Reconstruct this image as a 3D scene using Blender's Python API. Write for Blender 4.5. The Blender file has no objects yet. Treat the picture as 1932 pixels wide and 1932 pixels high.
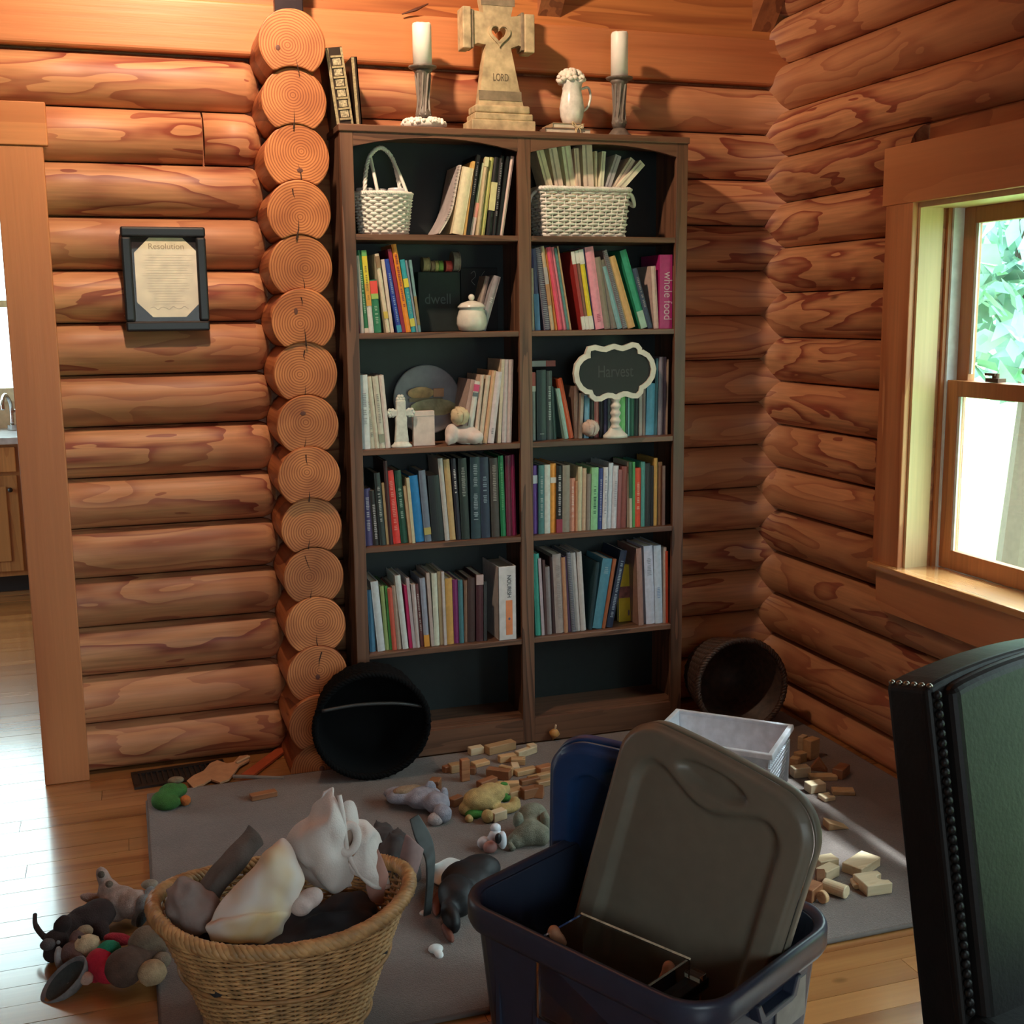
import bpy, math, random, colorsys
from mathutils import Vector, Matrix, noise
random.seed(7)
SC = bpy.context.scene
COL = SC.collection

# ------------------------------------------------------------------ camera
F_PX, YAW, PIT, ROLL = 2220.46, 0.317617, -0.165894, -0.011048
CAM = Vector((-0.36638, -4.15050, 1.54159))
XR = 2.105            # groove plane of the right wall
PIT_LOG = 0.17        # height of one course of logs
_fw = Vector((math.sin(YAW)*math.cos(PIT), math.cos(YAW)*math.cos(PIT), math.sin(PIT)))
_r = _fw.cross(Vector((0, 0, 1))).normalized(); _u = _r.cross(_fw)
CR = _r*math.cos(ROLL)+_u*math.sin(ROLL); CU = -_r*math.sin(ROLL)+_u*math.cos(ROLL)
cd = bpy.data.cameras.new('camera'); cam = bpy.data.objects.new('camera', cd); COL.objects.link(cam)
cd.sensor_fit = 'HORIZONTAL'; cd.sensor_width = 36.0; cd.lens = F_PX/1932*36.0
cd.clip_start = 0.05; cd.clip_end = 300
m = Matrix((( CR.x, CU.x, -_fw.x, CAM.x), (CR.y, CU.y, -_fw.y, CAM.y), (CR.z, CU.z, -_fw.z, CAM.z), (0, 0, 0, 1)))
cam.matrix_world = m
SC.camera = cam

# ------------------------------------------------------------------ world, sun, lamps, exposure
SC.view_settings.view_transform = 'Standard'; SC.view_settings.look = 'None'
SC.view_settings.exposure = 0.0; SC.view_settings.gamma = 1.0
SC.view_settings.use_curve_mapping = False
wd = bpy.data.worlds.new('sky'); SC.world = wd; wd.use_nodes = True
bg = wd.node_tree.nodes['Background']
# bright overcast sky, brightest overhead (standard overcast distribution)
_nt = wd.node_tree; _tc = _nt.nodes.new('ShaderNodeTexCoord'); _sx = _nt.nodes.new('ShaderNodeSeparateXYZ'); _mr = _nt.nodes.new('ShaderNodeMapRange')
_mr.inputs['From Min'].default_value = 0.0; _mr.inputs['From Max'].default_value = 1.0; _mr.inputs['To Min'].default_value = 4.6; _mr.inputs['To Max'].default_value = 16.0
_nt.links.new(_tc.outputs['Generated'], _sx.inputs[0]); _nt.links.new(_sx.outputs['Z'], _mr.inputs['Value']); _nt.links.new(_mr.outputs['Result'], bg.inputs['Strength'])
bg.inputs['Color'].default_value = (0.78, 0.96, 1.0, 1)

def light(name, kind, loc, energy, color, size=0.1, look=None, sizey=None, portal=False):
    d = bpy.data.lights.new(name, kind); o = bpy.data.objects.new(name, d); COL.objects.link(o)
    o.location = loc; d.energy = energy; d.color = color
    if kind == 'AREA':
        d.size = size
        if sizey: d.shape = 'RECTANGLE'; d.size_y = sizey
        if portal: d.cycles.is_portal = True
    elif kind == 'SUN': d.angle = size
    else: d.shadow_soft_size = size
    if look is not None:
        o.rotation_euler = (Vector(look)-Vector(loc)).to_track_quat('-Z', 'Y').to_euler()
    return o
# flood lamp high under the vault, turned towards the wall of the bookcase
lp = light('ceiling_lamp_light', 'SPOT', (-0.12, -1.18, 3.18), 205, (1.0, 0.72, 0.50), 0.05, look=(0.22, 0.0, 2.85))
lp.data.spot_size = math.radians(160); lp.data.spot_blend = 1.0
# weak warm fill added behind the camera, not a lamp of the room
light('warm_fill_light', 'POINT', (-2.2, -4.4, 2.7), 2, (1.0, 0.80, 0.60), 0.15)
# sun, through the trees outside the right-hand window
light('sun', 'SUN', (6, -2, 6), 17.0, (0.86, 0.94, 1.0), 0.03, look=(6-0.45, -2+0.20, 6-1.0))
# portals: they emit nothing, they guide sky sampling through the openings
light('window_portal', 'AREA', (XR+0.16, -1.44, 1.3), 1, (1, 1, 1), 0.95, look=(0, -1.44, 1.3), sizey=1.15, portal=True)
light('patio_door_portal', 'AREA', (XR+0.16, -2.90, 1.05), 1, (1, 1, 1), 0.9, look=(0, -2.90, 1.05), sizey=2.0, portal=True)
light('kitchen_portal', 'AREA', (-1.75, 3.72, 1.96), 1, (1, 1, 1), 1.6, look=(-1.75, 0, 1.96), sizey=1.65, portal=True)
light('kitchen_side_portal', 'AREA', (-3.65, 2.0, 1.4), 1, (1, 1, 1), 1.6, look=(0, 2.0, 1.4), sizey=1.6, portal=True)
light('rear_portal', 'AREA', (0.0, -6.15, 1.5), 1, (1, 1, 1), 1.6, look=(0.0, 0, 1.5), sizey=1.2, portal=True)

# ------------------------------------------------------------------ pixel helpers (photo frame 1932 x 1932)
def ray(px, py): return CR*((px-966)/F_PX) - CU*((py-966)/F_PX) + _fw
def PX(px, py, ax, val):
    d = ray(px, py); return CAM + d*((val-CAM[ax])/d[ax])
def XS(px, y, z):      # world x on the line (y, z) seen in pixel column px
    a = (px-966)/F_PX; w = CR-_fw*a; b = Vector((0, y, z))-CAM
    return -((b.y*w.y+b.z*w.z)/w.x) + CAM.x
def ZS(py, x, y):      # world z on the vertical through (x, y) seen in pixel row py
    a = -(py-966)/F_PX; w = CU-_fw*a; b = Vector((x, y, 0))-CAM
    return -((b.x*w.x+b.y*w.y)/w.z) + CAM.z

# ------------------------------------------------------------------ object helpers (geometry is given in world coordinates)
def root_loc(p):
    v = Vector((0, 0, 0))
    while p: v = v+Vector(p.location); p = p.parent
    return v
def O(name, VF, mat, parent=None, loc=None, smooth=False, bev=0, seg=2, kind=None, org=None):
    V, Fc = VF
    base = root_loc(parent) if parent else (Vector(loc) if loc is not None else Vector((0, 0, 0)))
    pb = base
    if org is not None: base = Vector(org)
    me = bpy.data.meshes.new(name)
    me.from_pydata([tuple(Vector(v)-base) for v in V], [], Fc); me.update()
    if smooth:
        for p in me.polygons: p.use_smooth = True
    o = bpy.data.objects.new(name, me); COL.objects.link(o)
    if parent:
        o.parent = parent
        if org is not None: o.location = base-pb
    else: o.location = base
    if mat: me.materials.append(mat)
    if bev:
        b = o.modifiers.new('bevel', 'BEVEL'); b.width = bev; b.segments = seg; b.limit_method = 'ANGLE'; b.angle_limit = 0.6
    if kind: o['kind'] = kind
    return o
def T(name, label, cat, loc, group=None):
    e = bpy.data.objects.new(name, None); COL.objects.link(e); e.location = loc; e.empty_display_size = 0.05
    e['label'] = label; e['category'] = cat
    if group: e['group'] = group
    return e
def tag(o, label, cat, group=None):
    o['label'] = label; o['category'] = cat
    if group: o['group'] = group
    return o
def S(name, loc=(0, 0, 0)):
    e = bpy.data.objects.new(name, None); COL.objects.link(e); e.location = loc; e['kind'] = 'structure'; e.empty_display_size = 0.05
    return e
def cat(*L):
    V, Fc = [], []
    for v, f in L:
        n = len(V); V += list(v); Fc += [tuple(i+n for i in q) for q in f]
    return V, Fc
BF = [(0, 3, 2, 1), (4, 5, 6, 7), (0, 1, 5, 4), (1, 2, 6, 5), (2, 3, 7, 6), (3, 0, 4, 7)]
def box(c, s, R=None):
    c = Vector(c); h = [x/2 for x in s]
    V = [Vector((sx*h[0], sy*h[1], sz*h[2])) for sz in (-1, 1) for sx, sy in ((-1, -1), (1, -1), (1, 1), (-1, 1))]
    if R: V = [R @ v for v in V]
    return [v+c for v in V], BF
def bx(x0, x1, y0, y1, z0, z1): return box(((x0+x1)/2, (y0+y1)/2, (z0+z1)/2), (x1-x0, y1-y0, z1-z0))
def RZ(a): return Matrix.Rotation(a, 3, 'Z')
def RX(a): return Matrix.Rotation(a, 3, 'X')
def RY(a): return Matrix.Rotation(a, 3, 'Y')
def frame(ez, ex=None):
    ez = Vector(ez).normalized()
    if ex is None: ex = Vector((1, 0, 0)) if abs(ez.x) < .9 else Vector((0, 1, 0))
    ex = (Vector(ex)-ez*Vector(ex).dot(ez)).normalized(); ey = ez.cross(ex)
    return ex, ey, ez
def lathe(prof, c, axis=(0, 0, 1), n=24, cap=True, ell=1.0, ex=None):
    ex, ey, ez = frame(axis, ex); c = Vector(c); V, Fc = [], []
    for r, h in prof:
        for i in range(n):
            a = 2*math.pi*i/n; V.append(c+ex*(r*math.cos(a))+ey*(r*ell*math.sin(a))+ez*h)
    for j in range(len(prof)-1):
        for i in range(n):
            k = (i+1) % n; Fc.append((j*n+i, j*n+k, (j+1)*n+k, (j+1)*n+i))
    if cap:
        Fc.append(tuple(range(n-1, -1, -1))); b = (len(prof)-1)*n; Fc.append(tuple(range(b, b+n)))
    return V, Fc
def cyl(p0, p1, r0, r1=None, n=12):
    p0, p1 = Vector(p0), Vector(p1); d = p1-p0
    return lathe([(r0, 0), (r0 if r1 is None else r1, d.length)], p0, d, n)
def tube(path, r, n=6, closed=False):
    P = [Vector(p) for p in path]; N = len(P); V, Fc = [], []
    up = None
    for i in range(N):
        a = P[i-1] if (i or closed) else P[0]; b = P[(i+1) % N] if (i < N-1 or closed) else P[-1]
        t = (b-a).normalized()
        if up is None: up = Vector((0, 0, 1)) if abs(t.z) < .9 else Vector((1, 0, 0))
        ex = (up-t*up.dot(t)).normalized(); ey = t.cross(ex); up = ex
        rr = r[i] if isinstance(r, (list, tuple)) else r
        for k in range(n):
            an = 2*math.pi*k/n; V.append(P[i]+ex*(rr*math.cos(an))+ey*(rr*math.sin(an)))
    M = N if closed else N-1
    for i in range(M):
        j = (i+1) % N
        for k in range(n):
            l = (k+1) % n; Fc.append((i*n+k, i*n+l, j*n+l, j*n+k))
    if not closed:
        Fc.append(tuple(range(n-1, -1, -1))); Fc.append(tuple(range((N-1)*n, N*n)))
    return V, Fc
def prism(poly, o, ex, ey, ez, d0, d1):
    o, ex, ey, ez = Vector(o), Vector(ex), Vector(ey), Vector(ez); n = len(poly)
    V = [o+ex*a+ey*b+ez*d0 for a, b in poly]+[o+ex*a+ey*b+ez*d1 for a, b in poly]
    Fc = [tuple(range(n-1, -1, -1)), tuple(range(n, 2*n))]+[(i, (i+1) % n, n+(i+1) % n, n+i) for i in range(n)]
    return V, Fc
def ell(c, r, R=None, n=16, m=10, wob=0, seed=0):
    c = Vector(c); V = []
    if not isinstance(r, (list, tuple)): r = (r, r, r)
    for j in range(1, m):
        th = math.pi*j/m
        for i in range(n):
            a = 2*math.pi*i/n; v = Vector((math.sin(th)*math.cos(a), math.sin(th)*math.sin(a), math.cos(th)))
            k = 1+(wob*noise.noise(v*2.2+Vector((seed, 0, 0))) if wob else 0)
            v = Vector((v.x*r[0], v.y*r[1], v.z*r[2]))*k
            V.append(c+(R @ v if R else v))
    tv = Vector((0, 0, r[2])); bv = Vector((0, 0, -r[2]))
    V += [c+(R @ tv if R else tv), c+(R @ bv if R else bv)]
    t = len(V)-2; Fc = []
    for j in range(m-2):
        for i in range(n):
            k = (i+1) % n; Fc.append((j*n+i, (j+1)*n+i, (j+1)*n+k, j*n+k))
    for i in range(n):
        k = (i+1) % n; Fc.append((t, i, k)); Fc.append((t+1, (m-2)*n+k, (m-2)*n+i))
    return V, Fc
def blob(name, parts, mat, parent=None, loc=None, vox=0.008, kind=None):
    """several overlapping rounded volumes fused into one continuous surface"""
    o = O(name, cat(*parts), mat, parent, loc, smooth=True)
    r = o.modifiers.new('fuse', 'REMESH'); r.mode = 'VOXEL'; r.voxel_size = vox; r.use_smooth_shade = True
    s = o.modifiers.new('soft', 'SMOOTH'); s.factor = 0.6; s.iterations = 6
    return o
def cr4(p0, p1, p2, p3, t): return 0.5*((2*p1)+(p2-p0)*t+(2*p0-5*p1+4*p2-p3)*t*t+(3*p1-p0-3*p2+p3)*t**3)
def crpath(P, sub=6, closed=False):
    P = [Vector(p) for p in P]; N = len(P); out = []
    for i in range(N if closed else N-1):
        g = (lambda k: P[k % N]) if closed else (lambda k: P[max(0, min(N-1, k))])
        for s in range(sub): out.append(cr4(g(i-1), g(i), g(i+1), g(i+2), s/sub))
    if not closed: out.append(P[-1])
    return out
def sheet(name, rows, mat, parent=None, loc=None, th=0.006, sub=6, wr=0.004, wf=14, seed=0, kind=None):
    """cloth: a smooth surface through a grid of points, wrinkled, with thickness"""
    R = [crpath(r, sub) for r in rows]; nc = len(R[0]); G = []
    colsP = [crpath([R[i][j] for i in range(len(R))], sub) for j in range(nc)]
    nr = len(colsP[0]); V = []
    for i in range(nr):
        for j in range(nc):
            p = colsP[j][i]; q = p*wf+Vector((seed*7.1, 0, 0))
            V.append(p+Vector((noise.noise(q), noise.noise(q+Vector((9, 3, 1))), noise.noise(q+Vector((2, 8, 5)))))*wr)
    Fc = [(i*nc+j, i*nc+j+1, (i+1)*nc+j+1, (i+1)*nc+j) for i in range(nr-1) for j in range(nc-1)]
    o = O(name, (V, Fc), mat, parent, loc, smooth=True)
    s = o.modifiers.new('thickness', 'SOLIDIFY'); s.thickness = th; s.offset = 0
    u = o.modifiers.new('soft', 'SUBSURF'); u.levels = 1; u.render_levels = 1
    return o
def text(name, s, size, origin, ex, ey, mat, parent, depth=0.0008, align='CENTER', sx=1.0):
    cu = bpy.data.curves.new(name, 'FONT'); cu.body = s; cu.size = size; cu.extrude = depth; cu.align_x = align; cu.align_y = 'CENTER'
    t = bpy.data.objects.new('tmp', cu); COL.objects.link(t)
    me = bpy.data.meshes.new_from_object(t); bpy.data.objects.remove(t); bpy.data.curves.remove(cu)
    ex, ey = Vector(ex).normalized(), Vector(ey).normalized(); ez = ex.cross(ey); b = root_loc(parent); o0 = Vector(origin)-b
    for v in me.vertices: v.co = o0+ex*(v.co.x*sx)+ey*v.co.y+ez*v.co.z
    o = bpy.data.objects.new(name, me); COL.objects.link(o); o.parent = parent; me.materials.clear(); me.materials.append(mat)
    return o

# ------------------------------------------------------------------ materials
def nodes(name):
    mt = bpy.data.materials.new(name); mt.use_nodes = True; nt = mt.node_tree
    return mt, nt, nt.nodes['Principled BSDF']
def N(nt, kind, **kw):
    n = nt.nodes.new(kind)
    for k, v in kw.items():
        if k.startswith('i_'):
            key = k[2:]; key = int(key) if key.isdigit() else key.replace('_', ' ')
            n.inputs[key].default_value = v
        else: setattr(n, k, v)
    return n
def ramp(nt, stops, interp='LINEAR'):
    r = nt.nodes.new('ShaderNodeValToRGB'); e = r.color_ramp.elements; r.color_ramp.interpolation = interp
    while len(e) < len(stops): e.new(0.5)
    for k, (p, c) in enumerate(stops): e[k].position = p; e[k].color = (*c, 1)
    return r
_pc = {}
def plain(c, rough=0.6, var=0.12, scale=30, metal=0, bump=0, bscale=200, spec=0.5, emis=0):
    key = (tuple(round(x, 3) for x in c), rough, var, scale, metal, bump, bscale, spec, emis)
    if key in _pc: return _pc[key]
    mt, nt, b = nodes('paint'); tc = N(nt, 'ShaderNodeTexCoord'); nz = N(nt, 'ShaderNodeTexNoise', i_Scale=scale, i_Detail=3)
    nt.links.new(tc.outputs['Object'], nz.inputs['Vector'])
    lo = tuple(x*(1-var) for x in c); hi = tuple(min(1, x*(1+var)) for x in c)
    r = ramp(nt, [(0.3, lo), (0.7, hi)]); nt.links.new(nz.outputs['Fac'], r.inputs['Fac']); nt.links.new(r.outputs['Color'], b.inputs['Base Color'])
    b.inputs['Roughness'].default_value = rough; b.inputs['Metallic'].default_value = metal; b.inputs['Specular IOR Level'].default_value = spec
    if bump:
        n2 = N(nt, 'ShaderNodeTexNoise', i_Scale=bscale, i_Detail=2); bp = N(nt, 'ShaderNodeBump', i_Strength=bump, i_Distance=0.004)
        nt.links.new(tc.outputs['Object'], n2.inputs['Vector']); nt.links.new(n2.outputs['Fac'], bp.inputs['Height']); nt.links.new(bp.outputs['Normal'], b.inputs['Normal'])
    _pc[key] = mt; return mt
def wood(name, light_c, dark_c, axis, stretch=0.12, scale=5.0, bands=5.0, rough=0.4, knots=True, fine=0.25, hue=0.15, bump=0.15, coat=0.0):
    """boards and logs: contour bands of a stretched noise read as flat-sawn grain; every object gets its own offset and tone"""
    mt, nt, b = nodes(name); L = nt.links
    tc = N(nt, 'ShaderNodeTexCoord'); oi = N(nt, 'ShaderNodeObjectInfo')
    off = N(nt, 'ShaderNodeVectorMath', operation='SCALE'); off.inputs[0].default_value = (37, 19, 53); L.new(oi.outputs['Random'], off.inputs['Scale'])
    mp = N(nt, 'ShaderNodeMapping'); sc = [1, 1, 1]; sc[axis] = stretch; mp.inputs['Scale'].default_value = sc
    L.new(tc.outputs['Object'], mp.inputs['Vector'])
    ad = N(nt, 'ShaderNodeVectorMath', operation='ADD'); L.new(mp.outputs['Vector'], ad.inputs[0]); L.new(off.outputs['Vector'], ad.inputs[1])
    n1 = N(nt, 'ShaderNodeTexNoise', i_Scale=scale, i_Detail=2.6, i_Roughness=0.42, i_Distortion=0.35); L.new(ad.outputs['Vector'], n1.inputs['Vector'])
    mu = N(nt, 'ShaderNodeMath', operation='MULTIPLY', i_1=bands); L.new(n1.outputs['Fac'], mu.inputs[0])
    fr = N(nt, 'ShaderNodeMath', operation='FRACT'); L.new(mu.outputs[0], fr.inputs[0])
    mid = tuple((a*0.6+c*0.4) for a, c in zip(light_c, dark_c))
    r1 = ramp(nt, [(0.0, light_c), (0.38, light_c), (0.66, mid), (0.90, dark_c), (0.985, dark_c), (1.0, light_c)]); L.new(fr.outputs[0], r1.inputs['Fac'])
    # fine fibres
    m2 = N(nt, 'ShaderNodeMapping'); s2 = [60, 60, 60]; s2[axis] = 2.5; m2.inputs['Scale'].default_value = s2; L.new(tc.outputs['Object'], m2.inputs['Vector'])
    n2 = N(nt, 'ShaderNodeTexNoise', i_Scale=1.5, i_Detail=3); L.new(m2.outputs['Vector'], n2.inputs['Vector'])
    r2 = ramp(nt, [(0.3, (1-fine,)*3), (0.65, (1, 1, 1))]); L.new(n2.outputs['Fac'], r2.inputs['Fac'])
    mx = N(nt, 'ShaderNodeMix', data_type='RGBA', blend_type='MULTIPLY'); mx.inputs[0].default_value = 1
    L.new(r1.outputs['Color'], mx.inputs[6]); L.new(r2.outputs['Color'], mx.inputs[7])
    # broad patches where the figure fades
    n3 = N(nt, 'ShaderNodeTexNoise', i_Scale=scale*0.45, i_Detail=0); L.new(ad.outputs['Vector'], n3.inputs['Vector'])
    r3 = ramp(nt, [(0.42, (0, 0, 0)), (0.6, (1, 1, 1))]); L.new(n3.outputs['Fac'], r3.inputs['Fac'])
    mf = N(nt, 'ShaderNodeMix', data_type='RGBA'); ms = N(nt, 'ShaderNodeMath', operation='MULTIPLY', i_1=0.55); L.new(r3.outputs['Color'], ms.inputs[0]); L.new(ms.outputs[0], mf.inputs[0])
    L.new(mx.outputs[2], mf.inputs[6]); mf.inputs[7].default_value = (*tuple((a*0.8+c*0.2) for a, c in zip(light_c, dark_c)), 1)
    # per piece tone
    hs = N(nt, 'ShaderNodeHueSaturation'); mr = N(nt, 'ShaderNodeMapRange'); mr.inputs['To Min'].default_value = 1-hue; mr.inputs['To Max'].default_value = 1+hue
    L.new(oi.outputs['Random'], mr.inputs['Value']); L.new(mr.outputs['Result'], hs.inputs['Value']); L.new(mf.outputs[2], hs.inputs['Color'])
    out = hs.outputs['Color']
    if knots:
        m3 = N(nt, 'ShaderNodeMapping'); s3 = [1, 1, 1]; s3[axis] = 0.55; m3.inputs['Scale'].default_value = s3; L.new(tc.outputs['Object'], m3.inputs['Vector'])
        a3 = N(nt, 'ShaderNodeVectorMath', operation='ADD'); L.new(m3.outputs['Vector'], a3.inputs[0]); L.new(off.outputs['Vector'], a3.inputs[1])
        vo = N(nt, 'ShaderNodeTexVoronoi', i_Scale=4.2); L.new(a3.outputs['Vector'], vo.inputs['Vector'])
        r4 = ramp(nt, [(0.0, (1, 1, 1)), (0.045, (0.9, 0.9, 0.9)), (0.085, (0, 0, 0))]); L.new(vo.outputs['Distance'], r4.inputs['Fac'])
        mk = N(nt, 'ShaderNodeMix', data_type='RGBA'); L.new(r4.outputs['Color'], mk.inputs[0]); L.new(out, mk.inputs[6])
        mk.inputs[7].default_value = (*tuple(x*0.32 for x in dark_c), 1); out = mk.outputs[2]
    L.new(out, b.inputs['Base Color']); b.inputs['Roughness'].default_value = rough
    if coat: b.inputs['Coat Weight'].default_value = coat; b.inputs['Coat Roughness'].default_value = 0.14
    if bump:
        bp = N(nt, 'ShaderNodeBump', i_Strength=bump, i_Distance=0.003); L.new(n2.outputs['Fac'], bp.inputs['Height']); L.new(bp.outputs['Normal'], b.inputs['Normal'])
    return mt
LIGHTP, DARKP = (0.60, 0.275, 0.128), (0.29, 0.070, 0.038)
M_LOGX = wood('log_x', LIGHTP, DARKP, 0, 0.20, 8.5, 6.5, 0.5, True, 0.3, 0.16)
M_LOGY = wood('log_y', LIGHTP, DARKP, 1, 0.20, 8.5, 6.5, 0.5, True, 0.3, 0.16)
M_LOGIN = wood('log_side', (0.50, 0.17, 0.06), (0.26, 0.06, 0.02), 1, 0.2, 9.0, 4.0, 0.5, False)
M_TRIMZ = wood('trim_z', (0.60, 0.245, 0.100), (0.45, 0.15, 0.055), 2, 0.08, 7.0, 3.5, 0.4, True, 0.15, 0.06)
M_TRIMX = wood('trim_x', (0.62, 0.26, 0.10), (0.48, 0.16, 0.055), 0, 0.08, 7.0, 3.5, 0.4, True, 0.15, 0.06)
M_TRIMY = wood('trim_y', (0.60, 0.245, 0.100), (0.45, 0.15, 0.055), 1, 0.08, 7.0, 3.5, 0.4, True, 0.15, 0.06)
M_JAMB = wood('jamb', (0.72, 0.52, 0.27), (0.62, 0.42, 0.20), 2, 0.08, 6.0, 3.0, 0.4, True, 0.1, 0.05)
M_CEIL = wood('ceiling_board', (0.52, 0.19, 0.055), (0.30, 0.085, 0.025), 0, 0.1, 8, 5, 0.45, True, 0.2, 0.12)
M_RAFT = wood('rafter', (0.34, 0.13, 0.05), (0.18, 0.06, 0.025), 1, 0.1, 8, 5, 0.5, False)
M_FLOOR = wood('floor_board', (0.40, 0.175, 0.055), (0.25, 0.088, 0.026), 0, 0.07, 9, 3, 0.25, True, 0.2, 0.18, 0.03, 1.0)
M_WALN = wood('walnut', (0.20, 0.095, 0.055), (0.085, 0.040, 0.025), 2, 0.06, 16, 5, 0.42, False, 0.25, 0.05)
M_WALNX = wood('walnut_x', (0.20, 0.095, 0.055), (0.10, 0.046, 0.028), 0, 0.06, 16, 5, 0.42, False, 0.25, 0.05)
M_BACK = plain((0.010, 0.016, 0.017), 0.55)
M_BLOCK = wood('toy_block', (0.62, 0.38, 0.19), (0.50, 0.27, 0.12), 0, 0.15, 30, 3, 0.5, False, 0.2, 0.3)
M_BLOCKD = wood('toy_block_dark', (0.40, 0.17, 0.075), (0.28, 0.10, 0.045), 0, 0.15, 30, 3, 0.5, False, 0.2, 0.3)
M_BLOCKW = wood('toy_block_pale', (0.72, 0.56, 0.36), (0.62, 0.45, 0.27), 0, 0.15, 30, 3, 0.5, False, 0.15, 0.15)
M_CAB = wood('cabinet', (0.50, 0.24, 0.08), (0.38, 0.16, 0.05), 2, 0.1, 10, 4, 0.4, False)
WHITE = plain((0.80, 0.78, 0.72), 0.45); CREAM = plain((0.78, 0.70, 0.55), 0.5)
WICKW = plain((0.82, 0.80, 0.74), 0.55, 0.1); BLACK = plain((0.012, 0.012, 0.014), 0.5)
def endgrain():
    mt, nt, b = nodes('end_grain'); L = nt.links
    tc = N(nt, 'ShaderNodeTexCoord'); oi = N(nt, 'ShaderNodeObjectInfo')
    mp = N(nt, 'ShaderNodeMapping'); mp.inputs['Scale'].default_value = (1, 0.02, 1); L.new(tc.outputs['Object'], mp.inputs['Vector'])
    wv = N(nt, 'ShaderNodeTexWave', wave_type='RINGS', rings_direction='SPHERICAL', i_Scale=38, i_Distortion=1.3, i_Detail=2, i_Detail_Scale=1.2); L.new(mp.outputs['Vector'], wv.inputs['Vector'])
    r = ramp(nt, [(0.0, (0.30, 0.085, 0.028)), (0.35, (0.52, 0.19, 0.066)), (1, (0.62, 0.25, 0.088))]); L.new(wv.outputs['Color'], r.inputs['Fac'])
    nz = N(nt, 'ShaderNodeTexNoise', i_Scale=9, i_Detail=2)
    of = N(nt, 'ShaderNodeVectorMath', operation='SCALE'); of.inputs[0].default_value = (31, 7, 17); L.new(oi.outputs['Random'], of.inputs['Scale'])
    ad = N(nt, 'ShaderNodeVectorMath', operation='ADD'); L.new(tc.outputs['Object'], ad.inputs[0]); L.new(of.outputs['Vector'], ad.inputs[1]); L.new(ad.outputs['Vector'], nz.inputs['Vector'])
    r2 = ramp(nt, [(0.35, (0.78, 0.66, 0.6)), (0.65, (1.1, 1.05, 1))]); L.new(nz.outputs['Fac'], r2.inputs['Fac'])
    mx = N(nt, 'ShaderNodeMix', data_type='RGBA', blend_type='MULTIPLY'); mx.inputs[0].default_value = 1; L.new(r.outputs['Color'], mx.inputs[6]); L.new(r2.outputs['Color'], mx.inputs[7])
    hs = N(nt, 'ShaderNodeHueSaturation'); mr = N(nt, 'ShaderNodeMapRange'); mr.inputs['To Min'].default_value = 0.78; mr.inputs['To Max'].default_value = 1.15
    L.new(oi.outputs['Random'], mr.inputs['Value']); L.new(mr.outputs['Result'], hs.inputs['Value']); L.new(mx.outputs[2], hs.inputs['Color'])
    L.new(hs.outputs['Color'], b.inputs['Base Color']); b.inputs['Roughness'].default_value = 0.55
    return mt
M_END = endgrain()
def glassm(name, c=(1, 1, 1), rough=0.0):
    mt, nt, b = nodes(name); b.inputs['Base Color'].default_value = (*c, 1); b.inputs['Roughness'].default_value = rough
    b.inputs['Transmission Weight'].default_value = 1; b.inputs['IOR'].default_value = 1.45
    nz = N(nt, 'ShaderNodeTexNoise', i_Scale=3); r = ramp(nt, [(0, tuple(x*.97 for x in c)), (1, c)]); nt.links.new(nz.outputs['Fac'], r.inputs['Fac']); nt.links.new(r.outputs['Color'], b.inputs['Base Color'])
    return mt
def panem(name, refl=0.8):
    mt, nt, b = nodes(name); L = nt.links; out = nt.nodes['Material Output']
    tr = N(nt, 'ShaderNodeBsdfTransparent'); tr.inputs['Color'].default_value = (0.93, 0.98, 0.97, 1)
    gl = N(nt, 'ShaderNodeBsdfGlossy'); gl.inputs['Roughness'].default_value = 0.02
    # thin pane: reflectance rises towards grazing, the same from both sides
    lw = N(nt, 'ShaderNodeLayerWeight', i_Blend=0.5); pw = N(nt, 'ShaderNodeMath', operation='POWER', i_1=5.0); ml = N(nt, 'ShaderNodeMath', operation='MULTIPLY_ADD', i_1=refl, i_2=0.05*refl)
    L.new(lw.outputs['Facing'], pw.inputs[0]); L.new(pw.outputs[0], ml.inputs[0])
    mx = N(nt, 'ShaderNodeMixShader'); L.new(ml.outputs[0], mx.inputs[0]); L.new(tr.outputs[0], mx.inputs[1]); L.new(gl.outputs[0], mx.inputs[2])
    L.new(mx.outputs[0], out.inputs['Surface']); return mt
M_PANE = panem('window_glass')
M_PICG = panem('picture_glass', 0.2); [setattr(n.inputs['Color'], 'default_value', (.98, .98, .97, 1)) for n in M_PICG.node_tree.nodes if n.type == 'BSDF_TRANSPARENT']
M_ACRYL = glassm('acrylic', (0.97, 0.98, 0.96), 0.03)
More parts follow.
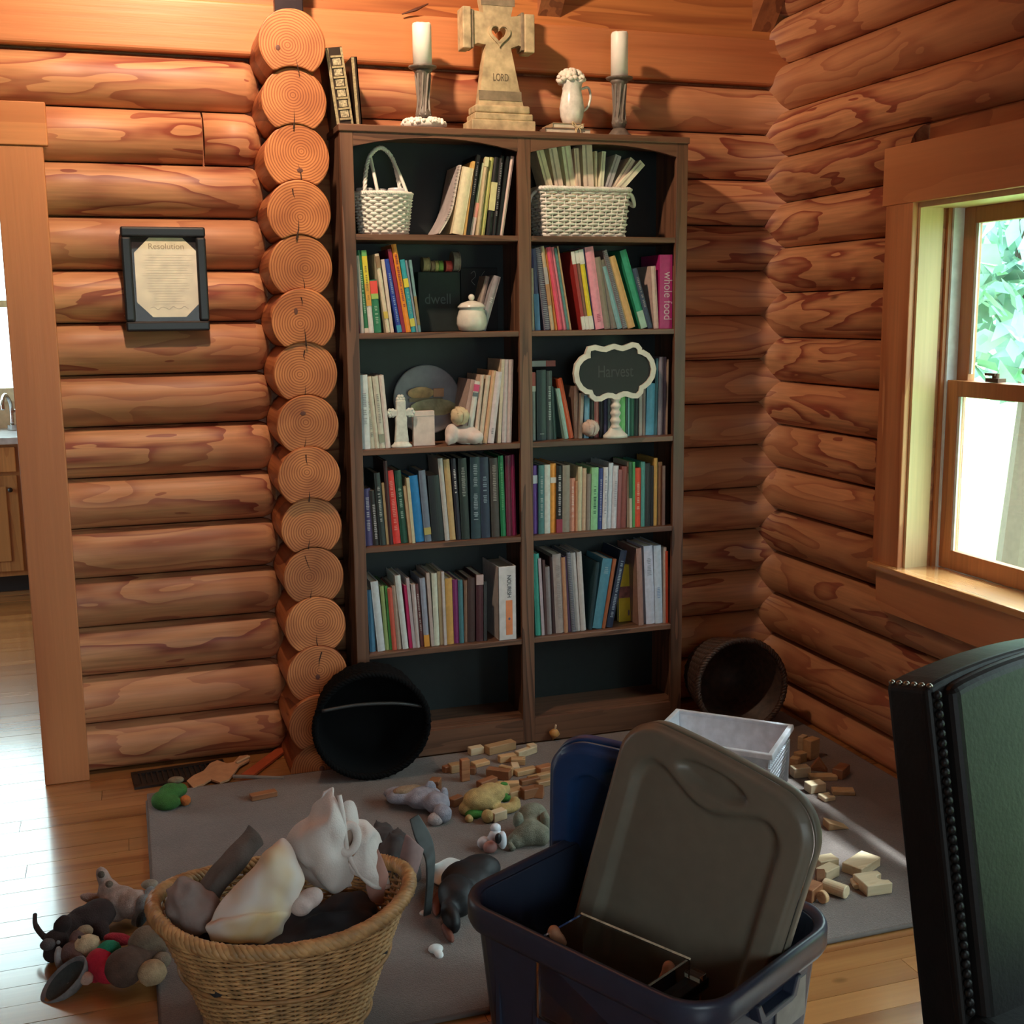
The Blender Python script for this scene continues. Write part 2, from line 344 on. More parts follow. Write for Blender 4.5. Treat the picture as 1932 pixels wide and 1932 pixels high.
# ================================================================== STRUCTURE
M_PLATE = wood('plate_board', (0.58, 0.22, 0.085), (0.44, 0.14, 0.05), 0, 0.07, 7, 3.0, .38, True, .15, .05)
def log_profile(depth, half, n=14):
    pts = []
    for i in range(n+1):
        t = -1+2*i/n; t = math.sin(t*math.pi/2)
        pts.append((depth*max(0.0, 1-abs(t)**2.1)**0.62, half*t))
    return pts
def half_log(p0, p1, out, depth=0.072, half=0.085, taper0=False, taper1=False, wob=0.0, seed=0):
    """half-round log from p0 to p1 (centre line on the groove plane), bulging along out"""
    p0, p1, out = Vector(p0), Vector(p1), Vector(out); d = (p1-p0); L = d.length; t = d/L; up = Vector((0, 0, 1))
    st = [0.0]
    if taper0: st += [0.012, 0.03, 0.05]
    k = max(2, int(L/0.25)); st += [L*i/k for i in range(1, k)]
    if taper1: st += [L-0.05, L-0.03, L-0.012]
    st = sorted(set([s for s in st if 0 <= s < L])); st.append(L)
    prof = log_profile(depth, half); V, Fc = [], []; n = len(prof)
    for s in st:
        sc = 1.0; e = None
        if taper0 and s < 0.05: e = 1-s/0.05
        if taper1 and L-s < 0.05: e = 1-(L-s)/0.05
        if e is not None: sc = math.sqrt(max(0.0, 1-(e*0.93)**2.4))*0.75+0.25*(1-e)+0.02
        w = 1+wob*noise.noise(Vector((s*1.7, seed*3.1, 0)))
        for a, b in prof: V.append(p0+t*s+out*(a*sc*w)+up*(b*(0.4+0.6*sc) if e is not None else b))
    for j in range(len(st)-1):
        for i in range(n-1): Fc.append((j*n+i, j*n+i+1, (j+1)*n+i+1, (j+1)*n+i))
        Fc.append((j*n+n-1, j*n, (j+1)*n, (j+1)*n+n-1))
    Fc.append(tuple(range(n))); Fc.append(tuple(range((len(st)-1)*n+n-1, (len(st)-1)*n-1, -1)))
    return V, Fc
def logs_along_x(parent, x0, x1, n0, n1, y=0.0, t0=False, t1=False, out=(0, -1, 0), skip=()):
    for n in range(n0, n1):
        if n in skip: continue
        o = O('log', half_log((x0, y, (n+.5)*PIT_LOG), (x1, y, (n+.5)*PIT_LOG), out, taper0=t0, taper1=t1, wob=0.06, seed=n+x0), M_LOGX, parent, smooth=True)
wb = S('wall_back')
logs_along_x(wb, -0.68, 0.125, 0, 14, t1=True, skip=(12,))
for a, b in ((-0.68, -0.068), (-0.062, 0.125)):
    O('log', half_log((a, 0, 12.5*PIT_LOG), (b, 0, 12.5*PIT_LOG), (0, -1, 0), wob=0.05, seed=a, taper1=(b > 0)), M_LOGX, wb, smooth=True)
logs_along_x(wb, 0.28, XR+0.02, 0, 14)
logs_along_x(wb, -3.5, -1.72, 0, 14)
O('plank', bx(-3.5, XR, -0.062, 0.0, 2.384, 2.548), M_PLATE, wb, bev=.012, seg=3)
O('log', half_log((-1.74, 0, 13.5*PIT_LOG), (-0.66, 0, 13.5*PIT_LOG), (0, -1, 0)), M_LOGX, wb, smooth=True)
# core behind the round faces (one solid wall of the same wood on the kitchen side)
O('core', cat(bx(-0.68, XR+.3, 0.0, 0.09, 0, 2.9), bx(-3.5, -1.72, 0.0, 0.09, 0, 2.9), bx(-1.74, -0.66, 0.0, 0.09, 2.17, 2.9)), M_LOGIN, wb)
O('plank', bx(-3.5, XR, -0.02, 0.0, 2.555, 2.80), M_CEIL, wb)
# dark knot streak on the smooth board
O('knot', tube([PX(758, 27, 1, -0.078), PX(785, 18, 1, -0.08), PX(808, 7, 1, -0.078)], [0.002, 0.006, 0.002], 6), plain((0.10, 0.03, 0.015), 0.5), wb)

# cross wall: its round log ends pass through the back wall and show their end grain
wc = S('wall_cross')
RL = 0.102
def end_poly(r, cut):
    pts = []
    for i in range(48):
        a = math.pi*2*i/48; x, z = r*math.cos(a), r*math.sin(a)
        if cut and (x*x+(z+PIT_LOG)**2) < (RL+0.001)**2 and abs(x) < RL: z = -PIT_LOG+math.sqrt(max(0, (RL+.001)**2-x*x))
        pts.append((x, z))
    return pts
rnd = random.Random(3)
for n in range(0, 15):
    zc = n*PIT_LOG; cx = 0.204+rnd.uniform(-.005, .005); ye = -0.285+rnd.uniform(-.012, .012); r = RL*rnd.uniform(.985, 1.02)
    c = Vector((cx, 0, zc)); poly = end_poly(r, n > 0)
    if n == 0: poly = [(x, max(z, 0.002)) for x, z in poly]
    V, Fc = prism(poly, c, (1, 0, 0), (0, 0, 1), (0, 1, 0), ye, 0.35)
    o = O('log', (V, Fc), M_END, wc, bev=0.004, seg=2, org=c+Vector((rnd.uniform(-.02, .02), ye, rnd.uniform(-.015, .02)))); o.data.materials.append(M_LOGIN)
    for p in o.data.polygons:
        if abs(p.normal.y) < 0.5: p.material_index = 1
    # radial drying checks
    for k in range(rnd.choice((1, 1, 1, 2))):
        a = -math.pi/2+rnd.uniform(-.22, .22)+(0 if k == 0 else math.pi+rnd.uniform(-.3, .3)); L0 = r*rnd.uniform(0.15, .45); L1 = r*rnd.uniform(.72, .84)
        d = Vector((math.cos(a), 0, math.sin(a))); s = Vector((-d.z, 0, d.x)); y = Vector((0, ye-0.0012, 0)); w = rnd.uniform(.0012, .0026)
        A = c+d*L0+y; B = c+d*L1*(1 if n else .3)+y
        if abs((B-A).length) < .01: continue
        mid = (A+B)/2+s*rnd.uniform(-.004, .004)
        V = [A, mid-s*w*.7, B-s*w, B+s*w, mid+s*w*.7]; V += [v+Vector((0, 0.002, 0)) for v in V]
        O('drying_crack', (V, [(0, 1, 2, 3, 4), (9, 8, 7, 6, 5)]+[(i, (i+1) % 5, 5+(i+1) % 5, 5+i) for i in range(5)]), plain((0.035, 0.012, 0.006), .8), o)
    for k in range(rnd.choice((0, 0, 0, 1))):
        kp = c+Vector((rnd.uniform(-.05, .05), ye-0.0005, rnd.uniform(-.04, .05)))
        O('knot', ell(kp, (rnd.uniform(.006, .011), .0012, rnd.uniform(.006, .011)), n=10, m=6), plain((0.13, 0.045, 0.03), .6), o)
O('core', bx(0.12, 0.28, 0.35, 3.6, 0, 2.9), M_LOGIN, wc)
# dark steel strap standing on the top log end
tag(O('steel_strap', bx(0.165, 0.255, -0.20, -0.16, 2.475, 2.85), plain((0.03, 0.02, 0.025), .4, metal=.6), None, (0.21, -.18, 2.475), bev=.004), 'dark steel post strap rising from the topmost log end', 'strap')

# right wall with the window opening
WY0, WY1, WZ0, WZ1 = -0.985, -1.90, 0.715, 1.868
wr = S('wall_right')
O('core', cat(bx(XR, XR+.12, -0.985, 0.1, 0, 3.6), bx(XR, XR+.12, WY1, WY0, 0, WZ0-.02), bx(XR, XR+.12, WY1, WY0, WZ1+.02, 3.6), bx(XR, XR+.12, -2.35, WY1, 0, 3.6),
    bx(XR, XR+.12, -3.45, -2.35, 2.07, 3.6), bx(XR, XR+.12, -6.1, -3.45, 0, 3.6)), M_LOGIN, wr)
for k in range(-1, 20):
    zc = (k+1)*PIT_LOG
    if k < 0: zc = 0.0
    segs = [(0.0, -6.1)]
    if zc+.085 > WZ0-.06 and zc-.085 < WZ1+.10: segs = [(0.0, -0.90), (-1.98, -2.27), (-3.53, -6.1)]
    elif zc-.085 < 2.10: segs = [(0.0, -2.27), (-3.53, -6.1)]
    for a, b in segs:
        V, Fc = half_log((XR, a, zc), (XR, b, zc), (-1, 0, 0), wob=0.06, seed=k*1.3+a)
        if k < 0: V = [Vector((v.x, v.y, max(v.z, 0.001))) for v in V]
        O('log', (V, Fc), M_LOGY, wr, smooth=True)

# window
w1 = S('window_1', (XR, WY0, WZ0))
xo = XR-0.085
O('casing', bx(xo-.022, xo, -0.975, -0.838, 0.712, 1.878), M_TRIMZ, w1, bev=.003)
O('casing', bx(xo-.022, xo, -2.05, -1.91, 0.712, 1.878), M_TRIMZ, w1, bev=.003)
O('head_casing', bx(xo-.026, xo, -2.08, -0.822, 1.872, 2.052), M_TRIMY, w1, bev=.003)
O('stool', bx(xo-.05, XR+.08, -2.08, -0.845, 0.690, 0.714), wood('stool_wood', (0.62, 0.30, 0.11), (0.48, 0.20, 0.07), 1, .08, 7, 3, .25, False, .15, .05, .02, 1.0), w1, bev=.006)
ap = prism([(-0.90, 0.553), (-0.868, 0.585), (-0.862, 0.690), (-2.05, 0.690), (-2.05, .585), (-2.01, .553)], (0, 0, 0), (0, 1, 0), (0, 0, 1), (1, 0, 0), xo-.024, xo)
O('apron', ap, M_TRIMY, w1, bev=.003)
# filler between casing and logs
O('jamb', bx(xo, XR+.10, -0.985, -0.968, 0.714, 1.872), M_JAMB, w1)
O('jamb', bx(xo, XR+.10, -1.917, -1.90, 0.714, 1.872), M_JAMB, w1)
O('head_jamb', bx(xo, XR+.10, -1.9, -0.985, 1.856, 1.873), M_JAMB, w1)
M_SASH = wood('sash', (0.42, 0.16, 0.055), (0.30, 0.10, 0.035), 2, .08, 8, 3, .4, False)
M_VINYL = plain((0.62, 0.66, 0.66), .4)
O('stop', bx(XR+.012, XR+.026, -0.995, -0.985, 0.714, 1.858), M_SASH, w1)
O('track', bx(XR+.026, XR+.10, -1.004, -0.985, 0.714, 1.858), M_VINYL, w1)
O('stop', bx(XR+.012, XR+.026, -1.90, -1.89, 0.714, 1.858), M_SASH, w1)
O('track', bx(XR+.026, XR+.10, -1.90, -1.881, 0.714, 1.858), M_VINYL, w1)
def sash(x, z0, z1, name):
    st, y0, y1 = 0.052, -1.004, -1.881
    s = O(name, cat(bx(x, x+.028, y0-st, y0, z0, z1), bx(x, x+.028, y1, y1+st, z0, z1), bx(x, x+.028, y1+st, y0-st, z1-.05, z1), bx(x, x+.028, y1+st, y0-st, z0, z0+(.062 if z0 < 1 else .04))), M_SASH, w1, bev=.002)
    O('glazing_bead', cat(bx(x+.004, x+.01, y0-st-.012, y0-st, z0+.06, z1-.05), bx(x+.004, x+.01, y1+st, y1+st+.012, z0+.06, z1-.05)), M_VINYL, s)
    O('pane', bx(x+.012, x+.016, y1+st, y0-st, z0+.04, z1-.05), M_PANE, s)
    return s
low = sash(XR+.030, 0.716, 1.322, 'lower_sash'); sash(XR+.064, 1.282, 1.856, 'upper_sash')
lk = O('sash_lock', cat(box((XR+.05, -1.20, 1.330), (.03, .055, .012)), cyl((XR+.05, -1.20, 1.334), (XR+.05, -1.20, 1.35), .011), box((XR+.045, -1.185, 1.347), (.012, .045, .008))), plain((0.10, 0.05, 0.03), .4, metal=.5), w1)
# glazed patio door of the same wall, nearer the photographer
w2 = S('door_1', (XR, -2.9, 0))
O('casing', cat(bx(xo-.022, xo, -2.36, -2.22, .001, 2.06), bx(xo-.022, xo, -3.58, -3.44, .001, 2.06), bx(xo-.022, xo, -3.58, -2.22, 2.06, 2.2)), M_TRIMY, w2)
O('frame', cat(bx(XR+.03, XR+.07, -2.46, -2.36, .02, 2.06), bx(XR+.03, XR+.07, -3.44, -3.34, .02, 2.06), bx(XR+.03, XR+.07, -3.34, -2.46, .001, .18), bx(XR+.03, XR+.07, -3.34, -2.46, 1.95, 2.06)), M_SASH, w2)
O('pane', bx(XR+.048, XR+.052, -3.34, -2.46, .18, 1.95), M_PANE, w2)

# the sides of the room behind the photographer
wl = S('wall_left'); O('panel', cat(bx(-3.6, -3.5, -6.1, 1.2, 0, 4.6), bx(-3.6, -3.5, 2.8, 3.7, 0, 4.6), bx(-3.6, -3.5, 1.2, 2.8, 2.2, 4.6), bx(-3.6, -3.5, 1.2, 2.8, 0, .6)), M_LOGIN, wl)  # the opening on the kitchen side is added to bring daylight in there
wn = S('wall_front'); O('panel', cat(bx(-3.5, -.8, -6.2, -6.1, 0, 4.6), bx(.8, XR+.1, -6.2, -6.1, 0, 4.6), bx(-.8, .8, -6.2, -6.1, 2.1, 4.6), bx(-.8, .8, -6.2, -6.1, 0, .9)), M_LOGIN, wn)

# doorway trim (left)
d1 = S('trim_1', (-0.62, -.09, 0))
O('casing', prism([(-0.694, 0.0), (-0.553, 0.0), (-0.553, 2.075), (-0.694, 2.075)], (0, 0, 0), (1, 0, 0), (0, 0, 1), (0, 1, 0), -0.098, -0.072), M_TRIMZ, d1, bev=.003)
O('jamb', bx(-0.694, -0.672, -0.072, 0.10, 0, 2.075), M_TRIMZ, d1)
O('header', bx(-1.85, -0.538, -0.104, -0.070, 2.075, 2.205), M_TRIMX, d1, bev=.003)
O('head_jamb', bx(-1.70, -0.694, -0.072, 0.10, 2.055, 2.075), M_TRIMX, d1)
O('casing', bx(-1.85, -1.70, -0.098, -0.072, 0, 2.075), M_TRIMZ, d1)

# floor boards run parallel to the back wall
fl = S('floor')
rf = random.Random(11)
y = -6.1; W = 0.083
while y < 3.7:
    vis = -3.0 < y < 3.6
    xs = [-3.5, XR+.05]
    if vis:
        x = -3.5+rf.uniform(.6, 2.4)
        xs = [-3.5]
        while x < XR-.4: xs.append(x); x += rf.uniform(1.3, 2.6)
        xs.append(XR+.05)
    for a, b in zip(xs[:-1], xs[1:]):
        O('floor_plank', bx(a+.0007, b-.0007, y+.0008, y+W-.0008, -0.02, rf.uniform(-.0006, 0)), M_FLOOR, fl)
    y += W
O('subfloor', bx(-3.6, XR+.2, -6.2, 3.8, -.06, -.02), plain((.05, .03, .02), .9), fl)

# sloping ceiling: rafters climb from the back wall towards the room
ce = S('ceiling')
SL = 1.1; nrm = Vector((0, SL, 1)).normalized()
def slope_piece(x0, x1, y0, y1, off0, off1):
    V = []
    for o_ in (off0, off1):
        for x, yy in ((x0, y0), (x1, y0), (x1, y1), (x0, y1)): V.append(Vector((x, yy, 2.56-SL*yy+o_)))
    return V, BF
for x in (2.003, 1.15, 0.305, -0.585, -1.44, -2.3, -3.15): O('rafter', slope_piece(x-.043, x+.043, -2.0, 0.02, 0.0, 0.17), M_RAFT, ce)
k = 0; yy = 0.1
while yy > -2.0:
    O('ceiling_board', slope_piece(-3.5, XR+.1, yy-.128, yy, 0.17, 0.19), M_CEIL, ce); yy -= .13
O('far_slope', ([Vector((-3.6, -2.03, 4.96)), Vector((XR+.2, -2.03, 4.96)), Vector((XR+.2, -6.3, 4.6)), Vector((-3.6, -6.3, 4.6))], [(0, 1, 2, 3)]), M_CEIL, ce)
O('gable', cat(bx(XR, XR+.12, -6.2, 0.1, 3.55, 5.0), bx(-3.62, -3.5, -6.2, 0.1, 4.5, 5.0), bx(-3.6, XR+.2, 0.0, .09, 2.75, 3.1), bx(-3.6, XR+.2, -6.2, -6.1, 4.5, 5.0)), M_CEIL, ce)

# kitchen beyond the doorway
kb = S('wall_kitchen')
O('panel', cat(bx(-3.6, -2.55, 3.6, 3.7, 0, 2.9), bx(-0.94, .3, 3.6, 3.7, 0, 2.9), bx(-2.55, -.94, 3.6, 3.7, 0, 1.13), bx(-2.55, -.94, 3.6, 3.7, 2.80, 2.9)), plain((.60, .42, .25), .6), kb)
kw = S('window_3', (-1.7, 3.6, 1.13))
O('frame', cat(bx(-2.6, -.90, 3.56, 3.6, 1.06, 1.14), bx(-2.6, -.9, 3.56, 3.6, 2.78, 2.86), bx(-.97, -.90, 3.56, 3.6, 1.14, 2.78), bx(-2.6, -2.53, 3.56, 3.6, 1.14, 2.78), bx(-1.76, -1.70, 3.58, 3.62, 1.14, 2.78), bx(-2.53, -.97, 3.6, 3.64, 1.62, 1.66)), plain((.70, .58, .36), .5), kw)
O('pane', bx(-2.53, -.97, 3.615, 3.62, 1.14, 2.78), M_PANE, kw)
kc = S('ceiling_kitchen'); O('panel', bx(-3.6, .3, .09, 3.8, 2.9, 3.0), plain((.55, .45, .35), .7), kc)
for i, x0 in enumerate((-2.74, -2.14, -1.54, -0.94)):
    x1 = x0+.6 if x0 < -1 else .12
    c = T('base_cabinet', ['oak kitchen base cabinet far left beyond the doorway', 'oak kitchen base cabinet under the window, left of the sink', 'oak kitchen base cabinet seen through the doorway below the sink', 'oak kitchen base cabinet hidden right of the doorway trim'][i], 'cabinet', ((x0+x1)/2, 3.25, 0), 'kitchen base cabinets')
    O('body', bx(x0+.002, x1-.002, 3.0, 3.58, .10, .855), M_CAB, c)
    O('toe_kick', bx(x0+.002, x1-.002, 3.06, 3.5, 0.001, .10), BLACK, c)
    O('drawer_front', bx(x0+.02, x1-.02, 2.98, 3.0, .70, .84), M_CAB, c, bev=.004)
    dr = O('door', bx(x0+.02, x1-.02, 2.98, 3.0, .13, .68), M_CAB, c, bev=.004)
    O('panel', bx(x0+.08, x1-.08, 2.972, 2.98, .19, .62), M_CAB, dr, bev=.006)
    O('knob', ell((x1-.06, 2.965, .6), .014, n=10, m=6), BLACK, dr)
tag(O('countertop', bx(-2.76, .12, 2.96, 3.59, .857, .897), plain((.55, .56, .58), .3), None, (-1.3, 3.3, .857), bev=.006), 'pale grey kitchen countertop beyond the doorway', 'countertop')
sk = T('kitchen_faucet', 'chrome kitchen faucet on the counter below the window', 'faucet', (-1.0, 3.42, .898))
CHR = plain((.6, .62, .64), .15, metal=1)
O('base', cyl((-1.0, 3.42, .898), (-1.0, 3.42, .93), .028), CHR, sk); O('spout', tube(crpath([(-1.0, 3.42, .93), (-1.0, 3.42, 1.05), (-1.02, 3.36, 1.11), (-1.03, 3.27, 1.08), (-1.03, 3.25, 1.03)]), .012, 8), CHR, sk, smooth=True)
O('lever', tube([(-1.0, 3.42, 1.0), (-.95, 3.43, 1.03)], .008, 6), CHR, sk)

# floor register by the wall
v = T('floor_register', 'dark metal floor vent register beside the log wall', 'vent', (-0.26, -0.145, 0))
R0 = RZ(math.radians(4)); M_VENT = plain((0.035, 0.022, 0.018), .45, metal=.5)
vc = Vector((-0.26, -0.155, .004))
O('frame', cat(*[(lambda b: b)(box(vc+R0 @ Vector(p), s, R0)) for p, s in (((0, .062, 0), (.31, .022, .008)), ((0, -.062, 0), (.31, .022, .008)), ((.145, 0, 0), (.02, .11, .008)), ((-.145, 0, 0), (.02, .11, .008)))]), M_VENT, v)
for i in range(15): O('slat', box(vc+R0 @ Vector((-.126+.018*i, 0, -.0005)), (.006, .11, .006), R0), M_VENT, v)
O('shadow_box', box(vc+Vector((0, 0, -.003)), (.28, .12, .001), R0), BLACK, v)

# trees outside the right window and beyond the kitchen: trunk and leaves
def leaf_cloud(c, r, n, size, rs):
    V, Fc = [], []
    for i in range(n):
        d = Vector((rs.gauss(0, 1), rs.gauss(0, 1), rs.gauss(0, 1))); d.normalize(); p = Vector(c)+Vector((d.x*r[0], d.y*r[1], d.z*r[2]))*(rs.random()**.4)
        a = Vector((rs.gauss(0, 1), rs.gauss(0, 1), rs.gauss(0, 1))).normalized(); b = a.cross(Vector((rs.gauss(0, 1), rs.gauss(0, 1), rs.gauss(0, 1)))).normalized()
        s = size*rs.uniform(.6, 1.3); k = len(V)
        V += [p-a*s, p-a*s*.2+b*s*.5, p+a*s, p-a*s*.2-b*s*.5]; Fc.append((k, k+1, k+2, k+3))
    return V, Fc
M_LEAF = plain((0.26, 0.46, 0.38), .5, .4, 3); M_TRUNK = plain((.12, .08, .06), .8)
rs = random.Random(5)
for i, (tx, ty, h, r, lab) in enumerate(((5.4, 2.3, 1.9, .75, 'leafy tree outside the window, nearest the frame'), (8.4, 5.0, 2.6, 1.5, 'leafy tree outside the window, behind the sash lock'), (8.2, 2.2, 1.7, 1.0, 'leafy tree outside the window, toward the right'), (4.35, -2.55, 6.2, 1.2, 'tall leafy tree shading the window, out of view above'), (13.5, 9.5, 3.2, 2.6, 'large leafy tree farthest behind the window'))):
    t = T('tree', lab, 'tree', (tx, ty, -.6), 'trees outside the window')
    O('trunk', tube([(tx, ty, -.6), (tx+.1, ty, h*.5), (tx-.05, ty+.1, h+.6)], [.16, .12, .06], 8), M_TRUNK, t)
    O('foliage', leaf_cloud((tx, ty, h), (r, r*1.1, r*1.3), (420 if h > 4.5 else int(700*r*r)+300), .13, rs), M_LEAF, t, kind='stuff')
gr = S('ground'); O('lawn', bx(XR+.2, 60, -40, 40, -.75, -.62), plain((.20, .33, .12), .9), gr)
# ================================================================== BOOKCASE
BX0, BX1, BYF, BYB = 0.338, 1.562, -0.300, -0.082
ZT = 2.145
SH = [1.805, 1.487, 1.103, 0.772, 0.400]
bk = T('bookcase', 'tall dark walnut double bookcase with arched top rails against the log wall', 'bookcase', ((BX0+BX1)/2, -.19, 0))
ST = 0.042
O('side_panel', bx(BX0+.002, BX0+.022, BYF+.018, BYB, .012, ZT-.022), M_WALN, bk); O('side_panel', bx(BX1-.022, BX1-.002, BYF+.018, BYB, .012, ZT-.022), M_WALN, bk)
O('divider', bx(.946, .966, BYF+.018, BYB, .012, ZT-.022), M_WALN, bk)
O('back_panel', bx(BX0+.022, BX1-.022, BYB-.006, BYB, .012, ZT-.022), M_BACK, bk)
O('top_board', bx(BX0-.004, BX1+.004, BYF-.006, BYB, ZT-.022, ZT), M_WALNX, bk, bev=.003)
for a, b in ((BX0, BX0+ST), (.933, .979), (BX1-ST-.002, BX1)): O('stile', bx(a, b, BYF, BYF+.018, .012, ZT-.022), M_WALN, bk, bev=.002)
BAYS = ((BX0+ST, .933), (.979, BX1-ST-.002))
for a, b in BAYS:
    pts = [(a, ZT-.022), (a, 2.078)]+[(a+(b-a)*i/16, 2.078+.034*(1-(2*i/16-1)**2)) for i in range(1, 16)]+[(b, 2.078), (b, ZT-.022)]
    O('arched_rail', prism(pts, (0, 0, 0), (1, 0, 0), (0, 0, 1), (0, 1, 0), BYF, BYF+.018), M_WALNX, bk)
    x0, x1 = (BX0+.022, .946) if a < .9 else (.966, BX1-.022)
    for z in SH: O('shelf', bx(x0, x1, BYF+.004, BYB-.006, z-.019, z), M_WALNX, bk, bev=.002)
    O('bottom_shelf', bx(x0, x1, BYF+.018, BYB-.006, .085, .103), M_WALNX, bk)
    O('toe_rail', bx(a, b, BYF, BYF+.018, .012, .10), M_WALNX, bk)
# ================================================================== BOOKS
ORD = 'first second third fourth fifth sixth seventh eighth ninth tenth eleventh twelfth thirteenth fourteenth fifteenth sixteenth seventeenth eighteenth nineteenth twentieth twenty-first twenty-second twenty-third twenty-fourth twenty-fifth twenty-sixth twenty-seventh twenty-eighth twenty-ninth thirtieth'.split()
def cname(c):
    h, s, v = colorsys.rgb_to_hsv(*c); g = v**.45
    if s < .22: return 'black' if g < .27 else 'charcoal' if g < .42 else 'grey' if g < .66 else 'off-white'
    h *= 360
    if v < .05: return 'near-black'
    if h < 18 or h > 345: n = 'maroon' if v < .4 else 'red'
    elif h < 45: n = ('dark brown' if v < .2 else 'brown' if v < .42 else 'tan' if s < .66 else 'orange')
    elif h < 70: n = 'cream' if s < .5 else 'yellow'
    elif h < 165: n = 'dark green' if v < .25 else 'green'
    elif h < 205: n = 'dark teal' if v < .2 else 'teal'
    elif h < 255: n = 'navy' if v < .3 else 'blue'
    elif h < 300: n = 'purple'
    else: n = 'plum' if v < .35 else 'pink'
    if h < 18 or h > 320:
        if v > .5 and s < .55: n = 'pink'
    return n
PAGE = plain((0.70, 0.62, 0.48), .8)
rb = random.Random(21)
def pseudo_title(x0, x1, z0, z1, y, R, piv, mat, parent, name='title'):
    """illegible small print of a spine: a column of little raised strokes"""
    parts = []; w = (x1-x0); z = z1-.01
    while z > z0+.012:
        l = rb.uniform(.0025, .006)
        if rb.random() > .14: parts.append(box(((x0+x1)/2, y-.0003, z-l/2), (w*rb.uniform(.30, .46), .0008, l*.75)))
        z -= l+.0016
    if not parts: return None
    V, Fc = cat(*parts); V = [piv+R @ (v-piv) for v in V]
    return O(name, (V, Fc), mat, parent)
def book(x0, x1, z0, h, yf, depth, lean, color, label, group, bands=(), title=None, spiral=False, zt=None, name='book', roundb=True, solid=True):
    """upright book; lean is how far its head is to the right of its foot"""
    ang = math.atan2(lean, h); w = max(.004, (x1-x0)*math.cos(ang)); hh = h/math.cos(ang) if abs(ang) < .9 else h
    hh = max(.03, (h-w*abs(math.sin(ang)))/math.cos(ang))
    piv = Vector((x1 if ang > 0 else x0, yf, z0)); xa = piv.x-(w if ang > 0 else 0); xb = xa+w
    R = RY(ang)
    def rot(VF): return [piv+R @ (Vector(v)-piv) for v in VF[0]], VF[1]
    t = T(name, label, 'book', (piv.x, yf, z0), group); c = plain(color, .45, .10, 60)
    th = min(.0022, w*.25)
    if roundb and w > .012:
        n = 6; pr = [(xa, yf+.004)]+[(xa+w*i/n, yf+.004-.004*math.sin(math.pi*i/n)) for i in range(1, n)]+[(xb, yf+.004)]+[(xb, yf+.0065), (xa, yf+.0065)]
        sp = prism(pr, (0, 0, z0), (1, 0, 0), (0, 1, 0), (0, 0, 1), 0, hh)
    else: sp = bx(xa, xb, yf, yf+.003, z0, z0+hh)
    O('cover', rot(cat(sp, bx(xa, xa+th, yf+.003, yf+depth, z0, z0+hh), bx(xb-th, xb, yf+.003, yf+depth, z0, z0+hh))), c, t)
    O('pages', rot(bx(xa+th, xb-th, yf+.0065, yf+depth-.004, z0+.0025, z0+hh-.003)), PAGE, t)
    for f0, f1, bc in bands:
        O('spine_band', rot(bx(xa-.0003, xb+.0003, yf-.0005, yf+.006, z0+hh*f0, z0+hh*f1)), plain(bc, .45), t)
    if title:
        f0, f1 = (title[1], title[2]) if len(title) > 1 else (.25, .82)
        pseudo_title(xa, xb, z0+hh*f0, z0+hh*f1, yf-.0004, R, piv, plain(title[0], .5), t)
    if spiral:
        parts = []; k = int(hh/.0065)
        for i in range(k): parts.append(rot(box(((xa+xb)/2, yf-.001, z0+.006+i*.0065), (w*.8, .004, .0022))))
        O('spiral_binding', cat(*parts), plain((.30, .27, .30), .35, metal=.4), t)
    return t
WT = (.62, .60, .56)
def row(shelf, bay, z, ox, oy, sc, L, yf, group, skip0=0, dep=.165):
    for i, r in enumerate(L):
        a, b, ta, ty, c = r[:5]; kw = r[5] if len(r) > 5 else {}
        if max(c) < .14: c = tuple(v*.6 for v in c)
        y = yf+rb.uniform(-.006, .006); d = dep+rb.uniform(-.02, .02)
        x0 = XS(ox+a/sc, y, z); x1 = XS(ox+b/sc, y, z)
        ztop = ZS(oy+ty/sc, x0, y); xt = XS(ox+ta/sc, y, ztop)
        w = x1-x0; adj = 'slim' if w < .018 else 'thick' if w > .034 else 'medium'
        lab = kw.pop('lab', None) or f"{adj} {cname(c)} book, {ORD[i+skip0]} from the left on the {shelf} shelf, {bay} bay"
        book(x0, x1-.0006, z+.0005, ztop-z, y, min(d, .185), xt-x0, c, lab, group, **kw)
YF = -0.272
# --- top shelf, left bay
row('top', 'left', SH[0], 780, 260, 8.78, [
 (640, 822, 830, 465, (.80, .72, .50), dict(title=((.30, .25, .2), .08, .16), lab='thick cream book next to the spiral pad on the top shelf, left bay')),
 (824, 868, 985, 380, (.72, .45, .14), {}),
 (872, 930, 1060, 270, (.015, .015, .018), dict(title=((.22, .22, .24), .45, .95))),
 (935, 1000, 1140, 405, (.42, .52, .33), dict(bands=((0, .25, (.72, .60, .55)), (.25, .45, (.75, .35, .28))))),
 (1040, 1105, 1195, 310, (.55, .45, .28), dict(bands=((.88, 1, (.7, .68, .42)),))),
 (1110, 1180, 1270, 310, (.55, .52, .18), {}),
 (1205, 1300, 1345, 310, (.014, .014, .016), dict(bands=((.32, .68, (.70, .66, .36)),))),
 (1308, 1376, 1440, 290, (.016, .016, .02), dict(title=((.25, .25, .28), .2, .95))),
 (1380, 1428, 1545, 300, (.02, .02, .022), {}),
 (1430, 1490, 1620, 295, (.66, .52, .48), {})], YF, 'books on the top shelf')
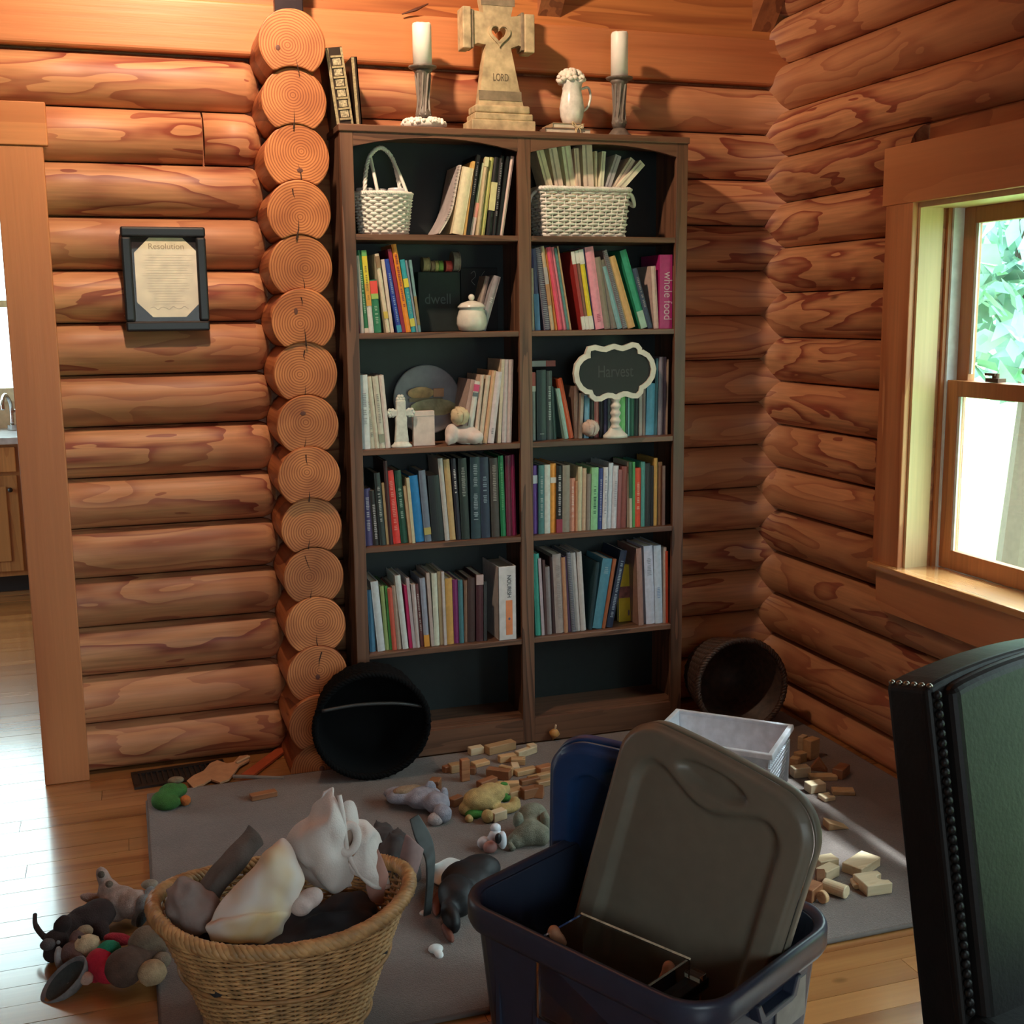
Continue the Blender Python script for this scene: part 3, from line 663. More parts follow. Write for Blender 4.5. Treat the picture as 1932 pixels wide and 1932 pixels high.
# --- second shelf, left bay
row('second', 'left', SH[1], 665, 450, 10.17, [
 (88, 150, 38, 420, (.28, .04, .04), {}),
 (155, 235, 52, 330, (.52, .47, .45), {}),
 (240, 322, 82, 225, (.03, .20, .09), dict(title=((.30, .55, .38), .2, .85), bands=((0, .06, (.7, .6, .5)),))),
 (328, 422, 170, 225, (.72, .72, .70), dict(bands=((.93, 1, (.16, .45, .14)), (.60, .93, (.72, .60, .05)), (.33, .60, (.70, .36, .06))), title=((.3, .2, .05), .35, .85))),
 (428, 565, 330, 790, (.03, .22, .11), dict(bands=((.74, .98, (.85, .09, .07)), (.64, .74, (.33, .50, .12))), title=((.3, .5, .35), .1, .6))),
 (655, 733, 430, 290, (.74, .66, .50), dict(bands=((.18, .27, (.68, .52, .10)), (.82, .97, (.28, .18, .1))))),
 (735, 800, 550, 400, (.70, .58, .50), {}),
 (868, 955, 612, 390, (.03, .07, .42), dict(title=((.25, .4, .7), .1, .85), bands=((0, .10, (.05, .32, .52)),))),
 (960, 1030, 672, 200, (.28, .015, .05), {}),
 (1034, 1132, 745, 105, (.85, .30, .03), dict(title=((.35, .05, .06), .25, .92))),
 (1138, 1226, 915, 400, (.04, .38, .46), dict(bands=((.62, .74, (.70, .62, .06)), (.08, .19, (.6, .58, .1))), title=((.2, .5, .5), .22, .6))),
 (1230, 1268, 1010, 420, (.24, .29, .36), {}),
 (1270, 1320, 1085, 412, (.18, .33, .36), dict(bands=((.1, .5, (.28, .22, .10)),)))], YF, 'books on the second shelf')
for a, b, ta, ty, c, lab, tt in ((985, 1062, 1225, 680, (.34, .28, .24), 'slim grey-brown book leaning behind the white lidded jar', None), (1100, 1225, 1385, 670, (.30, .28, .30), 'grey book with pale stripes leaning right behind the lidded jar', ((.55, .53, .55), .42, .66))):
    y = -.235 if a > 1000 else -.205; x0 = XS(790+a/9.66, y, SH[1]); x1 = XS(790+b/9.66, y, SH[1]); zt = ZS(450+ty/9.66, x0, y); xt = XS(790+ta/9.66, y, zt)
    book(x0, x1, SH[1]+.0005, zt-SH[1], y, .11, xt-x0, c, lab, 'books on the second shelf', title=tt)
# --- second shelf, right bay
row('second', 'right', SH[1], 990, 455, 6.44, [
 (78, 128, 66, 330, (.40, .31, .22), {}), (130, 192, 80, 92, (.06, .06, .17), dict(bands=((0, .45, (.06, .17, .34)),))),
 (240, 322, 120, 72, (.17, .14, .19), dict(spiral=True)), (325, 368, 195, 60, (.55, .43, .28), dict(bands=((.3, .55, (.45, .22, .1)), (.55, .75, (.4, .36, .36))))),
 (370, 412, 240, 90, (.50, .18, .03), {}), (414, 467, 265, 70, (.75, .09, .16), {}), (469, 516, 315, 70, (.72, .20, .27), {}),
 (518, 550, 357, 85, (.09, .23, .23), {}), (551, 572, 390, 62, (.46, .30, .16), {}),
 (706, 746, 562, 125, (.36, .03, .03), dict(bands=((0, .17, (.72, .70, .66)), (.84, 1, (.74, .73, .7))))),
 (747, 790, 608, 115, (.25, .12, .08), dict(bands=((0, .17, (.72, .70, .66)), (.84, 1, (.74, .73, .7))))),
 (791, 846, 652, 100, (.74, .60, .03), dict(bands=((0, .17, (.72, .70, .66)), (.82, 1, (.74, .73, .7))))),
 (848, 866, 706, 90, (.04, .06, .18), {}), (868, 972, 730, 62, (.82, .32, .42), dict(title=((.55, .12, .2), .06, .22))),
 (974, 1046, 850, 190, (.26, .21, .17), {}), (1048, 1132, 892, 220, (.21, .165, .14), {}), (1134, 1196, 935, 300, (.22, .42, .47), {}),
 (1198, 1256, 940, 105, (.24, .20, .20), dict(spiral=True)), (1257, 1356, 1000, 172, (.66, .40, .16), {}),
 (1420, 1504, 1150, 98, (.03, .33, .19), dict(bands=((0, .22, (.38, .60, .48)),))), (1506, 1562, 1310, 325, (.05, .08, .14), dict(title=((.3, .28, .3), .3, .9))),
 (1578, 1636, 1535, 300, (.62, .47, .42), {}),
 (1640, 1792, 1643, 165, (.42, .02, .17), dict(roundb=False, lab='thick magenta cookbook binder lettered whole food on the second shelf, right bay')),
 (1794, 1822, 1803, 300, (.68, .42, .22), {})], YF, 'books on the second shelf')
mag = [o for o in bpy.data.objects if o.get('label', '').startswith('thick magenta cookbook')][0]
xm = XS(990+1716/6.44, YF, SH[1]+.12)
text('lettering', 'whole food', .046, (xm+.004, mag.location.y-.0006, SH[1]+.115), (0, 0, -1), (1, 0, 0), plain((.62, .42, .52), .5), mag, .0004, sx=.80)
# --- third shelf, left bay
row('third', 'left', SH[2], 660, 630, 4.83, [
 (115, 192, 85, 375, (.70, .73, .76), dict(title=((.4, .42, .45), .3, .8))), (194, 238, 120, 390, (.62, .61, .50), dict(title=((.35, .35, .3), .1, .7))),
 (239, 276, 160, 390, (.66, .64, .52), {}), (277, 330, 205, 385, (.64, .62, .52), dict(bands=((.08, .2, (.3, .33, .25)),), title=((.4, .38, .33), .3, .8))),
 (332, 376, 265, 375, (.74, .66, .62), {})], YF, 'books on the third shelf')
row('third', 'left', SH[2], 860, 660, 10.17, [
 (70, 180, 300, 575, (.48, .35, .31), {}), (190, 290, 372, 605, (.68, .66, .62), dict(bands=((.76, .82, (.12, .16, .18)), (.84, .95, (.65, .08, .2))))),
 (345, 420, 480, 485, (.68, .52, .42), {}), (425, 515, 590, 490, (.66, .53, .41), {}), (525, 606, 705, 400, (.68, .42, .25), {}),
 (615, 736, 780, 420, (.70, .60, .62), dict(title=((.3, .28, .32), .1, .25))), (805, 866, 880, 185, (.62, .52, .40), {}),
 (885, 986, 935, 190, (.56, .48, .49), {}), (989, 1072, 1027, 190, (.60, .50, .48), {})], YF, 'books on the third shelf', skip0=5)
# --- third shelf, right bay
row('third', 'right', SH[2], 995, 660, 6.78, [
 (58, 112, 50, 290, (.20, .22, .20), dict(bands=((.80, 1, (.45, .08, .06)), (.72, .80, (.55, .52, .46))))), (128, 250, 120, 262, (.035, .07, .07), dict(title=((.30, .33, .3), .05, .14))),
 (254, 326, 247, 272, (.08, .12, .12), dict(title=((.3, .4, .38),))), (330, 376, 292, 470, (.03, .09, .08), {}), (486, 536, 370, 490, (.30, .50, .44), {}), (540, 602, 385, 360, (.50, .09, .03), {}),
 (606, 662, 600, 470, (.22, .15, .12), {}), (664, 702, 690, 560, (.36, .31, .26), {}), (728, 792, 738, 590, (.16, .35, .50), {}), (800, 858, 800, 560, (.02, .02, .02), {}),
 (862, 920, 862, 560, (.48, .15, .13), {}), (922, 980, 925, 540, (.025, .025, .03), {}), (985, 1032, 985, 540, (.06, .07, .16), {}), (1036, 1072, 1036, 540, (.34, .52, .52), {}),
 (1090, 1170, 1090, 540, (.50, .46, .38), {}), (1180, 1258, 1180, 520, (.22, .62, .20), {}), (1261, 1284, 1262, 520, (.04, .12, .12), {}), (1286, 1306, 1287, 540, (.2, .45, .45), {}), (1310, 1370, 1312, 500, (.03, .15, .09), {}),
 (1372, 1422, 1374, 500, (.025, .05, .045), {}), (1430, 1466, 1432, 470, (.35, .32, .29), {}), (1468, 1515, 1472, 470, (.27, .21, .18), {}), (1518, 1622, 1538, 430, (.11, .37, .54), {}),
 (1625, 1672, 1648, 112, (.05, .15, .19), {}), (1675, 1732, 1690, 92, (.28, .25, .30), {}), (1735, 1770, 1745, 92, (.16, .12, .15), {}), (1772, 1792, 1790, 122, (.50, .36, .25), {})], -.245, 'books on the third shelf', dep=.14)
fx = T('book', 'grey and maroon book lying flat on top of the upright books, third shelf, right bay', 'book', (1.05, -.2, 1.25), 'books on the third shelf')
zt = max(ZS(660+262/6.78, 1.0, -.245), 1.2)+.012
x0, x1 = XS(995+50/6.78, -.24, zt), XS(995+225/6.78, -.24, zt)
O('cover', cat(bx(x0, x0+.09, -.235, -.11, zt, zt+.002), bx(x0, x0+.09, -.235, -.11, zt+.018, zt+.020), bx(x0, x0+.09, -.238, -.235, zt, zt+.020)), plain((.26, .26, .26), .5), fx)
O('pages', bx(x0+.001, x0+.088, -.234, -.112, zt+.002, zt+.018), PAGE, fx); O('spine_band', bx(x0+.055, x0+.091, -.2387, -.2345, zt-.0003, zt+.0203), plain((.22, .03, .03), .5), fx)
# --- fourth shelf, left bay
row('fourth', 'left', SH[3], 680, 850, 6.23, [
 (65, 152, 30, 450, (.09, .07, .20), dict(title=((.45, .42, .5), .2, .9))), (158, 232, 105, 470, (.05, .05, .05), dict(title=((.4, .4, .4), .05, .8))), (238, 308, 160, 262, (.05, .075, .075), dict(title=((.4, .42, .4), .3, .85))),
 (310, 340, 248, 380, (.42, .27, .12), {}), (342, 388, 270, 122, (.12, .05, .05), {}), (393, 480, 300, 232, (.75, .045, .035), dict(title=((.85, .25, .2), .15, .9))), (484, 562, 400, 232, (.02, .13, .08), dict(title=((.25, .4, .32), .3, .8))),
 (578, 610, 505, 422, (.62, .46, .27), {}), (612, 650, 538, 322, (.58, .52, .33), {}), (655, 757, 570, 292, (.012, .20, .50), dict(title=((.6, .65, .7), .04, .12))), (763, 842, 685, 232, (.16, .20, .27), dict(bands=((.10, .2, (.45, .38, .12)),))),
 (850, 995, 790, 292, (.02, .028, .032), dict(title=((.55, .55, .52), .04, .11))), (1000, 1056, 910, 92, (.52, .50, .47), {}), (1058, 1126, 978, 102, (.55, .37, .16), {}), (1138, 1192, 1066, 92, (.04, .04, .065), dict(title=((.62, .62, .58), .55, .92))),
 (1195, 1292, 1150, 92, (.03, .05, .042), dict(title=((.25, .27, .24), .5, .95))), (1308, 1422, 1290, 82, (.03, .075, .10), dict(title=((.25, .32, .35), .2, .95))), (1428, 1532, 1402, 82, (.035, .055, .11), dict(title=((.2, .27, .33), .4, .8))),
 (1548, 1642, 1520, 92, (.105, .085, .07), dict(title=((.3, .27, .23), .4, .95))), (1658, 1717, 1622, 62, (.015, .20, .07), dict(title=((.1, .35, .15), .3, .95))), (1724, 1790, 1705, 62, (.15, .02, .05), {}), (1792, 1838, 1766, 52, (.27, .012, .08), {})], YF, 'books on the fourth shelf')
# --- fourth shelf, right bay
row('fourth', 'right', SH[3], 995, 850, 6.9, [
 (75, 146, 60, 200, (.15, .06, .30), dict(bands=((.74, .86, (.62, .62, .66)),))), (150, 226, 150, 196, (.07, .20, .19), dict(title=((.3, .4, .38), .2, .9))), (230, 302, 230, 190, (.58, .62, .55), {}), (304, 379, 302, 172, (.80, .33, .05), dict(bands=((.72, .80, (.66, .60, .52)),))),
 (381, 457, 385, 202, (.015, .015, .015), dict(bands=((0, .2, (.28, .02, .05)),), title=((.5, .5, .5), .22, .9))), (460, 554, 465, 196, (.27, .235, .18), {}), (556, 628, 556, 365, (.66, .29, .19), dict(title=((.75, .5, .4), .2, .9))), (630, 656, 632, 400, (.50, .23, .11), {}),
 (658, 711, 668, 216, (.60, .54, .34), {}), (713, 767, 722, 236, (.60, .42, .27), {}), (774, 826, 786, 312, (.28, .24, .20), {}), (829, 917, 845, 226, (.28, .60, .30), dict(title=((.04, .15, .07), .2, .75))), (922, 976, 938, 236, (.04, .07, .25), dict(title=((.3, .33, .45), .1, .9))),
 (979, 1037, 1000, 222, (.66, .66, .66), dict(title=((.35, .35, .4), .2, .9))), (1039, 1097, 1068, 166, (.60, .67, .73), {}), (1099, 1167, 1126, 202, (.63, .63, .66), dict(title=((.4, .4, .44), .3, .8))), (1169, 1206, 1195, 252, (.30, .09, .09), {}),
 (1209, 1287, 1235, 212, (.26, .07, .055), {}), (1297, 1330, 1300, 300, (.46, .41, .31), {}), (1332, 1366, 1326, 152, (.50, .46, .35), dict(bands=((.45, 1, (.02, .1, .04)),))), (1368, 1402, 1370, 152, (.07, .34, .09), {}),
 (1404, 1477, 1410, 232, (.72, .08, .03), dict(title=((.8, .45, .3), .25, .8))), (1483, 1532, 1490, 152, (.10, .34, .29), {}), (1535, 1600, 1540, 172, (.05, .065, .065), {}), (1602, 1645, 1606, 202, (.025, .03, .04), {}),
 (1647, 1692, 1655, 102, (.58, .34, .09), {}), (1700, 1752, 1708, 152, (.26, .12, .05), {}), (1754, 1792, 1760, 202, (.17, .08, .06), {})], YF, 'books on the fourth shelf')
# --- fifth shelf, left bay
row('fifth', 'left', SH[4], 680, 1055, 6.33, [
 (118, 187, 80, 370, (.07, .20, .33), {}), (212, 302, 122, 266, (.58, .62, .64), {}), (304, 350, 235, 322, (.30, .40, .15), {}), (352, 384, 290, 322, (.06, .28, .06), {}), (388, 442, 325, 352, (.60, .11, .07), {}), (444, 497, 378, 322, (.42, .32, .25), {}),
 (512, 580, 412, 192, (.62, .65, .62), {}), (588, 627, 520, 312, (.48, .01, .10), {}), (629, 666, 545, 222, (.46, .38, .39), {}), (668, 717, 607, 302, (.54, .46, .44), {}), (723, 766, 652, 302, (.17, .06, .06), dict(title=((.45, .4, .38), .2, .9))),
 (769, 832, 710, 226, (.32, .34, .42), dict(bands=((0, .17, (.72, .32, .05)),))), (848, 888, 785, 162, (.46, .36, .32), {}), (889, 952, 852, 172, (.64, .66, .53), {}), (956, 1002, 920, 152, (.46, .38, .24), {}), (1004, 1037, 968, 152, (.55, .48, .46), {}),
 (1039, 1122, 1012, 236, (.60, .33, .09), {}), (1125, 1187, 1102, 252, (.21, .03, .14), {}), (1189, 1242, 1170, 256, (.07, .20, .23), {}), (1244, 1287, 1240, 262, (.26, .15, .10), {}), (1290, 1372, 1287, 232, (.10, .05, .045), {}),
 (1388, 1472, 1386, 192, (.12, .03, .04), dict(bands=((.85, 1, (.5, .35, .33)),))), (1474, 1512, 1474, 272, (.045, .045, .05), {})], YF, 'books on the fifth shelf')
y = -.288; x0, x1 = XS(680+1655/6.33, y, SH[4]), XS(680+1868/6.33, y, SH[4]); zt = ZS(1055+95/6.33, x0, y)
bd = T('ring_binder', 'thick white ring binder lettered NOURISH with orange spine label on fifth shelf', 'binder', ((x0+x1)/2, y, SH[4]+.0005), 'books on the fifth shelf')
BW = plain((.66, .62, .60), .5)
O('cover', cat(bx(x0, x1, y, y+.004, SH[4]+.0005, zt), bx(x0, x0+.004, y, y+.19, SH[4]+.0005, zt), bx(x1-.004, x1, y, y+.19, SH[4]+.0005, zt)), BW, bd, bev=.0015)
O('pages', bx(x0+.005, x1-.005, y+.02, y+.18, SH[4]+.004, zt-.008), PAGE, bd)
xc = (x0+x1)/2+.006; hz = zt-SH[4]
O('spine_label', bx(xc-.012, xc+.012, y-.001, y, SH[4]+hz*.07, SH[4]+hz*.54), plain((.75, .25, .10), .5), bd)
O('label_mark', ell((xc, y-.0015, SH[4]+hz*.29), (.004, .001, .005), n=10, m=6), plain((.12, .12, .22), .5), bd)
text('lettering', 'NOURISH', .021, (xc, y-.001, SH[4]+hz*.73), (0, 0, -1), (1, 0, 0), plain((.05, .05, .06), .5), bd, .0004, sx=.9)
# --- fifth shelf, right bay
row('fifth', 'right', SH[4], 995, 1015, 6.78, [
 (110, 186, 75, 205, (.06, .36, .27), {}), (188, 226, 136, 262, (.42, .34, .36), {}), (228, 262, 192, 282, (.11, .04, .04), {}), (264, 321, 230, 372, (.25, .22, .22), {}), (323, 366, 290, 242, (.10, .05, .05), {}), (369, 480, 322, 206, (.38, .31, .28), dict(title=((.3, .24, .22), .1, .9))),
 (482, 528, 440, 252, (.50, .26, .14), {}), (530, 572, 466, 232, (.12, .07, .14), {}), (574, 625, 505, 182, (.17, .19, .22), dict(spiral=True)), (627, 690, 557, 186, (.52, .47, .44), {}), (692, 756, 632, 176, (.54, .50, .46), {}),
 (784, 832, 885, 322, (.03, .08, .095), {}), (834, 956, 972, 272, (.08, .25, .33), dict(title=((.25, .4, .45), .75, .92))), (958, 1002, 1105, 282, (.37, .12, .05), {}), (1006, 1092, 1200, 172, (.03, .05, .11), dict(title=((.3, .38, .45), .1, .9)))], YF, 'books on the fifth shelf')
y = -.20; p0 = XS(995+1170/6.78, y, SH[4]); p1 = XS(995+1422/6.78, y, SH[4]); zt = ZS(1015+350/6.78, p0, y)
yb = T('book', 'yellow book standing face out between leaning books and white volumes, fifth shelf', 'book', ((p0+p1)/2, y, SH[4]+.0005), 'books on the fifth shelf')
O('cover', cat(bx(p0, p1, y, y+.002, SH[4]+.0005, zt), bx(p0, p1, y+.016, y+.018, SH[4]+.0005, zt), bx(p1-.002, p1, y, y+.018, SH[4]+.0005, zt)), plain((.60, .42, .02), .5), yb)
O('pages', bx(p0+.001, p1-.003, y+.002, y+.016, SH[4]+.003, zt-.003), PAGE, yb)
O('cover_picture', bx(p0+.0, p1-.0, y-.0006, y, SH[4]+(zt-SH[4])*.42, SH[4]+(zt-SH[4])*.62), plain((.22, .07, .06), .5, .6, 40), yb); O('cover_picture', ell(((p0+p1)/2, y-.0005, SH[4]+(zt-SH[4])*.15), (.004, .001, .012), n=10, m=6), plain((.15, .1, .12), .5), yb)
row('fifth', 'right', SH[4], 995, 1015, 6.78, [
 (1428, 1496, 1396, 132, (.38, .22, .18), {}), (1526, 1640, 1490, 102, (.62, .65, .76), dict(title=((.35, .37, .45), .6, .9))), (1642, 1737, 1618, 97, (.58, .67, .77), dict(title=((.3, .4, .6), .3, .5))), (1740, 1775, 1745, 122, (.54, .42, .34), {}),
 (1777, 1803, 1773, 172, (.65, .08, .03), {}), (1812, 1832, 1818, 400, (.30, .18, .10), {})], YF, 'books on the fifth shelf', skip0=16)
# ================================================================== DECOR ON AND IN THE BOOKCASE
def weave(prof, c, axis=(0, 0, 1), ellr=1.0, rows=14, stakes=28, r=.004, seg=3, ex=None, amp=None, rnd_=0.0):
    """basket weave: each row is a strand going in front of and behind the stakes. prof(t)->(radius,height)"""
    ex, ey, ez = frame(axis, ex); c = Vector(c); out = []; n = stakes*seg; amp = r*.9 if amp is None else amp
    for j in range(rows):
        R, h = prof((j+.5)/rows); path = []
        for i in range(n):
            a = 2*math.pi*i/n; k = amp*math.cos(a*stakes/2*1.0+math.pi*j)
            path.append(c+ex*((R+k)*math.cos(a))+ey*((R*ellr+k)*math.sin(a))+ez*(h+(rnd_*noise.noise(Vector((i*.3, j*2.1, 0))) if rnd_ else 0)))
        out.append(tube(path, r, 4, closed=True))
    return cat(*out)
def stakes_(prof, c, axis=(0, 0, 1), ellr=1.0, n=28, r=.003, ex=None, m=6):
    ex, ey, ez = frame(axis, ex); c = Vector(c); out = []
    for i in range(n):
        a = 2*math.pi*(i+.5)/n; p = []
        for k in range(m+1):
            R, h = prof(k/m); p.append(c+ex*(R*math.cos(a))+ey*(R*ellr*math.sin(a))+ez*h)
        out.append(tube(p, r, 4))
    return cat(*out)
def rope(path, r, strands=2, turns=30, sr=None, closed=True, sub=1):
    P = [Vector(p) for p in path]; n = len(P); out = []; sr = sr or r*.62
    for s in range(strands):
        q = []; up = Vector((0, 0, 1))
        for i in range(n):
            a = P[(i-1) % n] if closed or i else P[0]; b = P[(i+1) % n] if closed or i < n-1 else P[-1]; t = (b-a).normalized()
            u = up if abs(t.dot(up)) < .95 else Vector((1, 0, 0)); e1 = (u-t*u.dot(t)).normalized(); e2 = t.cross(e1)
            an = 2*math.pi*(turns*i/n+s/strands); q.append(P[i]+(e1*math.cos(an)+e2*math.sin(an))*r*.55)
        out.append(tube(q, sr, 5, closed=closed))
    return cat(*out)
def ring(c, R, n=64, ellr=1.0, axis=(0, 0, 1), h=0, ex=None):
    ex, ey, ez = frame(axis, ex); return [Vector(c)+ex*(R*math.cos(2*math.pi*i/n))+ey*(R*ellr*math.sin(2*math.pi*i/n))+ez*h for i in range(n)]
# two gilt leather books leaning on the top board
for i, (p, q, yt, zb, lab) in enumerate(((614, 645, 90, 0, 'tall black leather book with gilt ribbed spine atop the bookcase'), (650, 664, 107, 0, 'slim dark gilt-edged book beside the ribbed leather book atop the bookcase'))):
    y = -.245; x0 = XS(p+(14 if i == 0 else 4), y, ZT); x1 = XS(q+(14 if i == 0 else 0)-(0 if i == 0 else 2), y, ZT); x0 = max(x0, BX0+.003)
    x0 = BX0+.004 if i == 0 else BX0+.068; x1 = x0+(.052 if i == 0 else .018); h = ZS(yt, x0, y)-ZT
    t = T('leather_book', lab, 'book', (x0, y, ZT+.001), 'leather books on the bookcase top')
    lean = -.030 if i == 0 else -.012; R = RY(math.atan2(lean, h)); piv = Vector((x0, y, ZT+.001)); rt = lambda VF: ([piv+R @ (Vector(v)-piv) for v in VF[0]], VF[1])
    cm = plain((.035, .022, .014), .35); gm = plain((.62, .50, .28), .35, .3, 120, metal=.6)
    O('cover', rt(cat(bx(x0, x0+.004, y, y+.15, ZT+.001, ZT+h), bx(x1-.004, x1, y, y+.15, ZT+.001, ZT+h), bx(x0, x1, y, y+.004, ZT+.001, ZT+h))), cm, t)
    O('pages', rt(bx(x0+.004, x1-.004, y+.006, y+.146, ZT+.004, ZT+h-.004)), plain((.75, .62, .38), .5), t)
    O('gilt_edge', rt(bx(x0-.001, x0+.008, y-.0012, y+.001, ZT+.003, ZT+h-.002)), gm, t)
    if i == 0:
        for k in range(7): O('spine_rib', rt(box(((x0+x1)/2+.003, y-.002, ZT+.02+h*.93*k/7), (.036, .005, .006))), gm, t)
        for k in range(6): O('gilt_panel', rt(box(((x0+x1)/2+.003, y-.0008, ZT+.02+h*.93*(k+.5)/7), (.026, .002, h*.085))), plain((.50, .42, .27), .4, .6, 200, metal=.4), t)
        O('gilt_edge', rt(bx(x1-.006, x1+.001, y-.0012, y+.001, ZT+.003, ZT+h-.002)), gm, t)
# candlesticks with pillar candles
def candlestick(px, pyb, pyt, pyc0, pyc1, lab1, lab2, y=-.20, hw=24):
    x = XS(px, y, ZT); s = 555.; H = ZS(pyt, x, y)-ZT; zc0, zc1 = ZS(pyc0, x, y), ZS(pyc1, x, y); H = zc0-ZT
    t = T('candlestick', lab1, 'candlestick', (x, y, ZT+.0005), 'candlesticks on the bookcase top'); mt = plain((.14, .115, .095), .5, .35, 60)
    O('base', lathe([(.045, 0), (.045, .012), (.036, .018), (.03, .026), (.022, .035)], (x, y, ZT+.0005), n=28), mt, t, smooth=True)
    O('stem', lathe([(.020, .034), (.026, .05), (.027, H*.28), (.019, H*.36), (.018, H*.62), (.021, H*.8), (.027, H*.9), (.034, H-.012)], (x, y, ZT), n=24), mt, t, smooth=True)
    O('pan', lathe([(.034, H-.012), (.046, H-.006), (.047, H-.001), (.036, H)], (x, y, ZT), n=28), mt, t, smooth=True)
    for k in range(8): O('flute', tube([(x+.024*math.cos(k*.785), y+.024*math.sin(k*.785), ZT+.05), (x+.0185*math.cos(k*.785+.3), y+.0185*math.sin(k*.785+.3), ZT+H*.5), (x+.024*math.cos(k*.785+.6), y+.024*math.sin(k*.785+.6), ZT+H*.88)], .004, 5), plain((.22, .19, .16), .45), t)
    c = T('pillar_candle', lab2, 'candle', (x, y, zc0+.0008), 'pillar candles on the bookcase top'); r = hw/s*.92
    wx = plain((.90, .87, .78), .45, .04)
    V, Fc = lathe([(r, 0), (r, zc1-zc0-.006), (r*.93, zc1-zc0), (r*.7, zc1-zc0-.008), (.002, zc1-zc0-.012)], (x, y, zc0+.0008), n=32)
    V = [v+(Vector((0, 0, .004*noise.noise(v*90))) if v.z > zc1-.02 else Vector((0, 0, 0))) for v in V]
    O('wax', (V, Fc), wx, c, smooth=True); O('wick', tube([(x, y, zc1-.014), (x+.001, y, zc1-.002)], .0012, 5), BLACK, c)
    return x, y
cx, cy = candlestick(800, 213, 125, 125, 45, 'fluted dark candlestick left of the cross, a white tufted wreath at its foot', 'white pillar candle on the candlestick left of the cross', hw=19)
candlestick(1168, 240, 146, 146, 62, 'fluted dark candlestick at the right end beside the pitcher', 'white pillar candle on the candlestick right of the pitcher', hw=18)
rt_ = random.Random(4); wr_ = T('tufted_wreath', 'small white tufted wreath around the foot of the left candlestick', 'wreath', (cx, cy, ZT+.001))
O('core', tube(ring((cx, cy, ZT+.020), .057, 32), .014, 8, closed=True), WHITE, wr_, smooth=True)
parts = []
for k in range(150):
    a = rt_.uniform(0, 6.283); b = rt_.uniform(-.4, 3.5); d = Vector((math.cos(a)*math.cos(b), math.sin(a)*math.cos(b), abs(math.sin(b)))); c0 = Vector((cx+.057*math.cos(a), cy+.057*math.sin(a), ZT+.021))
    parts.append(ell(c0+d*.014, (.0065, .0065, .0065), n=6, m=5))
O('tufts', cat(*parts), plain((.86, .82, .74), .8), wr_, smooth=True, kind='stuff')
# cross
y = -.185; C0 = XS(940, y, ZT); crs = T('standing_cross', 'weathered stone-look standing cross with heart opening and the word LORD', 'cross', (C0, y, ZT+.001))
def zz(py): return ZS(py, C0, y)
def xx(px, py): return XS(px, y, zz(py))
M_ST = plain((.46, .36, .21), .7, .35, 25, bump=.4, bscale=60); M_STD = plain((.22, .17, .11), .8, .3, 30, bump=.4, bscale=60)
O('plinth', cat(bx(xx(882, 245)+.0, xx(1001, 245), y-.055, y+.055, ZT+.001, zz(231)), bx(xx(888, 229), xx(997, 229), y-.05, y+.05, zz(231), zz(218))), M_ST, crs, bev=.004)
O('plinth', bx(xx(890, 210), xx(993, 210), y-.045, y+.045, zz(218), zz(202)), M_ST, crs, bev=.008, seg=3)
hx, hz = xx(938, 68), zz(66); hr = .026
heart = []
for i in range(40):
    a = 2*math.pi*i/40+math.pi/2
    heart.append((hx+hr*.062*16*math.sin(a-math.pi/2)**3, hz+hr*.062*(13*math.cos(a-math.pi/2)-5*math.cos(2*(a-math.pi/2))-2*math.cos(3*(a-math.pi/2))-math.cos(4*(a-math.pi/2)))))
outer = [(xx(900, 200), zz(202)), (xx(984, 200), zz(202)), (xx(976, 170), zz(170)), (xx(960, 95), zz(92)), (xx(975, 92), zz(86)), (xx(984, 92), zz(90)), (xx(984, 30), zz(29)), (xx(960, 32), zz(33)), (xx(966, 2), zz(2)), (xx(969, -22), zz(-22)), (xx(903, -22), zz(-22)), (xx(904, 2), zz(2)), (xx(909, 30), zz(29)), (xx(884, 24), zz(24)), (xx(884, 92), zz(92)), (xx(898, 88), zz(86)), (xx(913, 86), zz(88)), (xx(906, 150), zz(150))]
# face with a real heart-shaped opening: two loops bridged
def ring_with_hole(out, hole, y0, y1):
    import bmesh
    from mathutils.geometry import tessellate_polygon
    res_V, res_F = [], []
    pl = [Vector((a, 0, b)) for a, b in out], [Vector((a, 0, b)) for a, b in hole]
    tris = tessellate_polygon(pl); P = list(out)+list(hole); n = len(P)
    res_V = [Vector((a, y0, b)) for a, b in P]+[Vector((a, y1, b)) for a, b in P]
    for t in tris: res_F.append(tuple(t)); res_F.append(tuple(i+n for i in reversed(t)))
    no = len(out); nh = len(hole)
    for i in range(no): res_F.append((i, (i+1) % no, n+(i+1) % no, n+i))
    for i in range(nh): j = no+i; k = no+(i+1) % nh; res_F.append((k, j, n+j, n+k))
    return res_V, res_F
O('body', ring_with_hole(outer, heart, y-.022, y+.022), M_ST, crs)
heart2 = [(hx+(a-hx)*1.5, hz-.004+(b-hz)*1.5) for a, b in heart]; heart3 = [(hx+(a-hx)*1.12, hz+(b-hz)*1.12) for a, b in heart]
O('heart_rim', ring_with_hole(heart2, heart3, y-.028, y-.021), M_ST, crs, bev=.002)
for a0, a1, z0, z1 in ((868, 884, 98, 20), (984, 1003, 100, 27)):
    xm = xx(a0, 60); xn = xx(a1, 60); O('arm_end', bx(xm, xn, y-.034, y+.034, zz(z0), zz(z1)), M_ST, crs, bev=.004)
    xq = xx(884, 60) if a0 < 900 else xx(984, 60); O('arm_moulding', bx(min(xq, xq+(.010 if a0 < 900 else -.010)), max(xq, xq+(.010 if a0 < 900 else -.010)), y-.028, y+.028, zz(96), zz(24)), M_STD, crs, bev=.002)
O('weathered_band', bx(xx(898, 185)+.003, xx(981, 185)-.002, y-.0235, y-.021, zz(192), zz(174)), M_STD, crs)
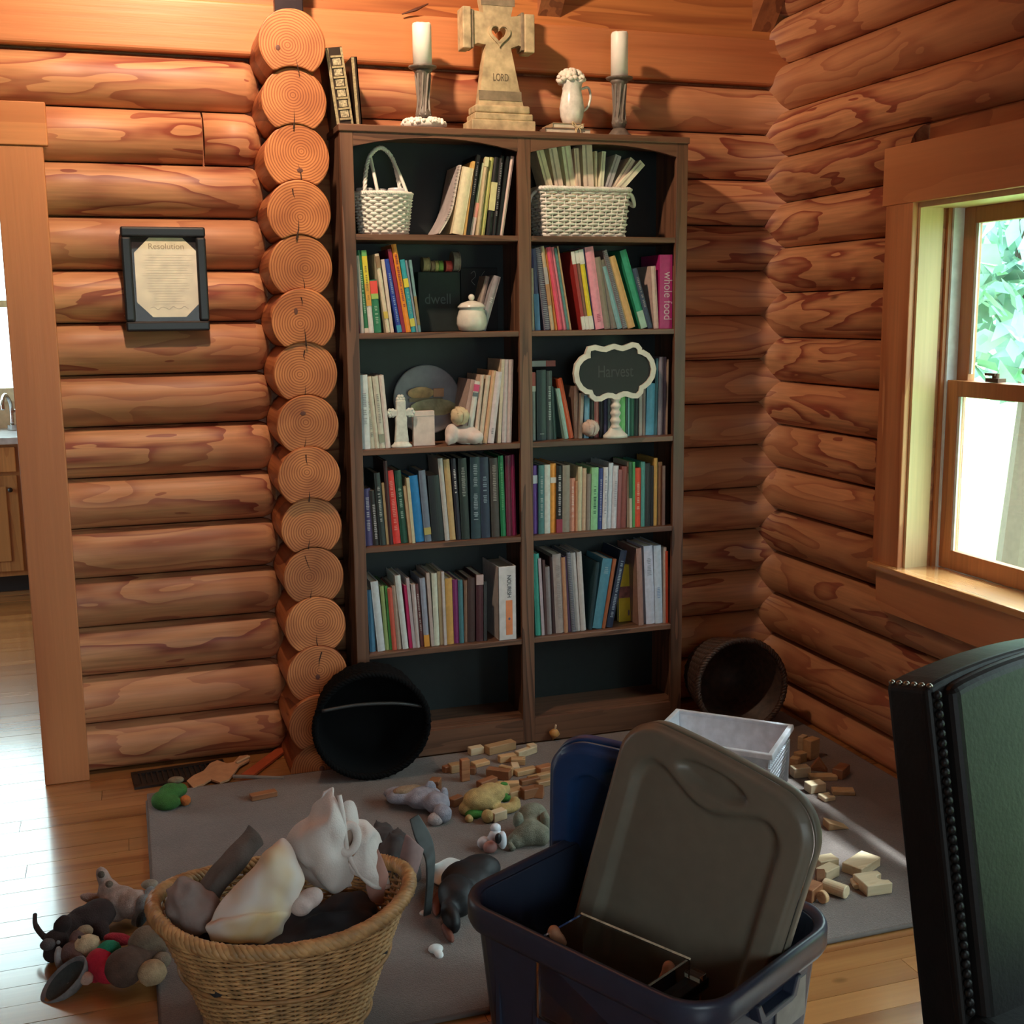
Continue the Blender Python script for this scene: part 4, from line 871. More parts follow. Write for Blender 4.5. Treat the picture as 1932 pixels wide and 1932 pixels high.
O('weathered_band', bx(xx(904, 8), xx(967, 8), y-.0235, y-.021, zz(14), zz(-20)), M_STD, crs)
text('lettering', 'LORD', .034, (xx(941, 150), y-.0225, zz(149)), (1, 0, 0), (0, 0, 1), plain((.13, .095, .06), .8), crs, .0006, sx=.62)
# pitcher on two small tied books
y = -.205; x0, x1 = XS(1024, y-.03, ZT), XS(1110, y-.03, ZT)
for i, (a, b, z0, h, c, lab, dy) in enumerate(((x0, x1, ZT+.0005, .020, (.20, .12, .085), 'small brown book lying flat under the pitcher, lower of two', 0), (x0+.028, x1-.022, ZT+.0215, .017, (.42, .28, .16), 'small tan book lying flat under the pitcher, upper of two', .005))):
    t = T('small_book', lab, 'book', ((a+b)/2, y, z0), 'small flat books under the pitcher'); cm = plain(c, .5)
    O('cover', cat(bx(a, b, y-.055+dy, y+.055, z0, z0+.002), bx(a, b, y-.055+dy, y+.055, z0+h-.002, z0+h), bx(a, a+.002, y-.055+dy, y+.055, z0, z0+h)), cm, t); O('pages', bx(a+.002, b-.002, y-.052+dy, y+.052, z0+.002, z0+h-.002), PAGE, t)
px_ = XS(1079, y, ZT+.05); tw = T('twine_bow', 'twine bow tied around the small books before the pitcher', 'twine', (px_, y-.057, ZT))
tm = plain((.62, .48, .28), .9, .3, 200)
O('loop', cat(tube(crpath([(px_-.01, y-.058, ZT+.004), (px_-.008, y-.06, ZT+.03), (px_-.02, y-.058, ZT+.042), (px_-.018, y-.06, ZT+.030), (px_, y-.06, ZT+.026), (px_+.016, y-.06, ZT+.034), (px_+.012, y-.06, ZT+.022), (px_, y-.06, ZT+.026)]), .002, 5)), tm, tw, smooth=True)
O('tail', cat(tube(crpath([(px_, y-.06, ZT+.026), (px_-.006, y-.061, ZT+.012), (px_-.004, y-.0595, ZT+.002)]), .002, 5), tube(crpath([(px_, y-.06, ZT+.026), (px_+.008, y-.061, ZT+.014), (px_+.01, y-.0595, ZT+.003)]), .002, 5)), tm, tw, smooth=True)
zb = ZT+.0392; pt = T('pitcher', 'white glazed pitcher holding a frothy white posy, standing on small books', 'pitcher', (px_, y, zb))
PW = plain((.74, .72, .66), .25, .2, 40); Hp = ZS(152, px_, y)-zb
O('body', lathe([(.024, 0), (.031, .004), (.040, Hp*.2), (.043, Hp*.38), (.038, Hp*.6), (.032, Hp*.78), (.036, Hp*.92), (.042, Hp), (.039, Hp), (.030, Hp*.8), (.030, Hp*.5)], (px_, y, zb), n=28), PW, pt, smooth=True)
O('spout', prism([(0, 0), (-.014, .016), (.010, .013)], (px_-.036, y, zb+Hp-.016), (1, 0, 0), (0, 0, 1), (0, 1, 0), -.008, .008), PW, pt, bev=.002)
O('handle', tube(crpath([(px_+.034, y, zb+Hp*.82), (px_+.060, y, zb+Hp*.86), (px_+.069, y, zb+Hp*.66), (px_+.060, y, zb+Hp*.44), (px_+.040, y, zb+Hp*.32)]), .0045, 8), PW, pt, smooth=True)
ps = T('white_posy', 'frothy white flower posy filling the pitcher mouth', 'flowers', (px_, y, zb+Hp-.012)); parts = []
for k in range(90):
    d = Vector((rt_.gauss(0, 1), rt_.gauss(0, 1), abs(rt_.gauss(0, 1)))).normalized(); parts.append(ell(Vector((px_-.003, y, zb+Hp-.006))+Vector((d.x*.044, d.y*.038, d.z*.040)), (.011, .011, .008), n=7, m=5))
O('petals', cat(*parts), plain((.80, .74, .64), .8), ps, smooth=True, kind='stuff'); O('stems', cyl((px_, y, zb+Hp-.03), (px_, y, zb+Hp+.03), .022), plain((.7, .68, .58), .8), ps)

# --- white handled basket with jars, top shelf
z0 = SH[0]; y = -.195; xa, xb = XS(668, -.26, z0), XS(786, -.24, z0); c = Vector(((xa+xb)/2+.006, y, z0+.002)); RB = (xb-xa)/2*.88
HB = .155
t = T('handled_basket', 'white wicker basket with tall arched handle on the top shelf', 'basket', (c.x, c.y, z0+.001))
pf = lambda s: (RB*(.82+.18*s), .004+(HB-.03)*s)
O('weave', weave(pf, c, ellr=.66, rows=13, stakes=30, r=.0052), WICKW, t, smooth=True, kind='stuff'); O('stakes', stakes_(pf, c, ellr=.66, n=30, r=.0032), WICKW, t, smooth=True)
O('base', lathe([(RB*.8, .001), (RB*.8, .006)], c, n=32, ell=.66), WICKW, t)
O('rim', rope(ring(c, RB*1.02, 90, .66, h=HB-.022), .008, 3, 24), WICKW, t, smooth=True)
hp = [(c.x-RB*.72, c.y-.03, z0+HB-.03), (c.x-RB*.62, c.y-.02, z0+HB+.05), (c.x-RB*.40, c.y-.005, z0+HB+.105), (c.x-RB*.02, c.y, z0+HB+.13), (c.x+RB*.36, c.y, z0+HB+.10), (c.x+RB*.55, c.y, z0+HB+.04), (c.x+RB*.64, c.y-.01, z0+HB-.03)]
O('handle', cat(rope(crpath(hp, 10), .007, 3, 12, closed=False), tube(crpath([(c.x-RB*.28, c.y-.055, z0+HB-.03), (c.x-RB*.36, c.y-.04, z0+HB+.03), (c.x-RB*.42, c.y-.005, z0+HB+.10)], 6), .006, 6), tube(crpath([(c.x+RB*.85, c.y-.03, z0+HB-.03), (c.x+RB*.64, c.y-.02, z0+HB+.03), (c.x+RB*.36, c.y, z0+HB+.10)], 6), .006, 6)), WICKW, t, smooth=True)
for k, (dx, dy, r, lab) in enumerate(((-.058, .012, .027, 'white screw-lid jar at the left inside the handled basket'), (-.006, .028, .026, 'white screw-lid jar at the back inside the handled basket'), (.048, -.006, .030, 'white screw-lid jar at the right inside the handled basket'))):
    j = T('lidded_jar', lab, 'jar', (c.x+dx, c.y+dy, z0+.01), 'jars in the handled basket'); O('body', lathe([(r*.9, .008), (r, .02), (r, HB-.03), (r*.9, HB-.022)], (c.x+dx, c.y+dy, z0), n=20), plain((.70, .68, .64), .3), j, smooth=True)
    O('lid', lathe([(r*1.06, HB-.022), (r*1.06, HB-.004), (r, HB)], (c.x+dx, c.y+dy, z0), n=24), plain((.66, .64, .66), .35), j)
# --- curled spiral pad
pf_ = [(800, 450), (740, 760), (655, 1180), (560, 1400), (445, 1585)]; yfp = -.262
pts = []
for a, b in pf_:
    pxx, pyy = 780+a/8.78, 260+b/8.78; xw = XS(pxx, yfp, z0); zw = ZS(pyy, xw, yfp); xw = XS(pxx, yfp, zw); pts.append(Vector((xw, yfp, max(zw, z0+.002))))
cv = crpath(pts, 6); t = T('spiral_pad', 'grey spiral-bound pad slumping against the cream book on the top shelf', 'notebook', (pts[-1].x, yfp, z0+.001))
def slab(cv, y0, y1, th, off=0):
    V = []; n = len(cv)
    for p in cv:
        for yy in (y0, y1):
            V.append(Vector((p.x+off, yy, p.z))); V.append(Vector((p.x+off+th, yy, p.z)))
    Fc = []
    for i in range(n-1):
        a = i*4; b = a+4
        Fc += [(a, b, b+2, a+2), (a+1, a+3, b+3, b+1), (a, a+1, b+1, b), (a+2, b+2, b+3, a+3)]
    Fc += [(0, 2, 3, 1), ((n-1)*4, (n-1)*4+1, (n-1)*4+3, (n-1)*4+2)]
    return V, Fc
O('cover', slab(cv, yfp, yfp+.15, .0015, -.009), plain((.52, .46, .46), .5), t, smooth=False); O('pages', slab(cv, yfp+.001, yfp+.148, .007, -.0075), plain((.74, .68, .62), .7), t)
parts = []
for i in range(1, len(cv)-7):
    parts.append(tube(ring(cv[i]+Vector((-.005, .003, 0)), .006, 8, axis=(0, 0, 1)), .0009, 4, closed=True))
O('coil', cat(*parts), plain((.5, .48, .48), .3, metal=.7), t)
# --- rectangular white basket full of papers
z0 = SH[0]; xa, xb = XS(1022, -.27, z0), XS(1188, -.27, z0); yb0, yb1 = -.275, -.125; hB = ZS(350, xa, -.27)-z0
t = T('paper_basket', 'white wicker rectangular basket with side loops, stuffed with envelopes, top shelf', 'basket', ((xa+xb)/2, -.2, z0+.001))
def rpath(x0, x1, y0, y1, r, n=6):
    P = []
    for cx_, cy_, a0 in ((x1-r, y1-r, 0), (x0+r, y1-r, 90), (x0+r, y0+r, 180), (x1-r, y0+r, 270)):
        for k in range(n+1): a = math.radians(a0+90*k/n); P.append((cx_+r*math.cos(a), cy_+r*math.sin(a)))
    return P
def resamp(P, N):
    P = [Vector((p[0], p[1], 0)) for p in P]; P.append(P[0]); L = [0]
    for a, b in zip(P[:-1], P[1:]): L.append(L[-1]+(b-a).length)
    out = []; j = 0
    for i in range(N):
        s = L[-1]*i/N
        while L[j+1] < s: j += 1
        out.append(P[j].lerp(P[j+1], (s-L[j])/max(1e-9, L[j+1]-L[j])))
    return out
def rect_weave(x0, x1, y0, y1, z0, h, rows, stk, r, flare=.012, seg=3):
    out = []; N_ = stk*seg; stv = [[] for _ in range(stk)]; cx_, cy_ = (x0+x1)/2, (y0+y1)/2
    for j in range(rows):
        f = flare*(j/rows-1); P = resamp(rpath(x0-f, x1+f, y0-f, y1+f, .018), N_); q = []
        for i, p in enumerate(P):
            d = Vector((p.x-cx_, p.y-cy_, 0)); nx = P[(i+1) % N_]-P[i-1]; nn = Vector((nx.y, -nx.x, 0)).normalized(); k = r*.9*math.cos(math.pi*i/seg+math.pi*j)
            q.append(Vector((p.x, p.y, z0+h*(j+.5)/rows))+nn*k)
            if i % seg == 0 and j % 3 == 0 or (j == rows-1 and i % seg == 0): stv[i//seg].append(Vector((p.x, p.y, z0+h*(j+.5)/rows)))
        out.append(tube(q, r, 4, closed=True))
    return cat(*out), cat(*[tube(s, r*.62, 4) for s in stv if len(s) > 1])
wv, stv = rect_weave(xa, xb, yb0, yb1, z0+.003, hB-.018, 13, 40, .0050)
O('weave', wv, WICKW, t, smooth=True, kind='stuff'); O('stakes', stv, WICKW, t, smooth=True); O('base', bx(xa+.012, xb-.012, yb0+.012, yb1-.012, z0+.001, z0+.006), WICKW, t)
O('rim', rope([Vector((p.x, p.y, z0+hB-.008)) for p in resamp(rpath(xa-.004, xb+.004, yb0-.004, yb1+.004, .02), 110)], .0085, 3, 30), WICKW, t, smooth=True)
O('loop_handle', tube(crpath([(xb, -.24, z0+hB-.01), (xb+.028, -.225, z0+hB-.025), (xb+.046, -.20, z0+hB-.055), (xb+.03, -.17, z0+hB-.035), (xb, -.155, z0+hB-.01)]), .0075, 8), WICKW, t, smooth=True)
O('loop_handle', tube(crpath([(xa, -.24, z0+hB-.01), (xa-.020, -.225, z0+hB-.03), (xa-.026, -.20, z0+hB-.075), (xa-.018, -.17, z0+hB-.035), (xa, -.155, z0+hB-.01)]), .006, 8), WICKW, t, smooth=True)
rp = random.Random(9)
env = [(1030, 1012, 285, 14, (.70, .58, .40)), (1048, 1035, 280, 16, (.66, .52, .42)), (1070, 1058, 268, 18, (.76, .66, .48)), (1088, 1083, 280, 9, (.62, .48, .38)), (1102, 1098, 272, 20, (.70, .56, .46)), (1122, 1122, 285, 5, (.66, .58, .42)), (1131, 1136, 285, 8, (.72, .68, .52)), (1140, 1162, 290, 12, (.40, .38, .40)), (1152, 1190, 295, 12, (.64, .54, .44)), (1160, 1208, 300, 14, (.72, .64, .52))]
for i, (pb, ptp, pyt, w, cc) in enumerate(env):
    yq = -.235+.006*(i % 3); zb_ = z0+.03; xb_ = XS(pb, yq, z0+hB); zt_ = ZS(pyt, xb_, yq); xt_ = XS(ptp, yq, zt_); d = Vector((xt_-xb_, 0, zt_-(z0+hB))); bot = Vector((xb_, yq, z0+hB))-d*((hB-.03)/d.z)*.5; bot.z = max(bot.z, zb_); top = Vector((xt_, yq, zt_))
    top.x = min(top.x, 1.50); R = frame(top-bot, (1, 0, 0)); wd_ = w/540
    V = [];
    for p_, s_ in ((bot, 1), (top, 1)):
        for a_, b_ in ((0, 0), (wd_, 0), (wd_, .09), (0, .09)): V.append(p_+R[0]*a_+Vector((0, b_, 0)))
    en = T('envelope_bundle', f"{['cream', 'buff', 'pale cream', 'thin pinkish', 'thick buff', 'thin cream', 'off-white', 'grey', 'tan leaning', 'outermost cream leaning'][i]} envelope bundle, {ORD[i]} from the left in the paper basket", 'envelopes', bot, 'papers in the rectangular basket')
    O('paper', (V, BF), plain(tuple(min(.85, x*1.25) for x in cc), .7), en); k_ = len(V); O('paper_edge', ([v+Vector((0, -.0008, 0))-(R[2]*.004 if i_ > 3 else Vector((0, 0, 0))) for i_, v in enumerate([V[0].lerp(V[1], .3), V[0].lerp(V[1], .45), V[0].lerp(V[1], .45)+Vector((0, .002, 0)), V[0].lerp(V[1], .3)+Vector((0, .002, 0)), V[4].lerp(V[5], .3), V[4].lerp(V[5], .45), V[4].lerp(V[5], .45)+Vector((0, .002, 0)), V[4].lerp(V[5], .3)+Vector((0, .002, 0))])], BF), plain(tuple(x*.7 for x in cc), .8), en)
# --- second shelf left: chalkboards, spools, jar
z0 = SH[1]; y = -.150; xa, xb = XS(791, y, z0), XS(870, y, z0); zc = ZS(513, xa, y)
cb = T('chalkboard_block', 'dark chalkboard block with dwell written in chalk, spools on top', 'chalkboard', ((xa+xb)/2, y, z0+.0005)); CBM = plain((.012, .022, .021), .7)
O('board', bx(xa, xb, y, y+.05, z0+.0005, zc), CBM, cb, bev=.002); CH = plain((.30, .33, .32), .9)
text('chalk_writing', 'dwell', .050, ((xa+xb)/2-.006, y-.0004, ZS(565, xa, y)), (1, 0, 0), (0, 0, 1), plain((.11, .14, .14), .9), cb, .0002, sx=.9)
y2 = -.125; x2, x3 = XS(871, y2, z0), XS(940, y2, z0); zc2 = ZS(505, x2, y2)
cb2 = T('chalkboard_block', 'black chalkboard with chalk scrolls behind the white lidded jar', 'chalkboard', ((x2+x3)/2, y2, z0+.0005)); O('board', bx(x2, x3, y2, y2+.02, z0+.0005, zc2), plain((.010, .012, .014), .7), cb2, bev=.002)
xs_ = (x2+x3)/2-.01; O('chalk_scroll', cat(tube(crpath([(xs_-.02, y2-.0005, zc2-.02), (xs_-.008, y2-.0005, zc2-.012), (xs_-.004, y2-.0005, zc2-.03), (xs_-.018, y2-.0005, zc2-.045), (xs_-.006, y2-.0005, zc2-.06)]), .0009, 4), tube(crpath([(xs_+.03, y2-.0005, zc2-.012), (xs_+.018, y2-.0005, zc2-.03), (xs_+.022, y2-.0005, zc2-.055), (xs_+.026, y2-.0005, zc2-.08)]), .0009, 4)), CH, cb2)
spl = [(800, 813, 485, (.40, .30, .16), 'tan wooden spool end at the left of the spool row'), (815, 822, 491, (.34, .22, .13), 'brown thread spool, second in the row on the chalkboard'), (823, 829, 491, (.58, .50, .18), 'yellow thread spool in the row on the chalkboard'), (830, 838, 491, (.25, .40, .08), 'green thread spool in the row on the chalkboard'), (843, 855, 491, (.72, .10, .08), 'red thread spool in the row on the chalkboard'), (856, 869, 474, (.30, .24, .20), 'large grey-brown spool at the right end of the row')]
for a, b, pt_, cc, lab in spl:
    p0, p1 = XS(a, y, zc), XS(b, y, zc); d = ZS(pt_, p0, y+.02)-zc-.0008; r = d/2; s_ = T('thread_spool', lab, 'spool', ((p0+p1)/2, y+.024, zc+.0006), 'spools on the chalkboard'); w = p1-p0
    O('thread', lathe([(r*.92, w*.12), (r*.95, w*.5), (r*.92, w*.88)], (p0, y+.024, zc+.0006+r), (1, 0, 0), n=24), plain(cc, .6, .2, 150), s_, smooth=False)
    O('flange', cat(lathe([(r, 0), (r, w*.14)], (p0, y+.024, zc+.0006+r), (1, 0, 0), n=24), lathe([(r, w*.86), (r, w)], (p0, y+.024, zc+.0006+r), (1, 0, 0), n=24)), plain(tuple(x*.9 for x in cc), .5), s_)
y = -.245; xj = XS(890.5, y, z0); r = (XS(918, y, z0)-XS(863, y, z0))/2; zl = ZS(573, xj, y)-z0; zk = ZS(557, xj, y)-z0
j = T('sugar_jar', 'round white ceramic jar with knobbed lid on the second shelf', 'jar', (xj, y, z0+.0005)); CER = plain((.74, .72, .64), .18)
O('body', lathe([(r*.62, 0), (r*.86, .006), (r, zl*.28), (r*.98, zl*.5), (r*.86, zl*.72), (r*.80, zl*.80), (r*.86, zl*.86), (r*.80, zl*.84)], (xj, y, z0+.0005), n=36), CER, j, smooth=True)
ld = O('lid', lathe([(r*.92, zl*.85), (r*.92, zl*.90), (r*.70, zl*1.02), (r*.25, zl*1.10), (.006, zl*1.11)], (xj, y, z0), n=32), CER, j, smooth=True); O('knob', ell((xj, y, z0+zk-.007), (.011, .011, .011), n=14, m=9), CER, ld, smooth=True)
# --- third shelf left: cross, plaque, plate, rose, cloth
z0 = SH[2]; y = -.262; xc = XS(758, y, z0); k = .00182
ct = T('small_cross', 'small white lacy cross figurine on a round foot, third shelf', 'cross', (xc, y, z0+.0005)); CW = plain((.70, .72, .66), .45, .15, 60)
zt_ = ZS(745, xc, y); zh = zt_-z0; O('foot', lathe([(.036, 0), (.036, .006), (.028, .013), (.024, .02)], (xc, y, z0+.0005), n=24, ell=.6), CW, ct, smooth=True)
O('shaft', prism([(-.024, .018), (.024, .018), (.019, zh*.42), (.020, zh*.56), (.016, zh*.62), (.016, zh*.9), (-.016, zh*.9), (-.016, zh*.62), (-.020, zh*.56), (-.019, zh*.42)], (xc, y, z0), (1, 0, 0), (0, 0, 1), (0, 1, 0), -.010, .010), CW, ct, bev=.004)
for sx, sz, rr in ((-.033, zh*.66, .016), (.033, zh*.66, .016), (0, zh*.92, .015)):
    O('lacy_end', cat(*[ell((xc+sx+rr*.62*math.cos(a), y, z0+sz+rr*.62*math.sin(a)), (.0075, .008, .0075), n=8, m=6) for a in [i*math.pi/3 for i in range(6)]]+[ell((xc+sx, y, z0+sz), (.009, .008, .009), n=8, m=6)]), CW, ct, smooth=True)
O('arms', box((xc, y, z0+zh*.66), (.070, .016, .022)), CW, ct, bev=.003)
y = -.25; p0, p1 = XS(781, y, z0), XS(821, y, z0); zt_ = ZS(776, p0, y); pq = T('plaque_block', 'plain pinkish-white upright block before the plate, third shelf', 'block', ((p0+p1)/2, y, z0+.0005))
O('slab', bx(p0, p1, y, y+.022, z0+.0005, zt_), plain((.72, .60, .55), .6), pq, bev=.0015); O('ledge', bx(p0, p1, y-.0012, y, z0+(zt_-z0)*.86, z0+(zt_-z0)*.875), plain((.76, .66, .6), .6), pq)
y = -.115; xp = XS(806, y, z0+.12); rp_ = (XS(870, y, z0+.12)-XS(744, y, z0+.12))/2; zp = ZS(688, xp, y)-rp_
ax = Vector((0, -1, .14)).normalized(); pl = T('picture_plate', 'round grey-rimmed plate with painted village scene leaning at the back', 'plate', (xp, y, z0+.001)); zp = max(zp, z0+rp_*.99+.001)
O('dish', lathe([(rp_*.6, -.010), (rp_, -.002), (rp_, .002), (rp_*.96, .004), (rp_*.70, -.002)], (xp, y, zp), ax, n=48), plain((.27, .27, .29), .4), pl, smooth=True)
def pk(lx, lz, off=.004): return Vector((xp+lx, y, zp))+ax*off+Vector((0, .14*lz, lz))
O('painted_roof', ell(pk(-.022, .022, .0055), (.048, .002, .022), RX(.14), n=20, m=8), plain((.58, .38, .18), .5, .3, 40), pl); O('painted_tower', box(pk(.042, .022, .0055), (.038, .003, .030), RX(.14)), plain((.60, .36, .20), .5), pl)
O('painted_field', ell(pk(.02, -.03, .005), (.085, .002, .032), RX(.14), n=20, m=8), plain((.42, .42, .24), .5, .4, 30), pl); O('painted_wall', box(pk(-.005, -.002, .0058), (.12, .002, .014), RX(.14)), plain((.26, .22, .13), .5), pl)
def rose(name, lab, c, r, mt, seed):
    t = T(name, lab, 'flower', (c[0], c[1], c[2]-r*.9)); c = Vector(c); rs_ = random.Random(seed)
    O('heart', ell(c, (r*.55, r*.55, r*.6), n=14, m=9), mt, t, smooth=True)
    for k in range(14):
        a = k*2.4; lay = k/14; R1 = r*(.30+.55*lay); tilt = .25+.9*lay; d = Vector((math.cos(a), math.sin(a)*.35-.75, math.sin(a)*.8+.1)).normalized() if lay > .4 else Vector((math.cos(a)*.6, -.8, math.sin(a)*.6)).normalized()
        ex, ey, ez = frame(d); V = []; Fc = []; n = 7
        for i in range(n):
            for jx in range(n):
                u_, v_ = -1+2*i/(n-1), -1+2*jx/(n-1); rr = math.hypot(u_, v_); q = c+ez*(R1*(1-.35*rr*rr)+.1*r*(rr > 1))+ex*(u_*r*.52)+ey*(v_*r*.52)
                V.append(q+ez*(.04*r*noise.noise(q*60)))
        for i in range(n-1):
            for jx in range(n-1): Fc.append((i*n+jx, i*n+jx+1, (i+1)*n+jx+1, (i+1)*n+jx))
        o = O('petal', (V, Fc), mt, t, smooth=True); s_ = o.modifiers.new('thickness', 'SOLIDIFY'); s_.thickness = .0012
    return t
y = -.262; xr = XS(867, y, z0+.07); zr = ZS(787, xr, y)
# soft cloth shoe-shaped pouch under the rose
pm = plain((.72, .62, .58), .8, .1, bump=.2); xs0 = XS(842, y, z0); xs1 = XS(905, y, z0)
po = blob('satin_pouch', [ell(((xs0+xs1)/2+.012, y+.01, z0+.034), (.052, .045, .034)), ell((xs0+.02, y, z0+.038), (.024, .03, .036)), ell((xs1-.024, y-.012, z0+.026), (.034, .036, .0255)), ell((xs0+.005, y-.012, z0+.022), (.012, .018, .022))], pm, None, ((xs0+xs1)/2, y, z0+.001), vox=.004)
tag(po, 'soft pinkish-white satin pouch under the cream rose, third shelf', 'pouch'); rose('fabric_rose', 'cream fabric rose resting on the satin pouch, third shelf', (xr, y-.004, max(zr, z0+.100)), .042, plain((.66, .56, .36), .8), 3)
# --- third shelf right: scalloped chalkboard sign and rose
y = -.283; xg = XS(1163, y, z0); sg = T('scalloped_sign', 'scalloped white-framed chalkboard sign reading Harvest on a turned pedestal', 'sign', (xg, y, z0+.0005)); WS = plain((.72, .69, .60), .4)
O('foot', lathe([(.047, 0), (.047, .009), (.041, .014), (.030, .024), (.023, .034), (.018, .04)], (xg, y+.01, z0+.0005), n=32, ell=.55), WS, sg, smooth=True)
zs0, zs1 = z0+.036, ZS(752, xg, y); n_ = 6; prof = []
for i in range(25):
    f = i/24; prof.append((.0165+.003*math.cos(f*n_*2*math.pi/1.5), .036+(zs1-z0-.036)*f))
O('pedestal', lathe(prof, (xg, y+.01, z0), n=24), WS, sg, smooth=True)
so, ss = (1060, 630), 9.66
in_ = [(520, 300), (600, 285), (700, 315), (800, 325), (890, 290), (950, 275), (1010, 295), (1100, 315), (1190, 290), (1290, 250), (1340, 260), (1370, 300), (1380, 370), (1440, 385), (1530, 440), (1590, 530), (1622, 660), (1600, 780), (1540, 870), (1470, 930), (1410, 965), (1395, 1050), (1350, 1095), (1290, 1090), (1200, 1055), (1120, 1050), (1040, 1075), (985, 1105), (920, 1075), (840, 1065), (760, 1085), (690, 1125), (620, 1125), (570, 1080), (545, 1005), (460, 990), (380, 930), (320, 830), (300, 700), (320, 570), (390, 480), (460, 440), (515, 425), (512, 350)]
def sp(p, s=1.0):
    cx_, cy_ = 962, 690; a, b = cx_+(p[0]-cx_)*s, cy_+(p[1]-cy_)*s
    px2, py2 = so[0]+a/ss, so[1]+b/ss; z_ = ZS(py2, xg, y); return (XS(px2, y, z_), z_)
inn = [sp(p) for p in in_]; cxy = sp((962, 690))
ou = []
nI = len(inn)
for i in range(nI):
    a, b = inn[i-1], inn[(i+1) % nI]; d = Vector((b[0]-a[0], b[1]-a[1])).normalized(); nn = Vector((-d.y, d.x)); q = Vector(inn[i])
    if (q+nn*.001-Vector(cxy)).length < (q-Vector(cxy)).length: nn = -nn
    ou.append(tuple(q+nn*.0185))
O('frame', ring_with_hole(ou, inn, y-.006, y+.010), WS, sg, bev=.004, seg=3); O('board', prism(inn, (0, 0, 0), (1, 0, 0), (0, 0, 1), (0, 1, 0), y+.001, y+.007), plain((.010, .010, .012), .6), sg)
text('chalk_writing', 'Harvest', .060, (sp((980, 690))[0], y+.0005, sp((980, 690))[1]), (1, 0, 0), (0, 0, 1), plain((.075, .075, .08), .9), sg, .0002, sx=.72)
xr = XS(1121, y, z0); rose('fabric_rose', 'pinkish paper rose beside the pedestal sign, third shelf right bay', (xr-.006, -.262, z0+.038), .040, plain((.62, .50, .43), .8), 5)

# --- framed certificate on the log wall
y = -.088; fr = T('framed_certificate', 'black framed certificate with cut-corner parchment hung on the log wall', 'picture', (-.208, y, 1.665))
fx0, fx1, fz0, fz1 = -.342, -.078, 1.502, 1.834; BK = plain((.014, .015, .018), .35)
for a in ((fx0, fx1, fz1-.032, fz1), (fx0, fx1, fz0, fz0+.032), (fx0, fx0+.032, fz0+.032, fz1-.032), (fx1-.032, fx1, fz0+.032, fz1-.032)): O('moulding', bx(a[0], a[1], y-.022, y+.012, a[2], a[3]), BK, fr, bev=.007, seg=3)
O('mat', bx(fx0+.03, fx1-.03, y-.006, y+.004, fz0+.03, fz1-.03), plain((.02, .016, .022), .8), fr)
a0, a1, b0, b1, cc = -.303, -.103, 1.547, 1.800, .048
PP = [(a0+cc, b0), (a1-cc, b0), (a1, b0+cc), (a1, b1-cc), (a1-cc, b1), (a0+cc, b1), (a0, b1-cc), (a0, b0+cc)]
O('parchment', prism(PP, (0, 0, 0), (1, 0, 0), (0, 0, 1), (0, 1, 0), y-.008, y-.0055), plain((.86, .77, .60), .7), fr)
IN = plain((.42, .34, .24), .8); text('heading', 'Resolution', .026, ((a0+a1)/2, y-.0085, 1.772), (1, 0, 0), (0, 0, 1), IN, fr, .0002)
ri = random.Random(2); parts = []
for k in range(20):
    z_ = 1.745-.0082*k; w = ri.uniform(.10, .16)*(1 if k < 15 else .6); parts.append(box(((a0+a1)/2+ri.uniform(-.006, .006), y-.0082, z_), (w, .0006, .0012)))
O('small_print', cat(*parts), plain((.56, .47, .33), .8), fr, kind='stuff')
O('signature', tube(crpath([((a0+a1)/2-.06+.012*i, y-.0083, 1.576+.005*math.sin(i*2.3)) for i in range(11)], 4), .0006, 4), IN, fr)
O('glass', bx(fx0+.031, fx1-.031, y-.0105, y-.0095, fz0+.031, fz1-.031), M_PICG, fr)
# ================================================================== THINGS ON THE FLOOR
def FL(px, py, z=0.0): return PX(px, py, 2, z)
RUGZ = .012
# rug with bound edge
def rug_mat():
    mt, nt, b = nodes('rug'); L = nt.links; tc = N(nt, 'ShaderNodeTexCoord'); n1 = N(nt, 'ShaderNodeTexNoise', i_Scale=6, i_Detail=5); n2 = N(nt, 'ShaderNodeTexNoise', i_Scale=380, i_Detail=2)
    L.new(tc.outputs['Object'], n1.inputs['Vector']); L.new(tc.outputs['Object'], n2.inputs['Vector'])
    r = ramp(nt, [(.3, (.150, .105, .088)), (.7, (.205, .150, .128))]); L.new(n1.outputs['Fac'], r.inputs['Fac']); r2 = ramp(nt, [(.3, (.7, .7, .7)), (.7, (1.1, 1.1, 1.1))]); L.new(n2.outputs['Fac'], r2.inputs['Fac'])
    mx = N(nt, 'ShaderNodeMix', data_type='RGBA', blend_type='MULTIPLY'); mx.inputs[0].default_value = 1; L.new(r.outputs['Color'], mx.inputs[6]); L.new(r2.outputs['Color'], mx.inputs[7]); L.new(mx.outputs[2], b.inputs['Base Color'])
    b.inputs['Roughness'].default_value = .95; b.inputs['Sheen Weight'].default_value = .3; bp = N(nt, 'ShaderNodeBump', i_Strength=.6, i_Distance=.004); L.new(n2.outputs['Fac'], bp.inputs['Height']); L.new(bp.outputs['Normal'], b.inputs['Normal']); return mt
M_RUG = rug_mat(); rg = T('area_rug', 'grey-taupe area rug covering the floor before the bookcase', 'rug', (.8, -1.07, 0))
RX0, RX1, RY0, RY1 = -.372, 1.99, -1.835, -.31
O('pile', bx(RX0, RX1, RY0, RY1, .0005, RUGZ), M_RUG, rg, bev=.004); O('binding', tube([Vector((p.x, p.y, .006)) for p in resamp(rpath(RX0, RX1, RY0, RY1, .01), 80)], .006, 6, closed=True), plain((.13, .105, .095), .9), rg, smooth=True)

